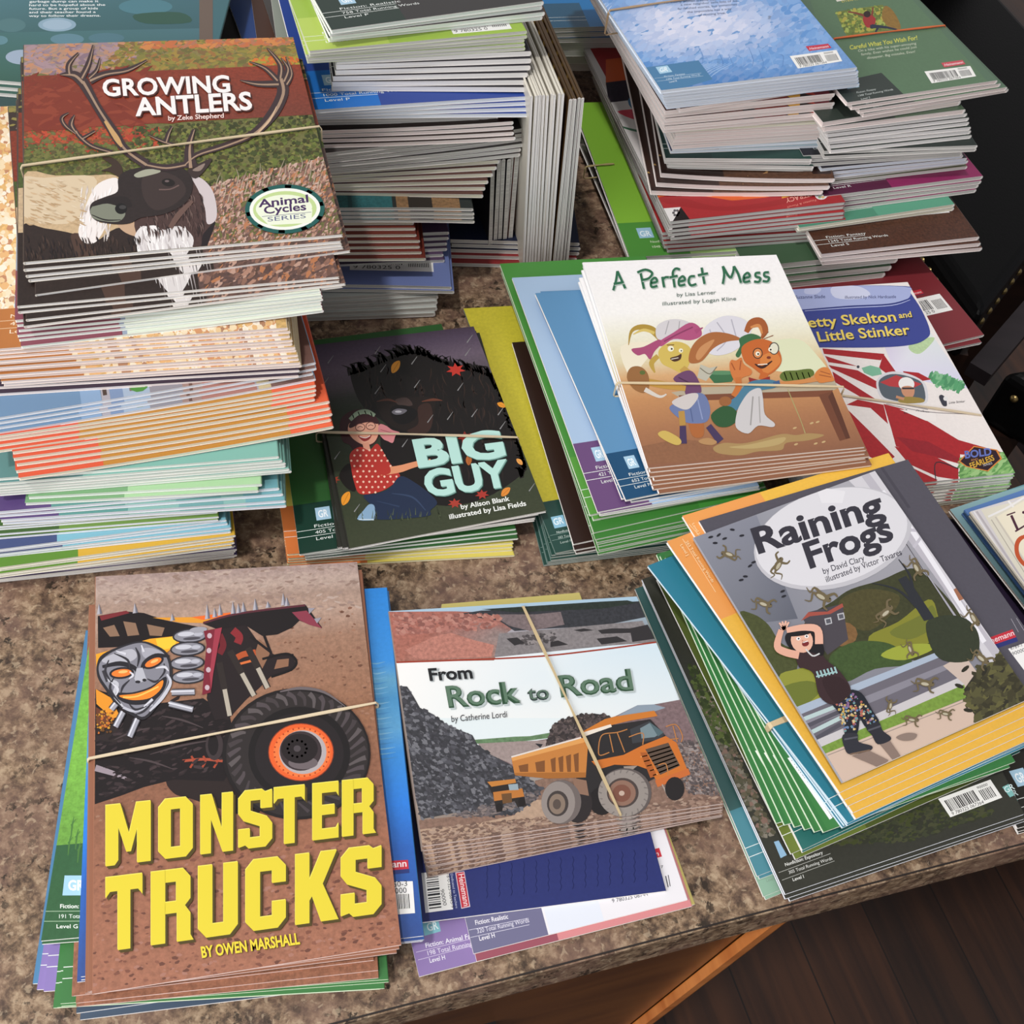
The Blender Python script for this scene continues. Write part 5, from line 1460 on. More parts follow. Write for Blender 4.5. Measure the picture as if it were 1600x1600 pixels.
def P_BETTY(c):
    c.crop(1200, 400, .25)
    c.poly([(-200, 180), (880, 190), (1560, 1370), (300, 1640)], '#ece4e0', .04)
    c.poly([(730, 570), (1010, 470), (1260, 830), (1000, 790), (790, 720)], ['#d8cfe4', '#dfe6e2', '#d4d0e8', '#d9d4ea', '#e4dff0'])
    c.blob([(880, 560), (960, 520), (1040, 510), (1010, 560), (950, 610), (900, 600)], '#b8d0a0', .1)
    c.scatter([(1000, 740), (1060, 750), (1200, 790), (1230, 840), (1060, 800)], 50, 22, ['#4f9a68', '#6fae7c', '#3c8458', '#8cc094'], -50, 2)
    R1, R2 = '#a8242a', '#93202a'
    for q in ([(340, 578), (728, 612), (705, 652), (350, 612)], [(356, 624), (560, 690), (378, 664)], [(378, 682), (560, 715), (690, 790), (694, 838), (395, 702)], [(402, 722), (668, 892), (590, 888), (420, 790)],
              [(694, 700), (720, 612), (800, 725), (745, 738)], [(490, 930), (560, 898), (722, 930), (750, 1050), (640, 950)], [(500, 962), (640, 1100), (792, 1255), (735, 1300), (600, 1240)],
              [(722, 925), (840, 955), (960, 1010), (1190, 1150), (1465, 1228), (1450, 1258), (1200, 1240), (1200, 1300), (800, 1190), (770, 1080)],
              [(790, 1190), (1000, 1230), (1190, 1330), (1190, 1400), (1060, 1380), (880, 1300)], [(830, 1290), (1060, 1400), (1000, 1450), (850, 1350)], [(844, 720), (940, 730), (1020, 772), (960, 782), (850, 750)]):
        c.poly(q, R1, .12)
    c.poly([(800, 1130), (1000, 1160), (1190, 1262), (1195, 1290), (900, 1220)], R2, .12)
    c.poly([(585, 700), (640, 684), (700, 700), (712, 740), (650, 752), (600, 730)], '#7fb89a')
    c.ell(563, 693, 9, 9, '#3a3c48')
    c.blob([(676, 790), (720, 738), (800, 722), (900, 745), (975, 790), (998, 850), (990, 918), (900, 930), (760, 912), (700, 880)], '#d8d6da')
    c.blob([(690, 792), (730, 750), (800, 738), (900, 760), (965, 800), (980, 905), (900, 918), (770, 900), (712, 870)], '#565f68'); c.poly([(700, 790), (800, 745), (960, 800), (900, 830), (760, 815)], '#b83c40')
    c.ell(865, 800, 50, 42, '#efece8', 10); c.blob([(835, 822), (880, 812), (915, 832), (905, 880), (870, 885), (840, 862)], '#c98f70'); c.stroke([(838, 828), (912, 828)], 11, '#3a3436'); c.blob([(810, 905), (860, 880), (960, 890), (970, 915), (860, 922)], '#9a8340'); c.stroke([(800, 880), (850, 895)], 16, '#c48b68')
    c.stroke([(738, 925), (1000, 975), (1320, 990)], 4, '#8a8488'); c.stroke([(460, 880), (700, 905), (1000, 960)], 4, '#9a9498')
    c.text('Betty Skelton', (848, 985), (1000, 990), 26, '#2a2a30', 0, italic=.4); c.text('1951', (940, 1020), (972, 1022), 10, '#2a2a30'); c.text('Little Stinker', (1130, 925), (1229, 915), 14, '#2a2a30', 0, italic=.3)
    c.blob([(1068, 880), (1085, 868), (1110, 890), (1118, 935), (1095, 938), (1080, 915)], '#3a3a44'); c.ell(1110, 892, 15, 14, '#e6e2e0')
    c.poly([(820, 960), (1048, 985), (1052, 1040), (985, 1030)], '#efe8e4')
    c.poly([(1195, 1262), (1470, 1225), (1570, 1370), (1200, 1440)], '#6fa45c', .2)
    c.scatter([(1200, 1280), (1460, 1240), (1540, 1350), (1200, 1400)], 110, 16, ['#5a944c', '#8cbc70', '#4a7f42', '#a8cc8a'], -30, 3)
    c.stroke([(1048, 1400), (1052, 1290), (1190, 1330)], 6, '#2c2c34')
    hx = [(1190, 1285), (1285, 1188), (1432, 1212), (1462, 1268), (1375, 1348), (1235, 1318)]
    c.poly(hx, '#d8843a'); c.poly([(1325 + (x - 1325) * .92, 1268 + (y - 1268) * .92) for x, y in hx], '#2c1620')
    c.text('BOLD', (1232, 1266), (1398, 1244), 44, '#6474bc', .03); c.text('AND', (1268, 1284), (1312, 1278), 14, '#c88a50'); c.text('FEARLESS', (1268, 1330), (1416, 1276), 34, '#dcae3c', .02); c.text('SERIES', (1345, 1316), (1402, 1302), 13, '#c8c4c8')
    # title panel
    c.blob([(-200, 190), (300, 185), (860, 190), (885, 225), (960, 340), (1012, 470), (985, 520), (900, 555), (700, 572), (330, 572), (-200, 560)], '#3b4690')
    c.blob([(-200, 190), (300, 186), (840, 192), (890, 225), (870, 270), (760, 300), (500, 312), (220, 335), (-200, 330)], '#a8b2dc')
    c.blob([(400, 195), (560, 190), (640, 240), (560, 270), (420, 262)], '#d0d4ec'); c.blob([(240, 200), (330, 205), (300, 240), (230, 235)], '#c4caea')
    c.stroke([(220, 338), (500, 316), (760, 302), (880, 268)], [5, 7, 7, 4], '#2c3676'); c.stroke([(230, 345), (500, 325), (770, 310), (888, 275)], [3, 5, 5, 3], '#b8c0e6')
    c.text('by Suzanne Slade', (130, 270), (357, 264), 20, '#34386a', .006); c.text('illustrated by Nick Hardcastle', (480, 268), (800, 264), 18, '#34386a', .006)
    for t, a, b, cap in (('Betty Skelton', (196, 452), (804, 408), 62), ('and', (820, 390), (900, 382), 36), ('Little Stinker', (318, 536), (892, 490), 62)):
        c.text(t, (a[0] + 6, a[1] + 7), (b[0] + 6, b[1] + 7), cap, '#1b1f4a', .02, up=(-.3, -1)); c.text(t, a, b, cap, '#ecd264', .018, up=(-.3, -1))
def code(c, q, n=26, num=True, dark='#17161a', bg='#f2f0ec', rev=False):
    """a barcode label on the quad q = TL TR BR BL"""
    c.poly(q, bg)
    TL, TR, BR, BL = q
    def L(u, v):
        return tuple((TL[k] * (1 - u) + TR[k] * u) * (1 - v) + (BL[k] * (1 - u) + BR[k] * u) * v for k in (0, 1))
    r = random.Random(int(abs(TL[0])))
    c.layer += 1
    u = .07
    while u < .62:
        k = r.choice((.008, .014, .022))
        c.poly([L(u, .18), L(u + k, .18), L(u + k, .76), L(u, .76)], dark, nl=False); u += k + r.choice((.009, .016))
    u = .70
    while u < .93:
        k = r.choice((.010, .016))
        c.poly([L(u, .30), L(u + k, .30), L(u + k, .84), L(u, .84)], dark, nl=False); u += k + .016
    if num:
        h = math.hypot(BL[0] - TL[0], BL[1] - TL[1]) * .15
        c.text('9 780325 067364', L(.05, .95), L(.66, .95), h, dark)
        c.text('90000', L(.70, .22), L(.90, .22), h * .8, dark)

def P_BLUE(c):
    c.crop(860, 0, .4625)
    c.poly([(60, -260), (760, -300), (1030, 235), (370, 325)], ['#7fa8dc', '#a8c0e6', '#6d97cc', '#5f8ec4'], .12)
    r = random.Random(8)
    c.layer += 1
    lay = c.layer
    for k in range(2600):
        x, y = r.uniform(180, 960), r.uniform(-120, 300)
        d1 = math.hypot((x - 500) / 270, (y - 90 + (x - 500) * .02) / 95)
        d2 = math.hypot((x - 350) / 150, (y - 40) / 60)
        f = max(0, min(1, 1.35 - d1)) * .8 + max(0, .6 - d2) * .5 + r.uniform(-.16, .16)
        f = max(0, min(1, f))
        lo = mixc('#5f92cf', '#86aee0', r.random())
        if y > 200:
            lo = mixc(lo, '#3f78b8', min(1, (y - 200) / 90))
        c.layer = lay + k * .003
        c.ell(x, y, r.uniform(10, 26), r.uniform(5, 12), mixc(lo, '#e2e2f2', f), -25 + r.uniform(-20, 20), 7, nl=False)
    c.layer += 1
    for k in range(16):
        r = 60 + k * 13
        c.stroke([(255 + r * math.cos(t), 40 + r * .55 * math.sin(t)) for t in (2.6, 2.9, 3.2, 3.5, 3.8)], [1, 2, 2, 2, 1], '#d3def2', 3, nl=False)
    for k in range(14):
        c.stroke([(500 + k * 34, 160 + (k % 5) * 8), (515 + k * 34, 190 + (k % 4) * 10), (512 + k * 34, 225)], [1, 2, 1], ['#5482be', '#8fb0dc', '#4b78b4'][k % 3], 3, nl=False)
    for k in range(9):
        c.stroke([(380 + 18 * k, 290 - k * 2), (440 + 16 * k, 240), (520 + 12 * k, 215)], [1, 2, 1], '#a9c4e6', 3, nl=False)
    c.poly([(322, 228), (500, 204), (548, 268), (366, 322)], '#4a7da6')
    c.poly([(355, 227), (395, 221), (412, 243), (370, 250)], '#a7cde4'); c.text('GR', (370, 244), (398, 240), 14, '#e8f4fa', .03)
    c.text('Fiction: Fantasy', (385, 262), (455, 252), 6, '#c6d8e8'); c.text('1396 Total Running Words', (392, 271), (506, 255), 6, '#c6d8e8'); c.text('Level R', (402, 280), (428, 276), 6, '#dfe8f0')
    c.stroke([(352, 265), (510, 247)], 1, '#b6cce0'); c.stroke([(360, 275), (516, 257)], 1, '#b6cce0')
    for t, a, b in (('An elderly woman dreams that', (385, 12), (560, 2)), ('a new neighbor tells lots of his', (440, 20), (632, 6)), ('far-fetched stories, but sometimes', (430, 34), (630, 18)), ('the impossible has a way', (462, 45), (612, 33)), ('of coming true.', (500, 55), (592, 47))):
        c.text(t, a, b, 7, '#4a5a80', .004)
    c.poly([(862, 157), (938, 148), (950, 162), (874, 173)], '#c43348'); c.text('Heinemann', (876, 169), (940, 160), 8, '#f2d8dc', .01)
    code(c, [(808, 190), (966, 169), (986, 207), (836, 232)])

def P_GREENTOP(c):
    c.crop(860, 0, .4625)
    c.poly([(860, -60), (1150, -80), (1500, 300), (1000, 400)], '#5a765a', .06)
    c.poly([(960, -10), (1010, -16), (1016, -4), (968, 6)], '#d8d4c8'); c.text('LITERACY', (985, 8), (1050, -2), 8, '#d8c05a')
    c.poly([(962, 40), (1122, 16), (1186, 96), (1002, 124)], '#6f7a3a', .25)
    c.scatter([(965, 42), (1120, 20), (1180, 92), (1005, 118)], 110, 9, ['#8f9a3a', '#4f6a30', '#b8a848', '#3c5428', '#a8b85a'], 0, 1.2)
    c.blob([(1130, 20), (1160, 40), (1184, 94), (1150, 98), (1120, 60)], '#8a6a30', .2)
    c.stroke([(1065, 55), (1035, 45), (1005, 40)], [10, 6, 5], '#7a3a28'); c.stroke([(1085, 60), (1088, 40), (1090, 24)], [10, 6, 5], '#7a3a28')
    c.blob([(1055, 62), (1075, 50), (1098, 62), (1092, 88), (1068, 92)], '#9c2c2c'); c.ell(1070, 48, 12, 11, '#2a1a18'); c.stroke([(1080, 90), (1105, 92), (1098, 108)], [12, 9, 6], '#262c40'); c.stroke([(1085, 88), (1130, 92), (1170, 100)], [12, 8, 5], '#262c40')
    c.text('Careful What You Wish For!', (1012, 168), (1240, 134), 14, '#c9c85a', .02)
    for t, a, b in (('On a hike with his super-annoying', (1040, 176), (1236, 150)), ('family, Evan wishes he could just', (1050, 188), (1238, 162)), ('disappear. Big mistake, Evan!', (1070, 200), (1232, 178))):
        c.text(t, a, b, 8, '#cfd4c0')
    c.poly([(955, 282), (1118, 246), (1196, 322), (1010, 372)], '#343c38')
    c.poly([(992, 278), (1030, 270), (1044, 294), (1004, 302)], '#a9cfe0'); c.text('GR', (1005, 296), (1034, 290), 14, '#e8f4fa', .03)
    c.text('Fiction: Fantasy', (1035, 316), (1100, 304), 6, '#c6ccc8'); c.text('1308 Total Running Words', (1040, 327), (1158, 305), 6, '#c6ccc8'); c.text('Level S', (1050, 338), (1080, 332), 6, '#c6ccc8')
    c.poly([(1320, 213), (1392, 203), (1402, 217), (1330, 228)], '#c8505a'); c.text('Heinemann', (1332, 224), (1394, 214), 8, '#f2d8dc', .01)
    code(c, [(1263, 242), (1418, 223), (1438, 258), (1288, 282)])

def P_PURPLE(c):
    c.uv().rect(0, 0, 1, 1, '#4a3a6a').rect(0, .8, .3, 1, '#3a2c58')
def P_TEALP(c):
    c.uv().rect(0, 0, 1, 1, '#86b3ac').rect(0, .86, .20, 1, '#5a4478').rect(.20, .86, .44, 1, '#5d958e').rect(.62, .9, .78, 1, '#6fa0a0').rect(.86, 0, 1, 1, '#6fa4ac')
def P_SEA(c):
    c.uv().rect(0, 0, 1, 1, '#7fb5a8').rect(0, .8, .32, 1, '#5d8a88')
    c.uv(); barcode(c, .60, .85, .30, .085)
def P_ORANGE(c):
    c.uv().rect(0, 0, 1, 1, '#bd8438').rect(0, 0, .29, 1, '#d95a3c').rect(.82, 0, 1, 1, '#de6440').rect(.29, 0, .84, .5, '#d95a3c')
def P_HOUSE(c):
    c.uv().rect(0, 0, 1, 1, '#a9a4ac')
    c.rect(0, .6, .36, 1, '#86a2c2').rect(0, .78, .30, 1, '#6d8cac').rect(.36, .5, .42, 1, '#7a8fb0')
    for u, w, col in ((.40, .08, '#9fb0c4'), (.48, .10, '#8d8a92'), (.58, .06, '#9c8078'), (.64, .18, '#a8746a'), (.82, .04, '#c8b48c'), (.86, .14, '#7a5a52')):
        c.rect(u, .55, u + w, 1, col)
    c.rect(.68, .62, .78, .90, '#5f3f2c').rect(.69, .64, .77, .87, '#6fa0aa').rect(.50, .60, .56, .92, '#c8c4b8')
    c.rect(.34, .70, .352, .98, '#4a3a34').rect(.42, .66, .432, .98, '#7a6a68').rect(.60, .6, .61, 1, '#6a4a40')
    for u, v, s in ((.45, .96, .03), (.52, .94, .035), (.49, .66, .05), (.60, .68, .04)):
        c.ell(u, v, s, .03, '#4c8a3c', 0, 10)
    c.text('432 Total Running Words', (.03, .86), (.27, .86), .016, '#dfe8f0'); c.text('Level K', (.03, .90), (.11, .90), .016, '#eef4f8')
def P_POP(c):
    c.uv().rect(0, 0, 1, 1, '#dcb070', .25)
    c.scatter([(0, 0), (.35, 0), (.35, .86), (0, .86)], 520, .020, ['#f6ecd8', '#f0dcb4', '#e0a860', '#fbf4e6', '#c87838', '#f3e2c4', '#e8c48c', '#a85a28'], 0, 1.1, 90, 6, 4, seed=1)
    c.scatter([(0, .80), (1, .80), (1, 1), (0, 1)], 900, .016, ['#f6ecd8', '#f0dcb4', '#e0a860', '#fbf4e6', '#c87838', '#f3e2c4', '#e8c48c', '#8f4a22'], 0, 1.1, 90, 6, 4, seed=2)
    c.rect(.965, 0, 1, 1, '#c9a468', .3)
    c.rect(0, .86, .27, 1, '#b4713a')
    c.rect(.10, .805, .165, .856, '#8fc0dc'); c.text('GR', (.108, .848), (.157, .848), .030, '#f0f8ff', .02)
    for v, t in ((.895, 'Nonfiction'), (.922, '428 Total'), (.950, 'Level K')):
        c.text(t, (.09, v), (.09 + .015 * len(t), v), .013, '#f2dcc0')
    c.rect(0, .903, .27, .905, '#e0c09c'); c.rect(0, .930, .27, .932, '#e0c09c')
def P_MAROON(c):
    c.uv().rect(0, 0, 1, 1, '#9aa6b8').rect(0, .8, .34, 1, '#8a4a58').rect(.34, .9, 1, 1, '#dfe6d4')
def P_TEALPHOTO(c):
    c.crop(0, 0, .175)
    c.poly([(-400, -300), (1900, -300), (1900, 920), (-400, 920)], ['#52808c', '#44707c', '#2c4a4c', '#2a4a3c'])
    c.poly([(-400, 300), (1900, 250), (1900, 900), (-400, 900)], ['#3f6a68', '#48707a', '#28444a', '#2f5a40'])
    for x, y, a, b, col in ((510, 220, 170, 62, '#88a4b6'), (510, 220, 130, 46, '#9bb2c4'), (200, 510, 150, 66, '#9aaabd'), (100, 225, 130, 62, '#4d7478'), (600, 350, 150, 50, '#5c8290'), (950, 340, 160, 46, '#4d7480'), (0, 360, 70, 40, '#5c8690'), (1300, 60, 240, 70, '#4a7a86')):
        c.ell(x, y, a, b, col, 0, 26)
    c.blob([(1200, 130), (1600, 110), (1700, 200), (1300, 210)], '#2f5548')
    for k, t in enumerate(('garbage dump can make it', 'hard to be hopeful about the', 'future. But a group of kids', 'and their teacher found a', 'way to follow their dreams.')):
        y = 20 + k * 32
        c.text(t, (262 - k, y + 4), ((880, 940, 875, 855, 898)[k], y), 19, '#eef2f2', .012)
    c.rect(1780, -300, 1900, 900, '#6a5a50')
def P_DTEAL(c):
    c.uv().rect(0, 0, 1, 1, '#262c2c').rect(.15, .75, .60, 1, '#2b6266', .3).rect(.38, .75, .40, 1, '#1f4a4e').rect(.62, .8, .94, 1, '#8a6a4a', .4).rect(.68, .84, .80, 1, '#2c2622')
    barcode(c, .60, .78, .30, .10)
def P_GOLD(c):
    c.uv()
    for k in range(26):
        c.rect(0, k / 26, 1, (k + .5) / 26, ['#a8843a', '#3c2414', '#c09a4c', '#5a3418'][k % 4])
def P_LEAF(c):
    c.uv().rect(0, 0, 1, 1, '#2a2622', .5)
    c.scatter([(0, 0), (1, 0), (1, 1), (0, 1)], 120, .03, ['#4a3c34', '#5a2a20', '#3c4438', '#74706a', '#221c1a'], 30, 2)
def P_LIME(c):
    c.uv().rect(0, 0, 1, 1, '#84b83c').rect(.3, 0, 1, 1, '#93bf52').rect(0, .80, .33, 1, '#4f8f3c').rect(.33, .80, 1, 1, '#a9cc7c')
    c.rect(.09, .835, .17, .895, '#9cc4dc'); c.text('GR', (.10, .884), (.16, .884), .03, '#e8f4fa', .02)
    c.text('Nonfiction: Expository', (.14, .925), (.36, .925), .013, '#dfeacc'); c.text('1048 Total Running Words', (.14, .955), (.40, .955), .013, '#dfeacc')
    barcode(c, .60, .88, .28, .09)
def P_RED(c):
    c.crop(960, 120, .225)
    c.poly([(-500, -800), (1000, -900), (1570, 880), (380, 1020)], '#a4282c', .08)
    c.poly([(-500, -800), (700, -900), (1420, 705), (1100, 780), (600, 850), (270, 850), (0, 400)], '#d4cfcd')
    c.poly([(-500, -800), (700, -900), (760, -100), (-60, 0)], '#982528')
    c.poly([(-60, -120), (760, -220), (760, -60), (-60, 60)], '#c85a2c')
    c.poly([(-60, 40), (760, -60), (800, 80), (-40, 180)], '#2c2430', .4); c.blob([(100, 150), (260, 120), (300, 200), (140, 230)], '#4a7aa0'); c.blob([(20, 240), (200, 230), (160, 300)], '#c84a5a')
    c.stroke([(0, 330), (200, 380), (420, 330), (700, 380)], [10, 16, 14, 8], '#3c6a50')
    c.stroke([(255, 850), (380, 812), (520, 802), (800, 842), (1100, 812), (1460, 706)], [40, 38, 36, 34, 34, 44], '#dc642a')
    c.poly([(270, 880), (420, 830), (560, 820), (820, 860), (1120, 832), (1480, 725), (1570, 880), (380, 1020)], '#a6292d', .06)
    c.blob([(300, 860), (420, 826), (700, 900), (1000, 880), (1400, 800), (1100, 900), (700, 930)], '#9c2428')
    c.poly([(318, 916), (460, 905), (398, 1020), (372, 1008)], '#e6e2e0'); c.poly([(462, 906), (535, 1005), (392, 1026)], '#1a1416')
    for k in range(6):
        t = k * math.pi / 3
        c.ell(428 + 18 * math.cos(t), 945 + 18 * math.sin(t), 10, 9, '#5a565a', 0, 8, nl=False)
    c.stroke([(1162, 840), (1436, 772)], 11, '#e09a3c')
    c.text('LITERACY', (1385, 795), (1188, 846), 30, '#eaa898', .01); c.text('Fountas & Pinnell', (1398, 850), (1200, 900), 14, '#e08a7c')
    c.ell(1436, 822, 44, 32, '#e8e4e4', 0, 16)
    for k, cc in enumerate(('#5a7ab0', '#d8a83a', '#7a9a4a', '#a05a8a', '#3c8a8a', '#c84a3c')):
        t = k * math.pi / 3
        c.ell(1436 + 22 * math.cos(t), 822 + 16 * math.sin(t), 12, 10, cc, 0, 8, nl=False)
def P_BROWN(c):
    c.uv().rect(0, 0, 1, 1, '#33221e', .25).rect(.30, .6, 1, 1, '#5a3c2c', .4)
    c.blob([(.5, .99), (.58, .93), (.66, .90), (.62, .97)], '#b88a58')
    barcode(c, .62, .80, .26, .075)
    c.text('940 Total Running Words', (.08, .90), (.34, .90), .013, '#8a6a5a'); c.text('Level S', (.16, .935), (.24, .935), .015, '#b8a898')
    c.scatter([(0, 0), (.08, 0), (.08, .9), (0, .9)], 60, .016, ['#6a4a34', '#8a2c20', '#2c2c44', '#c09a5a', '#1c1418'], 0, 2.0)
def P_FIRE(c):
    c.uv().rect(0, 0, 1, 1, '#6e3020', .15).rect(0, .84, .33, 1, '#5c2a1e')
    c.rect(.45, .6, 1, 1, '#2a1814', .4)
    for u, v, s, col in ((.62, .95, .14, '#8c2c1e'), (.72, .92, .10, '#d8702c'), (.76, .94, .06, '#f0b040'), (.88, .93, .08, '#c03c28'), (.93, .97, .05, '#7a2430')):
        c.ell(u, v, s, .07, col, 0, 12)
def P_YEL(c):
    c.uv().rect(0, 0, 1, 1, '#cfc23c', .10).rect(0, .82, 1, 1, '#25473f')
    c.crop(430, 460, .29375)
    c.poly([(1465, 1185), (1530, 1172), (1552, 1232), (1486, 1245)], '#8fc0d8'); c.text('GR', (1485, 1228), (1537, 1216), 34, '#e8f4fa', .02, up=(-.3, -1))
    c.text('Nonfiction: Expository', (1498, 1272), (1660, 1240), 12, '#cfdcd6'); c.text('583 Total Running Words', (1506, 1300), (1690, 1262), 12, '#b8c8c0'); c.text('Level M', (1518, 1326), (1582, 1313), 12, '#b8c8c0')
    c.stroke([(1462, 1283), (1700, 1235)], 1.6, '#8fa8a0'); c.stroke([(1472, 1310), (1700, 1262)], 1.6, '#8fa8a0')
def P_GRASS(c):
    c.uv().vgrad(0, 0, 1, .74, [(0, '#8fc48c'), (.2, '#6fb04a'), (.6, '#7db84a'), (1, '#6da044')], .25)
    c.rect(0, .74, 1, 1, '#34603c', .1)
    c.crop(0, 860, .4625)
    for x, y in ((240, 900), (255, 940), (230, 960), (262, 985)):
        c.stroke([(x, y + 70), (x + 4, y + 30), (x + 10, y)], [3, 6, 2], '#4c7a3c', 3); c.stroke([(x, y + 30), (x + 16, y + 8)], [6, 2], '#4c7a3c', 3)
    c.crop(0, 1380, .2)
    c.poly([(505, -60), (660, -60), (650, 95), (488, 96)], '#a6d2ee'); c.text('GR', (533, 54), (660, 54), 75, '#f6fbff', .03)
    for y in (218, 296):
        c.stroke([(340, y + 2), (660, y)], 4, '#b8d4b4')
    c.text('Fiction: Realistic', (470, 195), (800, 195), 30, '#f0f6ee', .02); c.text('191 Total Running Words', (462, 274), (960, 270), 30, '#dfeadf', .008); c.text('Level G', (442, 352), (608, 352), 30, '#f0f6ee', .01)
def P_OCEAN(c):
    c.uv().vgrad(0, 0, 1, 1, [(0, '#2b82d2'), (.24, '#3a8cd6'), (.30, '#5f9cc0'), (.36, '#4a8fc0'), (.45, '#5c9cc8'), (.52, '#3c8ad2'), (.66, '#2f7fdc'), (.78, '#2e63b6'), (1, '#35508f')], .06)
    c.crop(40, 860, .46237)
    for k in range(20):
        y = 380 + k * 17
        c.stroke([(1160 + (k % 3) * 6, y), (1185 + k, y + 3), (1215 + k * 2, y - 4)], [1, 5, 1], ['#6aa4cc', '#4686bc', '#7cb0d0'][k % 3], 3)
    c.poly([(1180, 1052), (1292, 1046), (1296, 1088), (1186, 1098)], '#c9303f'); c.poly([(1186, 1086), (1296, 1076), (1297, 1090), (1188, 1100)], '#2c3a78'); c.text('Heinemann', (1130, 1080), (1288, 1068), 22, '#f6e0e2', .02)
    c.text('978-0-325-06850-3', (1130, 1142), (1290, 1134), 16, '#2a2a30')
    code(c, [(1120, 1122), (1308, 1118), (1316, 1226), (1128, 1240)], num=False)
    c.poly([(1170, 1122), (1308, 1118), (1310, 1160), (1174, 1166)], '#f4f2f0'); c.text('6850-3', (1215, 1140), (1290, 1134), 18, '#2a2a30'); c.text('90000', (1222, 1162), (1288, 1157), 18, '#2a2a30')
def P_LAV(c):
    c.uv().rect(0, 0, 1, 1, '#8a76a4').rect(0, .55, 1, 1, '#9079ae')
    c.crop(580, 900, .4)
    c.poly([(200, 1358), (262, 1340), (272, 1388), (208, 1406)], '#86c2cc'); c.text('GR', (222, 1388), (264, 1377), 30, '#e6f4f4', .02)
    c.text('Fiction: Animal Fantasy', (214, 1452), (440, 1404), 18, '#f0ecf4', .01); c.text('198 Total Running Words', (222, 1482), (470, 1428), 18, '#e4dcec', .004); c.text('Level H', (230, 1511), (290, 1497), 18, '#f0ecf4', .008)
    c.stroke([(175, 1470), (400, 1415)], 2, '#d8cce4'); c.stroke([(183, 1500), (400, 1443)], 2, '#d8cce4')
def P_WHT(c):
    c.uv().rect(0, 0, 1, 1, '#ebe8ec').rect(.35, .75, .6, 1, '#e2e6f0').rect(0, .70, .34, 1, '#716f8e')
    c.crop(580, 900, .4)
    c.text('Fiction: Realistic', (408, 1363), (536, 1338), 18, '#f4f0f6', .01); c.text('320 Total Running Words', (415, 1396), (618, 1352), 18, '#e0dcea', .004); c.text('Level H', (424, 1425), (484, 1411), 18, '#f4f0f6', .008)
    c.stroke([(382, 1383), (614, 1337)], 2, '#d8d4e4'); c.stroke([(388, 1412), (618, 1362)], 2, '#d8d4e4')
    c.poly([(1085, 1072), (1125, 1062), (1136, 1096), (1094, 1106)], '#c9303f'); c.text('n', (1112, 1094), (1124, 1092), 18, '#f6e0e2', .01)
    c.text('9 780325 06744', (942, 1277), (1082, 1248), 15, '#3a3a44'); c.stroke([(1150, 1172), (1160, 1216)], 4, '#34343c'); c.stroke([(1160, 1168), (1168, 1212)], 3, '#34343c'); c.text('7', (1132, 1142), (1142, 1140), 10, '#34343c')
def P_NAVY(c):
    c.uv().rect(0, 0, 1, 1, '#27306c', .06)
    c.crop(580, 900, .4)
    for k in range(14):
        c.stroke([(450 + 48 * k + 6 * (j % 2), 1130 - 5 * k + 16 * j) for j in range(9)], 1.2, '#2d3775', 2, nl=False)
    c.poly([(196, 1160), (302, 1150), (320, 1302), (212, 1316)], '#f0eeea')
    c.layer += 1
    y = 1176
    r = random.Random(4)
    while y < 1300:
        h = r.choice((3, 5, 8))
        c.poly([(214 + (y - 1170) * .1, y + 3), (262 + (y - 1170) * .1, y - 3), (262 + (y - 1170) * .1, y + h - 3), (214 + (y - 1170) * .1, y + h + 3)], '#1c1c22', nl=False)
        y += h + r.choice((4, 6))
    c.text('978-0-325-06845-9', (292, 1152), (312, 1296), 14, '#2c2c34'); c.text('90000', (270, 1225), (282, 1288), 14, '#2c2c34')
    c.poly([(306, 1160), (326, 1158), (346, 1300), (330, 1302)], '#2c3670'); c.text('Dedicated to Teachers', (310, 1164), (330, 1298), 9, '#c4c8e0')
    c.poly([(328, 1158), (364, 1154), (387, 1292), (352, 1300)], '#d8c4cc'); c.poly([(332, 1161), (362, 1157), (383, 1289), (354, 1296)], '#c02c3c'); c.text('Heinemann', (340, 1166), (362, 1290), 22, '#f4dcdc', .01)
def P_DKG(c):
    c.uv().rect(0, 0, 1, 1, '#8fb39c').rect(.075, .02, 1, .965, '#1c2f24')
    c.crop(1020, 1080, .2125)
    c.text('Level H', (838, 1404), (915, 1380), 22, '#7d9484'); c.stroke([(745, 1340), (940, 1290)], 2, '#7d9484'); c.stroke([(765, 1395), (950, 1345)], 2, '#7d9484')
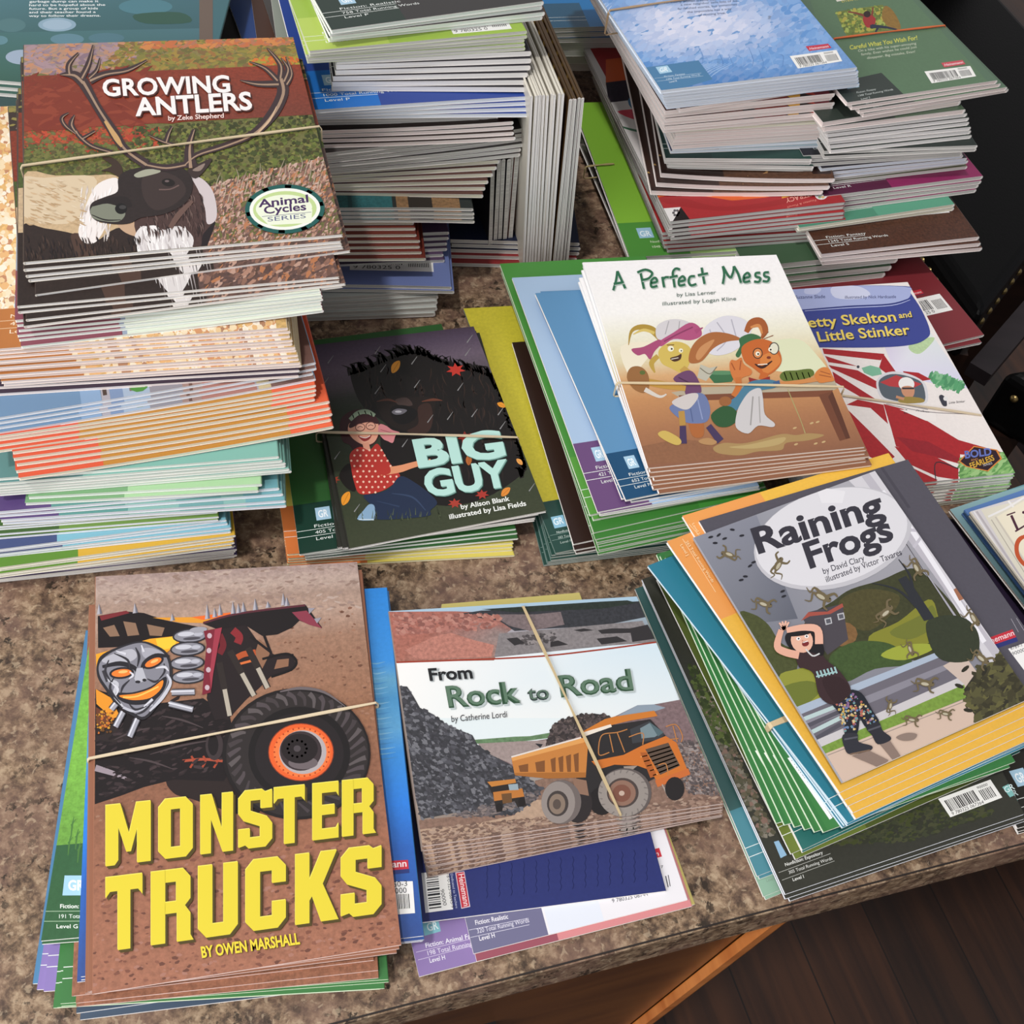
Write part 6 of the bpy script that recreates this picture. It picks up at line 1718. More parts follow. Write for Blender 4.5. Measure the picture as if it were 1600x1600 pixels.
def P_BLACKFROG(c):
    c.uv().rect(0, 0, 1, 1, '#34342c', .1)
    c.crop(1020, 1080, .2125)
    c.scatter([(300, 0), (420, 0), (900, 1050), (800, 1070), (560, 560)], 190, 24, ['#6a665a', '#4a4a36', '#8a8478', '#3a4028', '#5c5440', '#8a6a60'], 30, 1.3)
    c.scatter([(250, -200), (600, -100), (560, 420), (420, 300)], 160, 22, ['#34401f', '#4c5a2a', '#232c16', '#5c6a34'], 30, 1.3)
    c.scatter([(1050, 1140), (1500, 1000), (2300, 660), (2500, 900), (1900, 1100)], 420, 22, ['#3c402c', '#2a3020', '#484a30', '#2c2c24', '#41481f'], -20, 1.8)
    c.poly([(890, 1108), (925, 1098), (985, 1205), (940, 1228)], '#8fb4d0')
    c.text('Nonfiction: Expository', (976, 1288), (1252, 1196), 24, '#e4e4de', .012); c.text('305 Total Running Words', (1003, 1345), (1322, 1238), 24, '#d8d8d2', .002); c.text('Level I', (1032, 1398), (1112, 1372), 24, '#e4e4de', .01)
    c.stroke([(925, 1335), (1306, 1194)], 3, '#c4c4bc'); c.stroke([(950, 1390), (1335, 1248)], 3, '#c4c4bc'); c.stroke([(985, 1494), (1500, 1330), (2600, 1000), (2900, 900)], 2.5, '#94948c')
    c.crop(1280, 1060, .2125)
    code(c, [(874, 886), (1258, 744), (1346, 876), (964, 1022)])
    c.poly([(1345, 800), (1415, 765), (1458, 850), (1402, 875)], '#7fb8b4'); c.text('GR', (1372, 845), (1440, 812), 45, '#d8ecec', .01)
def P_GREENF(c):
    c.uv().rect(0, 0, 1, 1, '#37773f', .06).rect(.02, 0, .14, 1, '#3d7d42')
    c.crop(1020, 1080, .2125)
    c.poly([(990, 492), (1045, 470), (1362, 905), (1300, 945)], '#f0eeec')
    c.text('9 780325 071886', (1015, 505), (1215, 772), 30, '#3c3c44')
    c.layer += 1
    for k in range(14):
        y = 790 + k * 10.5; x = 1232 + k * 6.6
        c.poly([(x, y), (x + 44, y - 22), (x + 48, y - 16 - (k % 3) * 1.5), (x + 4, y + 6)], '#2a2a30', nl=False)
def P_YELF0(c):
    c.uv().rect(0, 0, 1, 1, '#e6b448', .04).rect(0, 0, .36, .34, '#e79c54')
    c.crop(960, 680, .46243)
    c.stroke([(230, 350), (342, 530)], 1.5, '#f8dcb0')
def P_YELF(c):
    c.uv().rect(0, 0, 1, 1, '#edbb49', .04).rect(0, 0, .36, .34, '#eda056')
    c.crop(960, 680, .46243)
    for t, a, b in (('Level J', (222, 372), (244, 408)), ('263 Total Running Words', (240, 360), (330, 498)), ('Level J', (262, 300), (282, 335))):
        c.text(t, a, b, 9, '#f8dcb0')
    c.stroke([(230, 350), (342, 530)], 1.5, '#f8dcb0'); c.stroke([(252, 300), (292, 345)], 1.5, '#f8dcb0')
    c.poly([(895, 1140), (1010, 1090), (1040, 1105), (960, 1160)], '#e4b048')
    for x, y in ((860, 1130), (876, 1124), (888, 1118)):
        c.ell(x, y, 10, 7, ['#3c3c5a', '#c8303a', '#b02c34'][(x // 4) % 3], -25, 8)
    c.poly([(785, 1172), (870, 1136), (878, 1146), (796, 1184)], '#efece6')
def P_GREYF(c):
    c.uv().rect(0, 0, 1, 1, '#53505a', .05).rect(.86, 0, .875, .2, '#48454f')
    c.crop(960, 680, .46243)
    c.poly([(1255, 688), (1345, 656), (1362, 692), (1275, 722)], '#c4303e'); c.poly([(1270, 712), (1358, 682), (1364, 696), (1276, 726)], '#2c3472'); c.text('Heinemann', (1240, 716), (1352, 675), 18, '#f2d8dc', .01)
    c.poly([(1330, 722), (1384, 703), (1440, 790), (1400, 815)], '#f0eeec'); c.text('6789-1', (1340, 726), (1378, 714), 12, '#34343c'); c.text('90000', (1346, 745), (1388, 730), 12, '#34343c')
    c.stroke([(1340, 620), (1365, 665)], 1.5, '#a8a4ae'); c.stroke([(1358, 618), (1384, 660)], 1.5, '#a8a4ae')
def P_PALETEAL(c):
    c.crop(1400, 740, .225)
    c.poly([(340, 240), (1200, 0), (1400, 1400), (700, 900)], ['#8fb4ba', '#8fb4ba', '#16302c', '#1c3a34'])
def P_LC(c):
    c.crop(1400, 740, .225)
    c.poly([(500, 255), (1600, 0), (1800, 1900), (1100, 1300)], '#d9d4d6')
    c.poly([(590, 250), (1600, 20), (1800, 1900), (1180, 1240)], '#e2dccb')
    c.stroke([(560, 262), (900, 770), (1180, 1200)], 14, '#bdb6ba'); c.stroke([(540, 262), (1150, 1200)], 8, '#efecee')
    c.stroke([(640, 300), (780, 232), (889, 165)], 14, '#efecea'); c.stroke([(780, 190), (840, 262)], 14, '#efecea'); c.stroke([(690, 300), (860, 560), (1000, 780)], 10, '#cfc6b8'); c.stroke([(662, 320), (1000, 860)], 5, '#b0a89c')
    c.poly([(700, 300), (889, 190), (1300, 100), (1500, 1200), (1100, 900)], '#efe6cf')
    P = '#4b2436'
    c.stroke([(800, 290), (845, 390)], 18, P); c.stroke([(768, 290), (828, 268)], 9, P); c.stroke([(828, 402), (905, 355)], 12, P); c.stroke([(905, 355), (893, 335)], 8, P)
    c.ell(885, 270, 10, 10, P); c.stroke([(895, 300), (925, 365)], 16, P)
    c.stroke([(930, 425), (865, 450), (838, 500), (848, 575), (905, 640), (990, 640)], [14, 30, 30, 28, 24, 10], '#c4552e')
# placeholders
for _n in 'PURPLE TEALP SEA ORANGE HOUSE POP MAROON GA2 GA TEALPHOTO DTEAL GOLD LEAF LIME RED BROWN FIRE BLUE GREENTOP BETTY YEL PM BG GRASS OCEAN MT LAV WHT NAVY RR DKG BLACKFROG GREENF YELF GREYF FROG PALETEAL LC'.split():
    globals().setdefault('P_' + _n, None)
# ------------------------------------------------------------------ the booklets, pile by pile, lowest bundle first
GY = '#8f8f88'
# ---- left pile
LP = 'in the left pile'
run('purple booklet', LP + ' on the counter', 7, ((0, 893), (366, 852)), ((0, 909), (366, 870)), 0.0, 0.017, w=0.155, h=0.2, anchor='R', base='#4a3a6a', paint=P_PURPLE, pages='g')
run('yellow booklet with green corner', LP, 4, ((3, 886), (366, 836)), ((0, 900), (360, 852)), 0.017, 0.028, w=0.147, anchor='R', base='#d3a83a', paint=back('#d3a83a', '#5f8a32', u1=0.33), pages='c')
run('light blue booklet with navy corner', LP, 4, ((0, 858), (352, 812)), ((0, 868), (360, 830)), 0.028, 0.038, w=0.15, anchor='R', base='#7fb6c6', paint=back('#7fb6c6', '#43507a', u1=0.30), pages='b')
run('white edged booklet', LP + ' above light blue ones', 4, ((0, 822), (340, 795)), ((0, 838), (338, 811)), 0.038, 0.047, w=0.145, anchor='R', base='#6d8f43', paint=back('#6d8f43', '#3f5f2c'), pages='b')
run('teal booklet with purple corner', LP, 4, ((0, 799), (434, 762)), ((0, 818), (446, 790)), 0.047, 0.060, w=0.175, anchor='R', base='#86b3ac', paint=P_TEALP, pages='b')
run('mint green booklet', LP + ' under sea green ones', 2, ((47, 776), (407, 756)), ((40, 787), (404, 766)), 0.060, 0.066, w=0.142, anchor='R', base='#a9cf9f', paint=back('#a9cf9f', '#7aa878', u1=0.42, box=None), pages='m')
run('sea green booklet', LP, 6, ((0, 747), (434, 714)), ((0, 772), (455, 737)), 0.066, 0.083, w=0.178, anchor='R', base='#7fb5a8', paint=P_SEA, pages='m', bend=(0, 0.0008, 0.0))
run('orange booklet', LP + ', lower orange bundle', 5, ((20, 709), (513, 633)), ((37, 748), (518, 671)), 0.083, 0.099, w=0.192, h=0.2, anchor='R', base='#d8552f', paint=P_ORANGE, pages='c', bend=(0.002, 0.004, 0.0), jit=0.0008, edge='#f6e6dc')
run('orange booklet', LP + ', upper orange bundle', 4, ((0, 682), (492, 608)), ((0, 704), (493, 630)), 0.099, 0.110, w=0.195, h=0.2, anchor='R', base='#d8552f', paint=P_ORANGE, pages='c', bend=(0.001, 0.004, 0.0), group='upper orange bundle booklets', edge='#f6e6dc')
run('pale blue house front booklet', LP, 4, ((0, 652), (492, 573)), ((0, 676), (490, 597)), 0.110, 0.120, w=0.196, h=0.2, anchor='R', base='#8fa6bd', paint=P_HOUSE, pages='b', bend=(0.0, 0.004, 0.0))
run('white edged booklet', LP + ' under popcorn booklets', 2, ((0, 604), (466, 578)), ((0, 614), (464, 586)), 0.120, 0.125, w=0.185, anchor='R', base='#3a2c3c', pages='p')
pop, zpop, fr = run('popcorn cover booklet', LP, 11, ((0, 545), (448, 512)), ((0, 600), (471, 571)), 0.125, 0.154, w=0.176, h=0.235, anchor='R', base='#e8d2a8', paint=P_POP, pages='p', edge='#f8e8dc', bend=(0, 0.0, 0.0005))
run('cream edged booklet with maroon corner', LP, 6, ((24, 500), (500, 458)), ((30, 540), (503, 487)), 0.154, 0.168, w=0.176, h=0.21, anchor='R', base='#7f4650', paint=P_MAROON, pages='m', bend=(0.0, 0.002, 0.0))
GQ = [(37.5, 70), (458, 58), (535.5, 366), (37.5, 409.5)]
run('caribou cover booklet', LP + ', lower caribou bundle', 4, ((28, 478), (530, 432)), ((40, 508), (500, 452)), 0.168, 0.177, quad=[(29, 138), (452, 126), (530, 432), (28, 478)], base='#3a2c26', paint=P_GA2, pages='w', edge='#f0e8dc', spine='L', jit=0.002)
run('caribou cover booklet', LP + ', shifted right in mid bundle', 1, ((56, 460), (547, 391)), None, 0.1765, 0.1787, quad=[(50, 118), (472, 92), (547, 391), (56, 460)], base='#3a2c26', paint=P_GA2, pages='w', edge='#f0e8dc', spine='L')
run('caribou cover booklet', LP + ', just under the top one', 3, ((38, 420), (533, 376)), ((46, 437), (540, 386)), 0.1787, 0.1865, quad=[(38, 80), (459, 68), (533, 376), (38, 420)], base='#3a2c26', paint=P_GA2, pages='w', edge='#f0e8dc', spine='L', jit=0.0015)
run('caribou front cover booklet with white title lettering', 'topmost of the left pile', 1, ((37.5, 409.5), (535.5, 366)), None, 0.1865, 0.189, quad=GQ, base='#3a2c26', paint=P_GA, pages='w', edge='#f0e8dc', spine='L')
# ---- far left behind
run('teal photo back cover booklet', 'at the top left corner', 3, ((0, 157), (318, 152)), ((0, 172), (300, 170)), 0.145, 0.154, w=0.25, h=0.25, anchor='R', base='#3f6870', paint=P_TEALPHOTO, pages='g', ang=8)
run('grey edged booklet', 'under the teal photo cover', 9, ((-40, 172), (70, 172)), ((-40, 232), (66, 236)), 0.110, 0.145, w=0.2, h=0.2, anchor='R', base='#2f4a4a', pages='g', ang=8, stuff=True)
run('black booklet', 'under the grey edged ones at the left edge', 3, ((-40, 236), (60, 240)), None, 0.060, 0.110, w=0.2, h=0.2, anchor='R', base='#14120f', pages='g', ang=8, fill=0.98, stuff=True)
run('dark booklet', 'behind the caribou pile', 6, ((250, 100), (410, 66)), None, 0.0, 0.120, w=0.22, h=0.22, anchor='R', base='#231c18', pages='g', ang=14, stuff=True, fill=0.97)
TB = 'behind the caribou pile'
run('blue photo booklet', TB, 1, None, None, 0.1205, 0.1235, quad=[(330, -70), (385, -70), (401, 60), (380, 66)], base='#2a4a8a', pages='w')
run('plain brown booklet', TB, 2, None, None, 0.1205, 0.1262, quad=[(383, -70), (432, -70), (447, 60), (402, 66)], base='#4a2a1a', pages='w')
run('leafy green booklet', TB, 1, None, None, 0.1205, 0.1240, quad=[(438, -70), (470, -70), (480, 70), (448, 72)], base='#2f5a34', grain=0.5, pages='w')
# ---- middle back pile
MP = 'in the middle back pile'
run('grey white booklet', MP + ', at its foot', 5, ((470, 468), (683, 455)), ((470, 496), (680, 490)), 0.0, 0.021, w=0.16, anchor='R', base='#bcc0ba', paint=back('#bcc0ba', '#9aa09a', bar=(0.42, 0.87)), pages='g', bend=(0, 0.001, 0))
run('periwinkle blue booklet with barcode', MP, 2, ((540, 446), (704, 448)), ((540, 452), (706, 454)), 0.021, 0.028, w=0.16, anchor='R', base='#6e7cae', paint=back('#6e7cae', '#5a6698', bar=(0.50, 0.80, 0.42, 0.12)), pages='g', bend=(0.0, 0.0, 0.001))
run('plum booklet', MP + ', turned aside', 6, ((560, 384), (700, 362)), ((560, 418), (692, 405)), 0.028, 0.048, w=0.14, h=0.14, anchor='R', base='#55405c', paint=back('#55405c', '#453050', bar=(0.62, 0.62, 0.32, 0.13)), pages='g', ang=18)
run('brown booklet with cream pages', MP, 7, ((545, 350), (645, 347)), ((545, 400), (662, 402)), 0.0485, 0.070, w=0.17, h=0.2, anchor='R', base='#6a2c22', paint=back('#6a2c22', '#5a241c'), pages='c', ang=15)
run('dark teal booklet with barcode', MP, 4, ((545, 326), (738, 324)), ((545, 345), (742, 343)), 0.070, 0.083, w=0.155, anchor='R', base='#2b3230', paint=P_DTEAL, pages='g', bend=(0.0, -0.001, 0.001))
run('cream edged booklet with maroon cover', MP, 6, ((510, 268), (779, 250)), ((520, 300), (752, 303)), 0.083, 0.106, w=0.16, anchor='R', base='#5a3a34', paint=back('#5a3a34', '#4a2a28'), pages='c')
run('grey edged booklet', MP + ', bent up at the right', 6, ((500, 240), (822, 205)), ((505, 268), (810, 245)), 0.106, 0.127, w=0.165, anchor='R', base='#4a4644', pages='g', bend=(0, 0.003, 0))
run('dark brown booklet with barcode', MP, 4, ((498, 204), (800, 194)), ((500, 225), (804, 218)), 0.127, 0.141, w=0.16, anchor='R', base='#2c1c18', paint=back('#2c1c18', '#241614'), pages='p', bend=(0, 0.0025, 0))
run('grey green edged booklet', MP, 3, ((497, 180), (775, 171)), ((500, 190), (780, 184)), 0.141, 0.150, w=0.155, anchor='R', base='#8f958a', pages='g', bend=(0, -0.002, 0))
run('royal blue booklet with bright blue corner', MP, 4, ((487, 172), (830, 148)), ((490, 180), (830, 175)), 0.150, 0.164, w=0.166, h=0.235, anchor='R', base='#2b4593', paint=back('#2b4593', '#1e6fc4', u1=0.32, lines=['Fiction: Realistic', '1000 Total Running Words', 'Level P']), pages='b', bend=(0, -0.0012, 0))
run('black cover booklet with white pages', MP, 6, ((545, 92), (828, 80)), ((548, 136), (822, 137)), 0.164, 0.190, w=0.142, anchor='R', base='#26232a', paint=back('#26232a', '#1c1a20', box=None), pages='w')
run('lime green booklet', MP, 5, ((498, 78), (822, 48)), ((500, 92), (818, 74)), 0.190, 0.205, w=0.158, h=0.2, anchor='R', base='#9dbb4c', paint=back('#9dbb4c', '#b3c95e', u1=0.36, lines=['Fiction: Realistic', '525 Total Running Words', 'Level P'], bar=(0.66, 0.88, 0.28, 0.10)), pages='g', edge='#cfd6b8')
run('black back cover booklet with dark green corner', MP, 4, ((525, 46), (848, 2)), ((528, 60), (848, 26)), 0.205, 0.219, w=0.158, h=0.2, anchor='R', base='#3a3838', paint=back('#3a3838', '#2c3a34', u1=0.34, lines=['Fiction: Realistic', '758 Total Running Words', 'Level P'], v0=0.78), pages='m')
# ---- standing booklets right of the middle pile
def upright(desc, where, n, pxn, z0, hh, dep, thk, step, lean, yaw, base, paint=None, pages='w', stuff=False):
    """booklets standing on their long edge, fore edges up and towards us; pxn: foot of the nearest upright corner"""
    o = W(*pxn, z0)
    bd = Bend(0, 0, 0)
    loc = [Vector((0, dep)), Vector((hh, dep)), Vector((hh, 0)), Vector((0, 0))]
    src = None
    for i in range(n):
        if src is None:
            src = r = booklet('booklet', loc, thk * 0.9, bd, paint, None, base, 'R', pages)
        else:
            r = copy_booklet(src, 'booklet')
        a = math.radians(yaw)
        s = Vector((math.cos(a), math.sin(a), 0))          # along the row, to the right
        f = Vector((-math.sin(a), math.cos(a), 0))         # away from us
        ln = math.radians(lean + (random.uniform(-0.5, 0.5)))
        up = Vector((s.x * math.sin(ln), s.y * math.sin(ln), math.cos(ln)))
        th = up.cross(f)
        M = Matrix((up, f, th)).transposed().to_4x4()
        p = o + s * (i * step) + f * random.uniform(-0.001, 0.001) + Vector((0, 0, 0.0 if i else 0))
        M.translation = p
        r.matrix_world = M
        k = i
        tag(r, (ORD[k].replace('topmost', 'first') if k else 'leftmost') + (' ' if not k else ' from left, ') + desc + ', ' + where, 'book', desc + 's')
        NB[0] += 1
        if stuff:
            STUFF.append(r)
UP = 'standing upright beside the middle pile'
upright('white edged booklet', UP, 10, (819, 425), 0.0005, 0.172, 0.2, 0.0023, 0.0026, -4.0, 21, '#d8d2c4')
upright('gold and brown topped booklet', UP, 5, (866, 422), 0.0005, 0.168, 0.2, 0.0026, 0.0030, -3.5, 21, '#4a3418', P_GOLD, 'g')
upright('rust brown booklet', 'leaning behind the upright ones', 2, (790, 398), 0.0005, 0.115, 0.15, 0.004, 0.0046, -2, 24, '#7a3620', None, 'g', True)
upright('dark booklet', 'standing deep between the middle pile and upright ones', 4, (768, 402), 0.0005, 0.10, 0.15, 0.0035, 0.0042, -3, 24, '#2c2a2a', None, 'g', True)
NV = 'on the counter before the upright booklets'
run('red booklet', NV, 2, ((700, 398), (790, 400)), ((700, 410), (790, 412)), 0.0, 0.008, w=0.11, h=0.15, anchor='L', base='#8a2a2c', pages='g', ang=12)
run('dark navy booklet with GR box', NV, 3, ((703, 374), (788, 386)), ((703, 388), (788, 398)), 0.008, 0.020, w=0.11, h=0.15, anchor='L', base='#1f2740', paint=back('#1f2740', '#1c2238', v0=0.45, u1=0.7), pages='g', ang=12)
# ---- back, between the piles
run('bright blue booklet', 'far back between the tall piles', 3, ((853, 44), (990, 40)), ((853, 60), (990, 58)), 0.075, 0.09, w=0.13, h=0.2, anchor='L', base='#1f78b8', paint=back('#1f78b8', '#2a5a78', box=None), pages='g')
run('dark red booklet', 'under the bright blue one at the back', 3, ((850, 66), (990, 66)), ((850, 90), (990, 90)), 0.03, 0.075, w=0.13, h=0.2, anchor='L', base='#541c1e', pages='g', fill=0.97, stuff=True)
# ---- right back pile
RP = 'in the right back pile'
run('dark leafy booklet', RP + ', at its foot', 4, ((990, 418), (1240, 395)), ((996, 432), (1245, 410)), 0.0, 0.018, w=0.155, h=0.2, anchor='L', base='#2a2420', pages='g', paint=P_LEAF, stuff=True)
run('lime green back cover booklet with GR box', RP, 3, ((984, 402), (1270, 385)), ((988, 415), (1268, 398)), 0.018, 0.030, w=0.164, h=0.215, anchor='L', base='#74a436', paint=P_LIME, pages='g')
run('red literacy programme booklet', RP + ', lower red bundle', 5, ((1035, 363), (1300, 346)), ((1042, 390), (1293, 371)), 0.030, 0.050, w=0.16, h=0.245, anchor='L', base='#a32a2c', paint=P_RED, pages='g', edge='#8f8684')
run('red literacy programme booklet', RP + ', upper red bundle', 5, ((1047, 346), (1309, 317)), ((1047, 371), (1300, 345)), 0.050, 0.069, w=0.16, h=0.245, anchor='L', base='#a32a2c', paint=P_RED, pages='g', edge='#8f8684', group='upper red bundle booklets', skew=0.02,
    toplabel='topmost red booklet with white corner and orange wave, in the right back pile')
run('brown back cover booklet', RP, 3, ((1033, 272), (1250, 280)), ((1018, 300), (1262, 302)), 0.069, 0.083, w=0.148, h=0.235, anchor='L', base='#3a2620', paint=P_BROWN, pages='p', bend=(0.001, 0.002, -0.001), skew=0.05)
run('dark teal booklet', RP, 4, ((1040, 247), (1223, 248)), ((1042, 258), (1222, 262)), 0.083, 0.098, w=0.125, h=0.22, anchor='L', base='#21443e', paint=back('#21443e', '#1d3a36', box=None, bar=(0.62, 0.86, 0.3, 0.08)), pages='g', skew=0.05)
run('ice blue booklet', RP, 2, ((1052, 232), (1237, 222)), ((1050, 236), (1237, 230)), 0.098, 0.104, w=0.13, h=0.22, anchor='L', base='#b9cdd8', pages='b', skew=0.05, paint=back('#b9cdd8', '#3a3a66', box=None, v0=0.55))
run('brown cover booklet with pinkish pages', RP, 5, ((1055, 205), (1262, 193)), ((1052, 228), (1255, 214)), 0.104, 0.124, w=0.138, h=0.22, anchor='L', base='#3a201c', pages='p', skew=0.03)
run('pale yellow booklet', RP, 2, ((1047, 199), (1252, 186)), ((1047, 204), (1250, 192)), 0.124, 0.130, w=0.14, h=0.21, anchor='L', base='#d6d2a0', pages='c')
run('reddish brown booklet with flame picture', RP, 6, ((1040, 173), (1280, 148)), ((1036, 202), (1262, 182)), 0.130, 0.155, w=0.146, h=0.235, anchor='L', base='#6e3222', paint=P_FIRE, pages='p')
run('flame picture booklet', RP + ' right under the blue bundle', 1, ((1063, 170), (1293, 134)), None, 0.155, 0.159, w=0.137, h=0.2, anchor='L', base='#6e3222', paint=P_FIRE, pages='p')
run('blue cloudy back cover booklet', RP + ' top bundle', 6, ((1033, 141), (1331, 106)), ((1043, 165), (1328, 132)), 0.159, 0.180, w=0.167, h=0.235, anchor='L', base='#6f93c4', paint=P_BLUE, pages='b', edge='#dfe8f4', jit=0.0006,
    toplabel='blue cloudy back cover with small text and barcode, topmost of the right back pile')
# ---- far right back pile
FP = 'in the far right back pile'
run('grey page booklet', FP + ', at its foot', 5, ((1225, 418), (1412, 392)), ((1225, 440), (1372, 438)), 0.0, 0.031, w=0.15, h=0.2, anchor='R', base='#3f5a40', pages='g', ang=22, stuff=True)
run('brown leather look booklet with barcode', FP, 3, ((1284, 397), (1527, 370)), ((1289, 409), (1531, 387)), 0.031, 0.045, w=0.152, h=0.2, anchor='L', base='#4c2c1e', paint=back('#4c2c1e', '#4a2a1c', box=None, lines=['Fiction: Fantasy', '1245 Total Running Words', 'Level S'], bar=(0.66, 0.72, 0.27, 0.11), logo=True, g=0.3), pages='p', grain=0.5)
run('jade green booklet with barcode', FP, 2, ((1300, 348), (1491, 319)), ((1300, 352), (1490, 325)), 0.045, 0.053, w=0.155, h=0.2, anchor='R', base='#5a9c80', paint=back('#5a9c80', '#4c8a70', box=None, bar=(0.58, 0.80, 0.32, 0.11), u1=0.5), pages='c')
run('magenta booklet with barcode', FP, 4, ((1300, 305), (1535, 275)), ((1300, 325), (1524, 296)), 0.053, 0.070, w=0.158, h=0.2, anchor='R', base='#8a2458', paint=back('#8a2458', '#541a3a', box=None, lines=['Fiction: Fantasy', '1020 Total Running Words', 'Level R'], bar=(0.64, 0.76, 0.3, 0.12), u1=0.42), pages='g')
run('olive edged booklet', FP, 2, ((1298, 278), (1496, 254)), ((1302, 284), (1496, 262)), 0.070, 0.077, w=0.134, h=0.2, anchor='L', base='#6c6f50', pages='g')
run('bluish white booklet', FP, 3, ((1284, 263), (1496, 243)), ((1297, 274), (1494, 252)), 0.077, 0.088, w=0.136, h=0.2, anchor='L', base='#262434', pages='b')
run('dark navy booklet with GR box', FP, 3, ((1255, 243), (1485, 232)), ((1262, 255), (1480, 240)), 0.088, 0.099, w=0.145, h=0.2, anchor='L', base='#20222e', paint=back('#20222e', '#1b1d28', lines=['Fiction: Mystery', '1104 Total Running Words', 'Level Q']), pages='g')
run('blackish green booklet with barcode', FP, 2, ((1288, 236), (1501, 228)), ((1290, 244), (1500, 234)), 0.099, 0.106, w=0.14, h=0.2, anchor='L', base='#1f2a26', paint=back('#1f2a26', '#1c2420', box=None, bar=(0.60, 0.86, 0.3, 0.1)), pages='g')
run('white edged booklet', FP, 3, ((1295, 220), (1509, 199)), ((1298, 234), (1506, 212)), 0.106, 0.118, w=0.134, h=0.19, anchor='L', base='#22302a', pages='w')
run('white edged booklet with dark cover', FP, 3, ((1290, 203), (1502, 178)), ((1293, 216), (1500, 192)), 0.118, 0.130, w=0.134, h=0.2, anchor='L', base='#26332e', paint=back('#26332e', '#22302a'), pages='w')
run('forest green booklet with GR box', FP, 2, ((1286, 191), (1497, 158)), ((1288, 198), (1496, 172)), 0.130, 0.140, w=0.133, h=0.2, anchor='L', base='#4a5c48', paint=back('#4a5c48', '#363e38', v0=0.62, u1=0.5, lines=['Fiction: Fantasy', '1308 Total Words', 'Level S']), pages='p')
run('forest green back cover booklet', FP + ' top bundle', 4, ((1324, 160), (1547, 127)), ((1350, 178), (1540, 146)), 0.140, 0.155, w=0.145, h=0.215, anchor='L', base='#56705a', paint=P_GREENTOP, pages='p',
    toplabel='forest green back cover with small picture, text and barcode, topmost of the far right pile')
# ---- red booklets at the counter edge and the striped plane bundle
run('dark red back cover booklet', 'lying by the far right pile', 2, ((1380, 560), (1537, 523)), ((1380, 566), (1534, 535)), 0.0, 0.0065, w=0.155, h=0.21, anchor='R', base='#7a2a30', paint=back('#7a2a30', '#7a2a30', box=None, bar=(0.66, 0.74, 0.28, 0.10), logo=True, ink='#7a2a30'), pages='g')
run('striped plane booklet', 'in the bundle right of the rabbits', 9, ((1300, 800), (1586, 739)), ((1296, 840), (1572, 776)), 0.0, 0.028, w=0.165, h=0.208, anchor='R', base='#ece6e2', paint=P_BETTY, pages='w', edge='#d8e0cc', jit=0.0015, ang=18.8, spine='L',
    toplabel='front cover with striped red and white plane and blue title panel, top of its bundle')
# ---- centre right pile (white rabbit cover on top)
CP = 'in the rabbit cover pile'
run('yellow booklet with dark teal corner', CP + ' foot', 8, ((868, 862), (1120, 826)), ((852, 884), (1110, 855)), 0.0, 0.016, quad=[(724, 482), (946, 470), (1112, 815), (868, 864)], base='#cfc23c', paint=P_YEL, pages='g', edge='#6f8580', jit=0.0012)
run('dark brown booklet', CP, 3, ((895, 852), (1130, 810)), ((898, 864), (1130, 820)), 0.016, 0.022, quad=[(800, 535), (1000, 520), (1130, 800), (896, 850)], base='#2c1813', pages='g')
run('green booklet', CP + ', lower part', 8, ((930, 838), (1200, 780)), ((935, 866), (1205, 810)), 0.022, 0.036, quad=[(783, 424), (1010, 412), (1200, 770), (928, 832)], base='#418a36', paint=back('#418a36', '#3a7a30', box=None, u1=0.6), pages='g', edge='#c2cdb8')
run('green booklet', CP + ', bulging upper ones', 2, ((925, 803), (1190, 752)), ((928, 812), (1195, 760)), 0.036, 0.041, quad=[(781, 412), (1008, 400), (1190, 752), (922, 804)], base='#4c9040', paint=back('#4c9040', '#5a9a40', box=None), pages='g', edge='#d0dcc4')
run('light blue booklet with purple corner', CP, 4, ((934, 800), (1180, 755)), ((940, 806), (1185, 765)), 0.041, 0.048, quad=[(800, 434), (1010, 424), (1180, 752), (934, 800)], base='#a9c2de', paint=back('#a9c2de', '#6a4a78', v0=0.74, lines=['Fiction: Realistic', '421 Total Running Words', 'Level M']), pages='w')
run('slate blue booklet with navy corner', CP, 3, ((960, 775), (1210, 730)), ((985, 783), (1230, 742)), 0.048, 0.055, quad=[(836, 458), (1030, 446), (1215, 733), (978, 781)], base='#5d8fb8', paint=back('#5d8fb8', '#174a70', v0=0.80, u1=0.36, lines=['Fiction: Realistic', '652 Total Running Words', 'Level M']), pages='w')
run('rabbit cover booklet', CP + ', on top', 7, ((1013, 731), (1352, 698)), ((1027, 771), (1350, 728)), 0.055, 0.0685, quad=[(911, 410), (1213, 398), (1352, 698), (1013, 731)], base='#f4f0ee', paint=P_PM, pages='w', edge='#d9b79c', jit=0.0015, spine='L',
    toplabel='white front cover with two running cartoon rabbits, top of the centre pile')
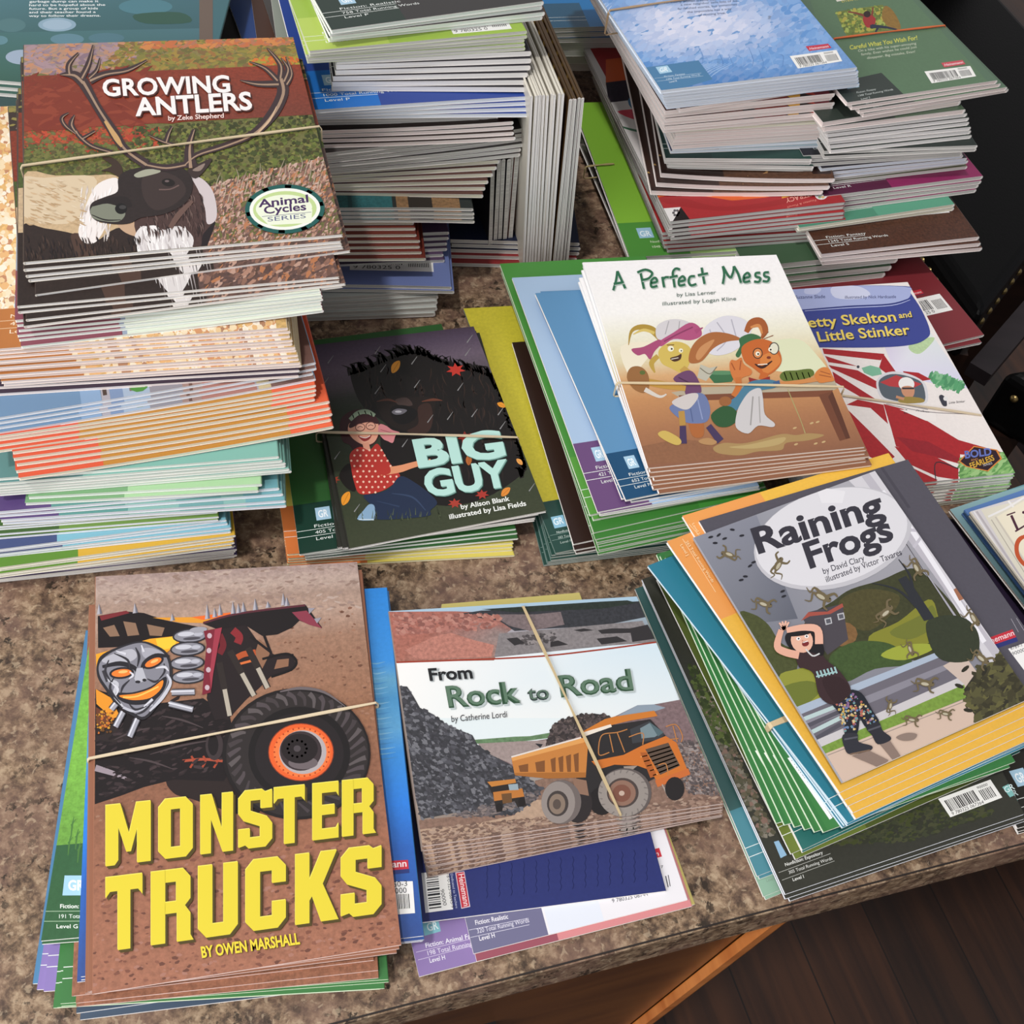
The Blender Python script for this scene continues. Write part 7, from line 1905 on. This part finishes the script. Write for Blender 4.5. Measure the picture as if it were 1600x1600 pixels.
# ---- dog cover pile in the middle
BP = 'in the shaggy dog cover pile'
run('yellow booklet with orange corner', BP + ' foot', 5, ((449, 868), (800, 842)), ((452, 886), (803, 868)), 0.0, 0.011, quad=[(400, 560), (680, 530), (800, 838), (449, 866)], base='#d8c860', paint=back('#d8c860', '#d8793e', v0=0.78, u1=0.34, lines=['Fiction: Fantasy', '399 Total', 'Level L']), pages='c', edge='#efe6b8')
run('dark green booklet with GR box', BP, 4, ((470, 862), (797, 820)), ((478, 872), (798, 840)), 0.011, 0.0195, quad=[(424, 540), (689, 506), (797, 815), (468, 866)], base='#2d5c2c', paint=back('#2d5c2c', '#15382c', v0=0.79, u1=0.30, lines=['Fiction: Realistic', '405 Total Running Words', 'Level L']), pages='m')
run('dog cover booklet', BP + ', under the top one', 3, ((537, 856), (842, 802)), ((527, 854), (838, 812)), 0.0195, 0.0265, quad=[(478, 543), (738, 512), (842, 802), (537, 856)], base='#2c2c26', paint=None, pages='w', spine='L', jit=0.001)
run('dark front cover with girl hugging a huge shaggy dog', 'topmost of the middle pile', 1, ((546.6, 857), (853.6, 798)), None, 0.0265, 0.029, quad=[(482, 540), (740, 510), (853.6, 798), (546.6, 857)], base='#2c2c26', paint=P_BG, pages='w', spine='L')
# ---- truck cover pile at lower left
TP = 'in the monster truck cover pile'
run('slate blue booklet', TP + ', at its foot', 2, ((120, 1584), (575, 1528)), ((124, 1592), (575, 1536)), 0.0, 0.003, quad=[(165, 1010), (560, 985), (572, 1520), (119, 1583)], base='#46566a', pages='b', jit=0.0008)
run('blue narrow edged booklet', TP + ', furthest left', 1, None, None, 0.003, 0.0046, quad=[(134, 985), (530, 965), (540, 1505), (51, 1537)], base='#4f83ad', pages='m')
run('lavender booklet', TP, 2, ((68, 1548), (560, 1520)), ((60, 1545), (560, 1525)), 0.0046, 0.0074, quad=[(140, 990), (540, 970), (560, 1515), (68, 1549)], base='#8d7ab8', paint=back('#8d7ab8', '#8d7ab8', box=None), pages='w')
run('grass green booklet', TP, 4, ((94, 1568), (606, 1530)), ((82, 1578), (603, 1548)), 0.0074, 0.0130, quad=[(146, 1000), (560, 968), (606, 1530), (94, 1568)], base='#3f7a42', paint=back('#3f7a42', '#3f7a42', box=None), pages='m', edge='#d8e4c8', jit=0.002)
run('brown edged truck cover booklet', TP + ', lower ones', 3, ((112, 1556), (584, 1500)), ((122, 1574), (584, 1530)), 0.0130, 0.0175, quad=[(140, 945), (545, 915), (584, 1500), (113, 1556)], base='#96644c', pages='p', edge='#dcc0b8', grain=0.35, spine='L')
run('grassy green back cover booklet', TP, 2, ((64, 1471), (560, 1430)), ((66, 1474), (560, 1436)), 0.0175, 0.0205, quad=[(146, 965), (540, 940), (560, 1425), (64, 1470)], base='#5f9a3c', paint=P_GRASS, pages='m', spine='R')
run('ocean blue booklet', TP + ', showing at right', 4, ((126, 1526), (661, 1462)), ((124, 1534), (662, 1470)), 0.0205, 0.0265, quad=[(150, 945), (604, 918), (661, 1462), (126, 1526)], base='#2f7dc4', paint=P_OCEAN, pages='b')
run('truck cover booklet', TP + ', just below the top one', 2, ((140, 1545), (622, 1480)), ((136, 1551), (624, 1485)), 0.0265, 0.0295, quad=[(140, 948), (565, 890), (624, 1482), (138, 1549)], base='#96644c', paint=None, pages='p', edge='#dcc0b8', spine='L')
run('large front cover with black monster truck and yellow block letters', 'topmost at lower left', 1, ((145, 1553), (627, 1476)), None, 0.0295, 0.0312, quad=[(149.6, 901), (558, 878), (627, 1476), (145, 1553)], base='#96644c', paint=P_MT, pages='p', edge='#e6ccc4', spine='L')
# ---- dump truck cover pile
DP = 'under the dump truck cover bundle'
run('cream booklet', DP + ', furthest back and right', 1, ((660, 1505), (1085, 1413)), None, 0.0, 0.0018, quad=[(690, 944), (905, 926), (1085, 1413), (668, 1510)], base='#d6c878', pages='c')
run('purple booklet with GR box', DP + ', at lower left', 1, ((655, 1527), (1030, 1450)), None, 0.0018, 0.0034, quad=[(560, 1120), (900, 1060), (1012, 1432), (655, 1526)], base='#8d76a8', paint=P_LAV, pages='c')
run('pink booklet', DP, 1, ((745, 1502), (1082, 1416)), None, 0.0034, 0.0050, quad=[(655, 1120), (960, 1060), (1081, 1416), (745, 1502)], base='#d68a8c', paint=back('#d68a8c', '#9a5260', box=None, u1=0.37, ink='#9a5260'), pages='c')
run('white back cover booklet with slate corner', DP, 1, ((740, 1490), (1075, 1405)), None, 0.0050, 0.0066, quad=[(650, 1110), (955, 1050), (1074, 1406), (740, 1490)], base='#ece8ea', paint=P_WHT, pages='w')
run('navy back cover booklet with red logo', DP, 1, ((665, 1440), (1040, 1392)), None, 0.0066, 0.0086, quad=[(600, 1160), (965, 1112), (1040, 1392), (660, 1441)], base='#26306e', paint=P_NAVY, pages='w')
run('dump truck cover booklet', 'in its bundle with a slanting rubber band', 9, ((661, 1323), (1131, 1256)), ((668, 1368), (1116, 1278)), 0.0086, 0.0285, quad=[(608, 955), (995, 932), (1131, 1255), (660, 1322)], base='#8a7a70', paint=P_RR, pages='p', edge='#b8a298', jit=0.0014, spine='L',
    toplabel='front cover with orange dump truck at a quarry, top of its rubber banded bundle')
# ---- frog cover pile
FR = 'in the frog cover pile'
run('blackish green booklet with pale green edge', FR + ', at its foot', 2, ((1192, 1400), (1560, 1250)), ((1194, 1405), (1560, 1255)), 0.0, 0.003, quad=[(995, 935), (1300, 830), (1560, 1250), (1193, 1401)], base='#8fb39c', paint=P_DKG, pages='m')
run('teal booklet', FR, 2, ((1183, 1370), (1560, 1225)), ((1186, 1374), (1560, 1230)), 0.003, 0.006, quad=[(992, 920), (1300, 815), (1560, 1220), (1183, 1369)], base='#3a5f5e', paint=back('#3a5f5e', '#4d8794', box=None, u1=.5), pages='b')
run('black back cover booklet with small white type', FR, 3, ((1228, 1398), (1598, 1277)), ((1232, 1408), (1600, 1285)), 0.006, 0.0118, quad=[(1003, 905), (1350, 790), (1600, 1272), (1227, 1397)], base='#33332c', paint=P_BLACKFROG, pages='w', edge='#e8eaf2')
run('olive green booklet', FR, 2, ((1236, 1336), (1568, 1192)), ((1240, 1341), (1568, 1198)), 0.0118, 0.0153, quad=[(1026, 905), (1315, 790), (1568, 1190), (1236, 1334)], base='#515d28', paint=back('#515d28', '#6b7a34', box=None), pages='b')
run('teal green booklet', FR + ' above the olive ones', 2, ((1254, 1330), (1592, 1170)), ((1254, 1333), (1592, 1174)), 0.0153, 0.0185, quad=[(1040, 905), (1330, 775), (1592, 1168), (1254, 1328)], base='#2f6e68', paint=back('#2f6e68', '#2f6e68', box=None), pages='m')
run('green booklet', FR + ', fanned out', 6, ((1287, 1302), (1585, 1197)), ((1212, 1286), (1580, 1190)), 0.0185, 0.0305, quad=[(1054, 880), (1330, 775), (1586, 1190), (1287, 1300)], base='#35733f', paint=P_GREENF, pages='m', edge='#dce8d0', jit=0.0005)
run('blue teal booklet', FR, 4, ((1325, 1288), (1640, 1140)), ((1318, 1292), (1640, 1148)), 0.0305, 0.0385, quad=[(1012, 884), (1320, 760), (1630, 1135), (1325, 1286)], base='#2b7a92', paint=back('#2b7a92', '#2b7a92', box=None), pages='b', edge='#d8e6ee')
run('yellow booklet', FR + ', under the dark grey cover', 5, ((1312, 1240), (1632, 1090)), ((1338, 1280), (1650, 1140)), 0.0385, 0.0520, quad=[(1042, 846), (1350, 730), (1636, 1085), (1312, 1238)], base='#e8b648', paint=P_YELF0, pages='w')
run('orange and yellow back cover booklet', FR + ', second below the frog cover', 1, ((1300, 1190), (1600, 1060)), None, 0.0520, 0.0542, quad=[(1066, 806), (1388, 708), (1610, 1030), (1304, 1190)], base='#eebb48', paint=P_YELF, pages='w')
run('dark grey back cover booklet', FR + ', right under the frog cover', 1, ((1300, 1190), (1600, 1060)), None, 0.0542, 0.0562, quad=[(1092, 814), (1418, 718), (1660, 1065), (1326, 1205)], base='#55525c', paint=P_GREYF, pages='w')
run('front cover with girl sheltering from falling frogs', 'top of the lower right pile', 1, ((1316, 1223), (1612, 1090)), None, 0.0562, 0.0582, quad=[(1084, 840), (1367, 736), (1612, 1090), (1317, 1222)], base='#9a9aa2', paint=P_FROG, pages='w', spine='L')
# ---- right edge
EP = 'at the right edge of the counter'
run('black booklet', EP + ' beside the frog pile', 3, ((1590, 1294), (1700, 1260)), ((1592, 1302), (1700, 1268)), 0.0, 0.006, w=0.15, h=0.2, anchor='L', base='#24221c', paint=back('#24221c', '#24221c'), pages='w', ang=24)
run('dark purple booklet', EP, 2, ((1478, 812), (1600, 775)), None, 0.0, 0.008, w=0.16, h=0.21, far=True, base='#2c2238', pages='g', ang=18)
run('pale teal booklet', EP, 3, ((1484, 796), (1600, 757)), ((1486, 800), (1600, 760)), 0.008, 0.017, w=0.16, h=0.21, far=True, base='#6f9ea6', pages='g', paint=P_PALETEAL)
run('blue edged booklet', 'at the right edge below the cream one', 3, ((1508, 796), (1600, 765)), ((1504, 800), (1600, 768)), 0.017, 0.025, w=0.15, h=0.2, far=True, base='#5a7fb8', pages='b', spine='L')
run('cream front cover booklet with dark letters', EP, 2, ((1517, 799), (1600, 774)), ((1514, 803), (1600, 776)), 0.025, 0.031, w=0.15, h=0.2, far=True, base='#ded6c8', pages='w', paint=P_LC, spine='L')

# ------------------------------------------------------------------ rubber bands
band('rubber_band', 'tan rubber band round the caribou booklets on the left pile', (38, 261), (497, 200), 0.189, 0.169, '#dcc8a6')
band('rubber_band', 'tan rubber band across the monster truck cover at lower left', (143, 1186), (585, 1100), 0.0312, 0.0265, '#e6d3b2')
band('rubber_band', 'tan rubber band slanting over the dump truck cover', (818, 951), (968, 1272), 0.0282, 0.0088, '#cfb98f')
band('rubber_band', 'tan rubber band across the shaggy dog cover', (499, 677), (806, 685), 0.029, 0.0195, '#d6c3a4')
band('rubber_band', 'tan rubber band across the rabbit cover', (968, 600), (1315, 606), 0.0682, 0.0552, '#e4cfa8')
band('rubber_band', 'tan rubber band across the striped plane cover', (1318, 620), (1530, 650), 0.0275, 0.0002, '#d8c6a8')
band('rubber_band', 'orange rubber band across the forest green back cover', (1305, 62), (1474, 42), 0.1545, 0.1402, '#d86a38')
band('rubber_band', 'tan rubber band across the blue cloudy back cover', (955, 18), (1140, -8), 0.1795, 0.16, '#b89a78')
band('rubber_band', 'tan rubber band round the lime green booklets', (918, 262), (957, 258), 0.0296, 0.018, '#b9a878')

band('rubber_band', 'tan rubber band round the blue teal booklets under the yellow ones', (1207, 1132), (1490, 1020), 0.0380, 0.0306, '#d8c29c', 0.0034, None, 0.0002)

# everything past the 300 booklets that show largest, as one object
if STUFF:
    vs, fs, cols, mi = [], [], [], []
    mats = [PRINT] + list(PAGES.values())
    bpy.context.view_layer.update()
    for r in STUFF:
        for ch in r.children:
            me = ch.data
            M = r.matrix_world
            b = len(vs)
            vs += [tuple(M @ v.co) for v in me.vertices]
            ca = me.color_attributes.get('Col')
            if ca:
                cols += [tuple(d.color) for d in ca.data]
            else:
                cols += [(1, 1, 1, 0)] * len(me.vertices)
            k = mats.index(me.materials[0])
            for p in me.polygons:
                fs.append(tuple(b + i for i in p.vertices)); mi.append(k)
        for ch in list(r.children):
            bpy.data.objects.remove(ch)
        bpy.data.objects.remove(r)
    me = bpy.data.meshes.new('booklets')
    me.from_pydata(vs, [], fs)
    ca = me.color_attributes.new('Col', 'FLOAT_COLOR', 'POINT')
    fl_ = []
    for c4 in cols:
        fl_ += c4
    ca.data.foreach_set('color', fl_)
    for m in mats:
        me.materials.append(m)
    me.polygons.foreach_set('material_index', mi)
    me.update()
    o = link('booklets', me, None)
    tag(o, 'many more grey edged booklets deep inside the back piles', 'books', None, 'stuff')
print('BOOKLETS', NB[0], 'merged', len(STUFF) if STUFF else 0)
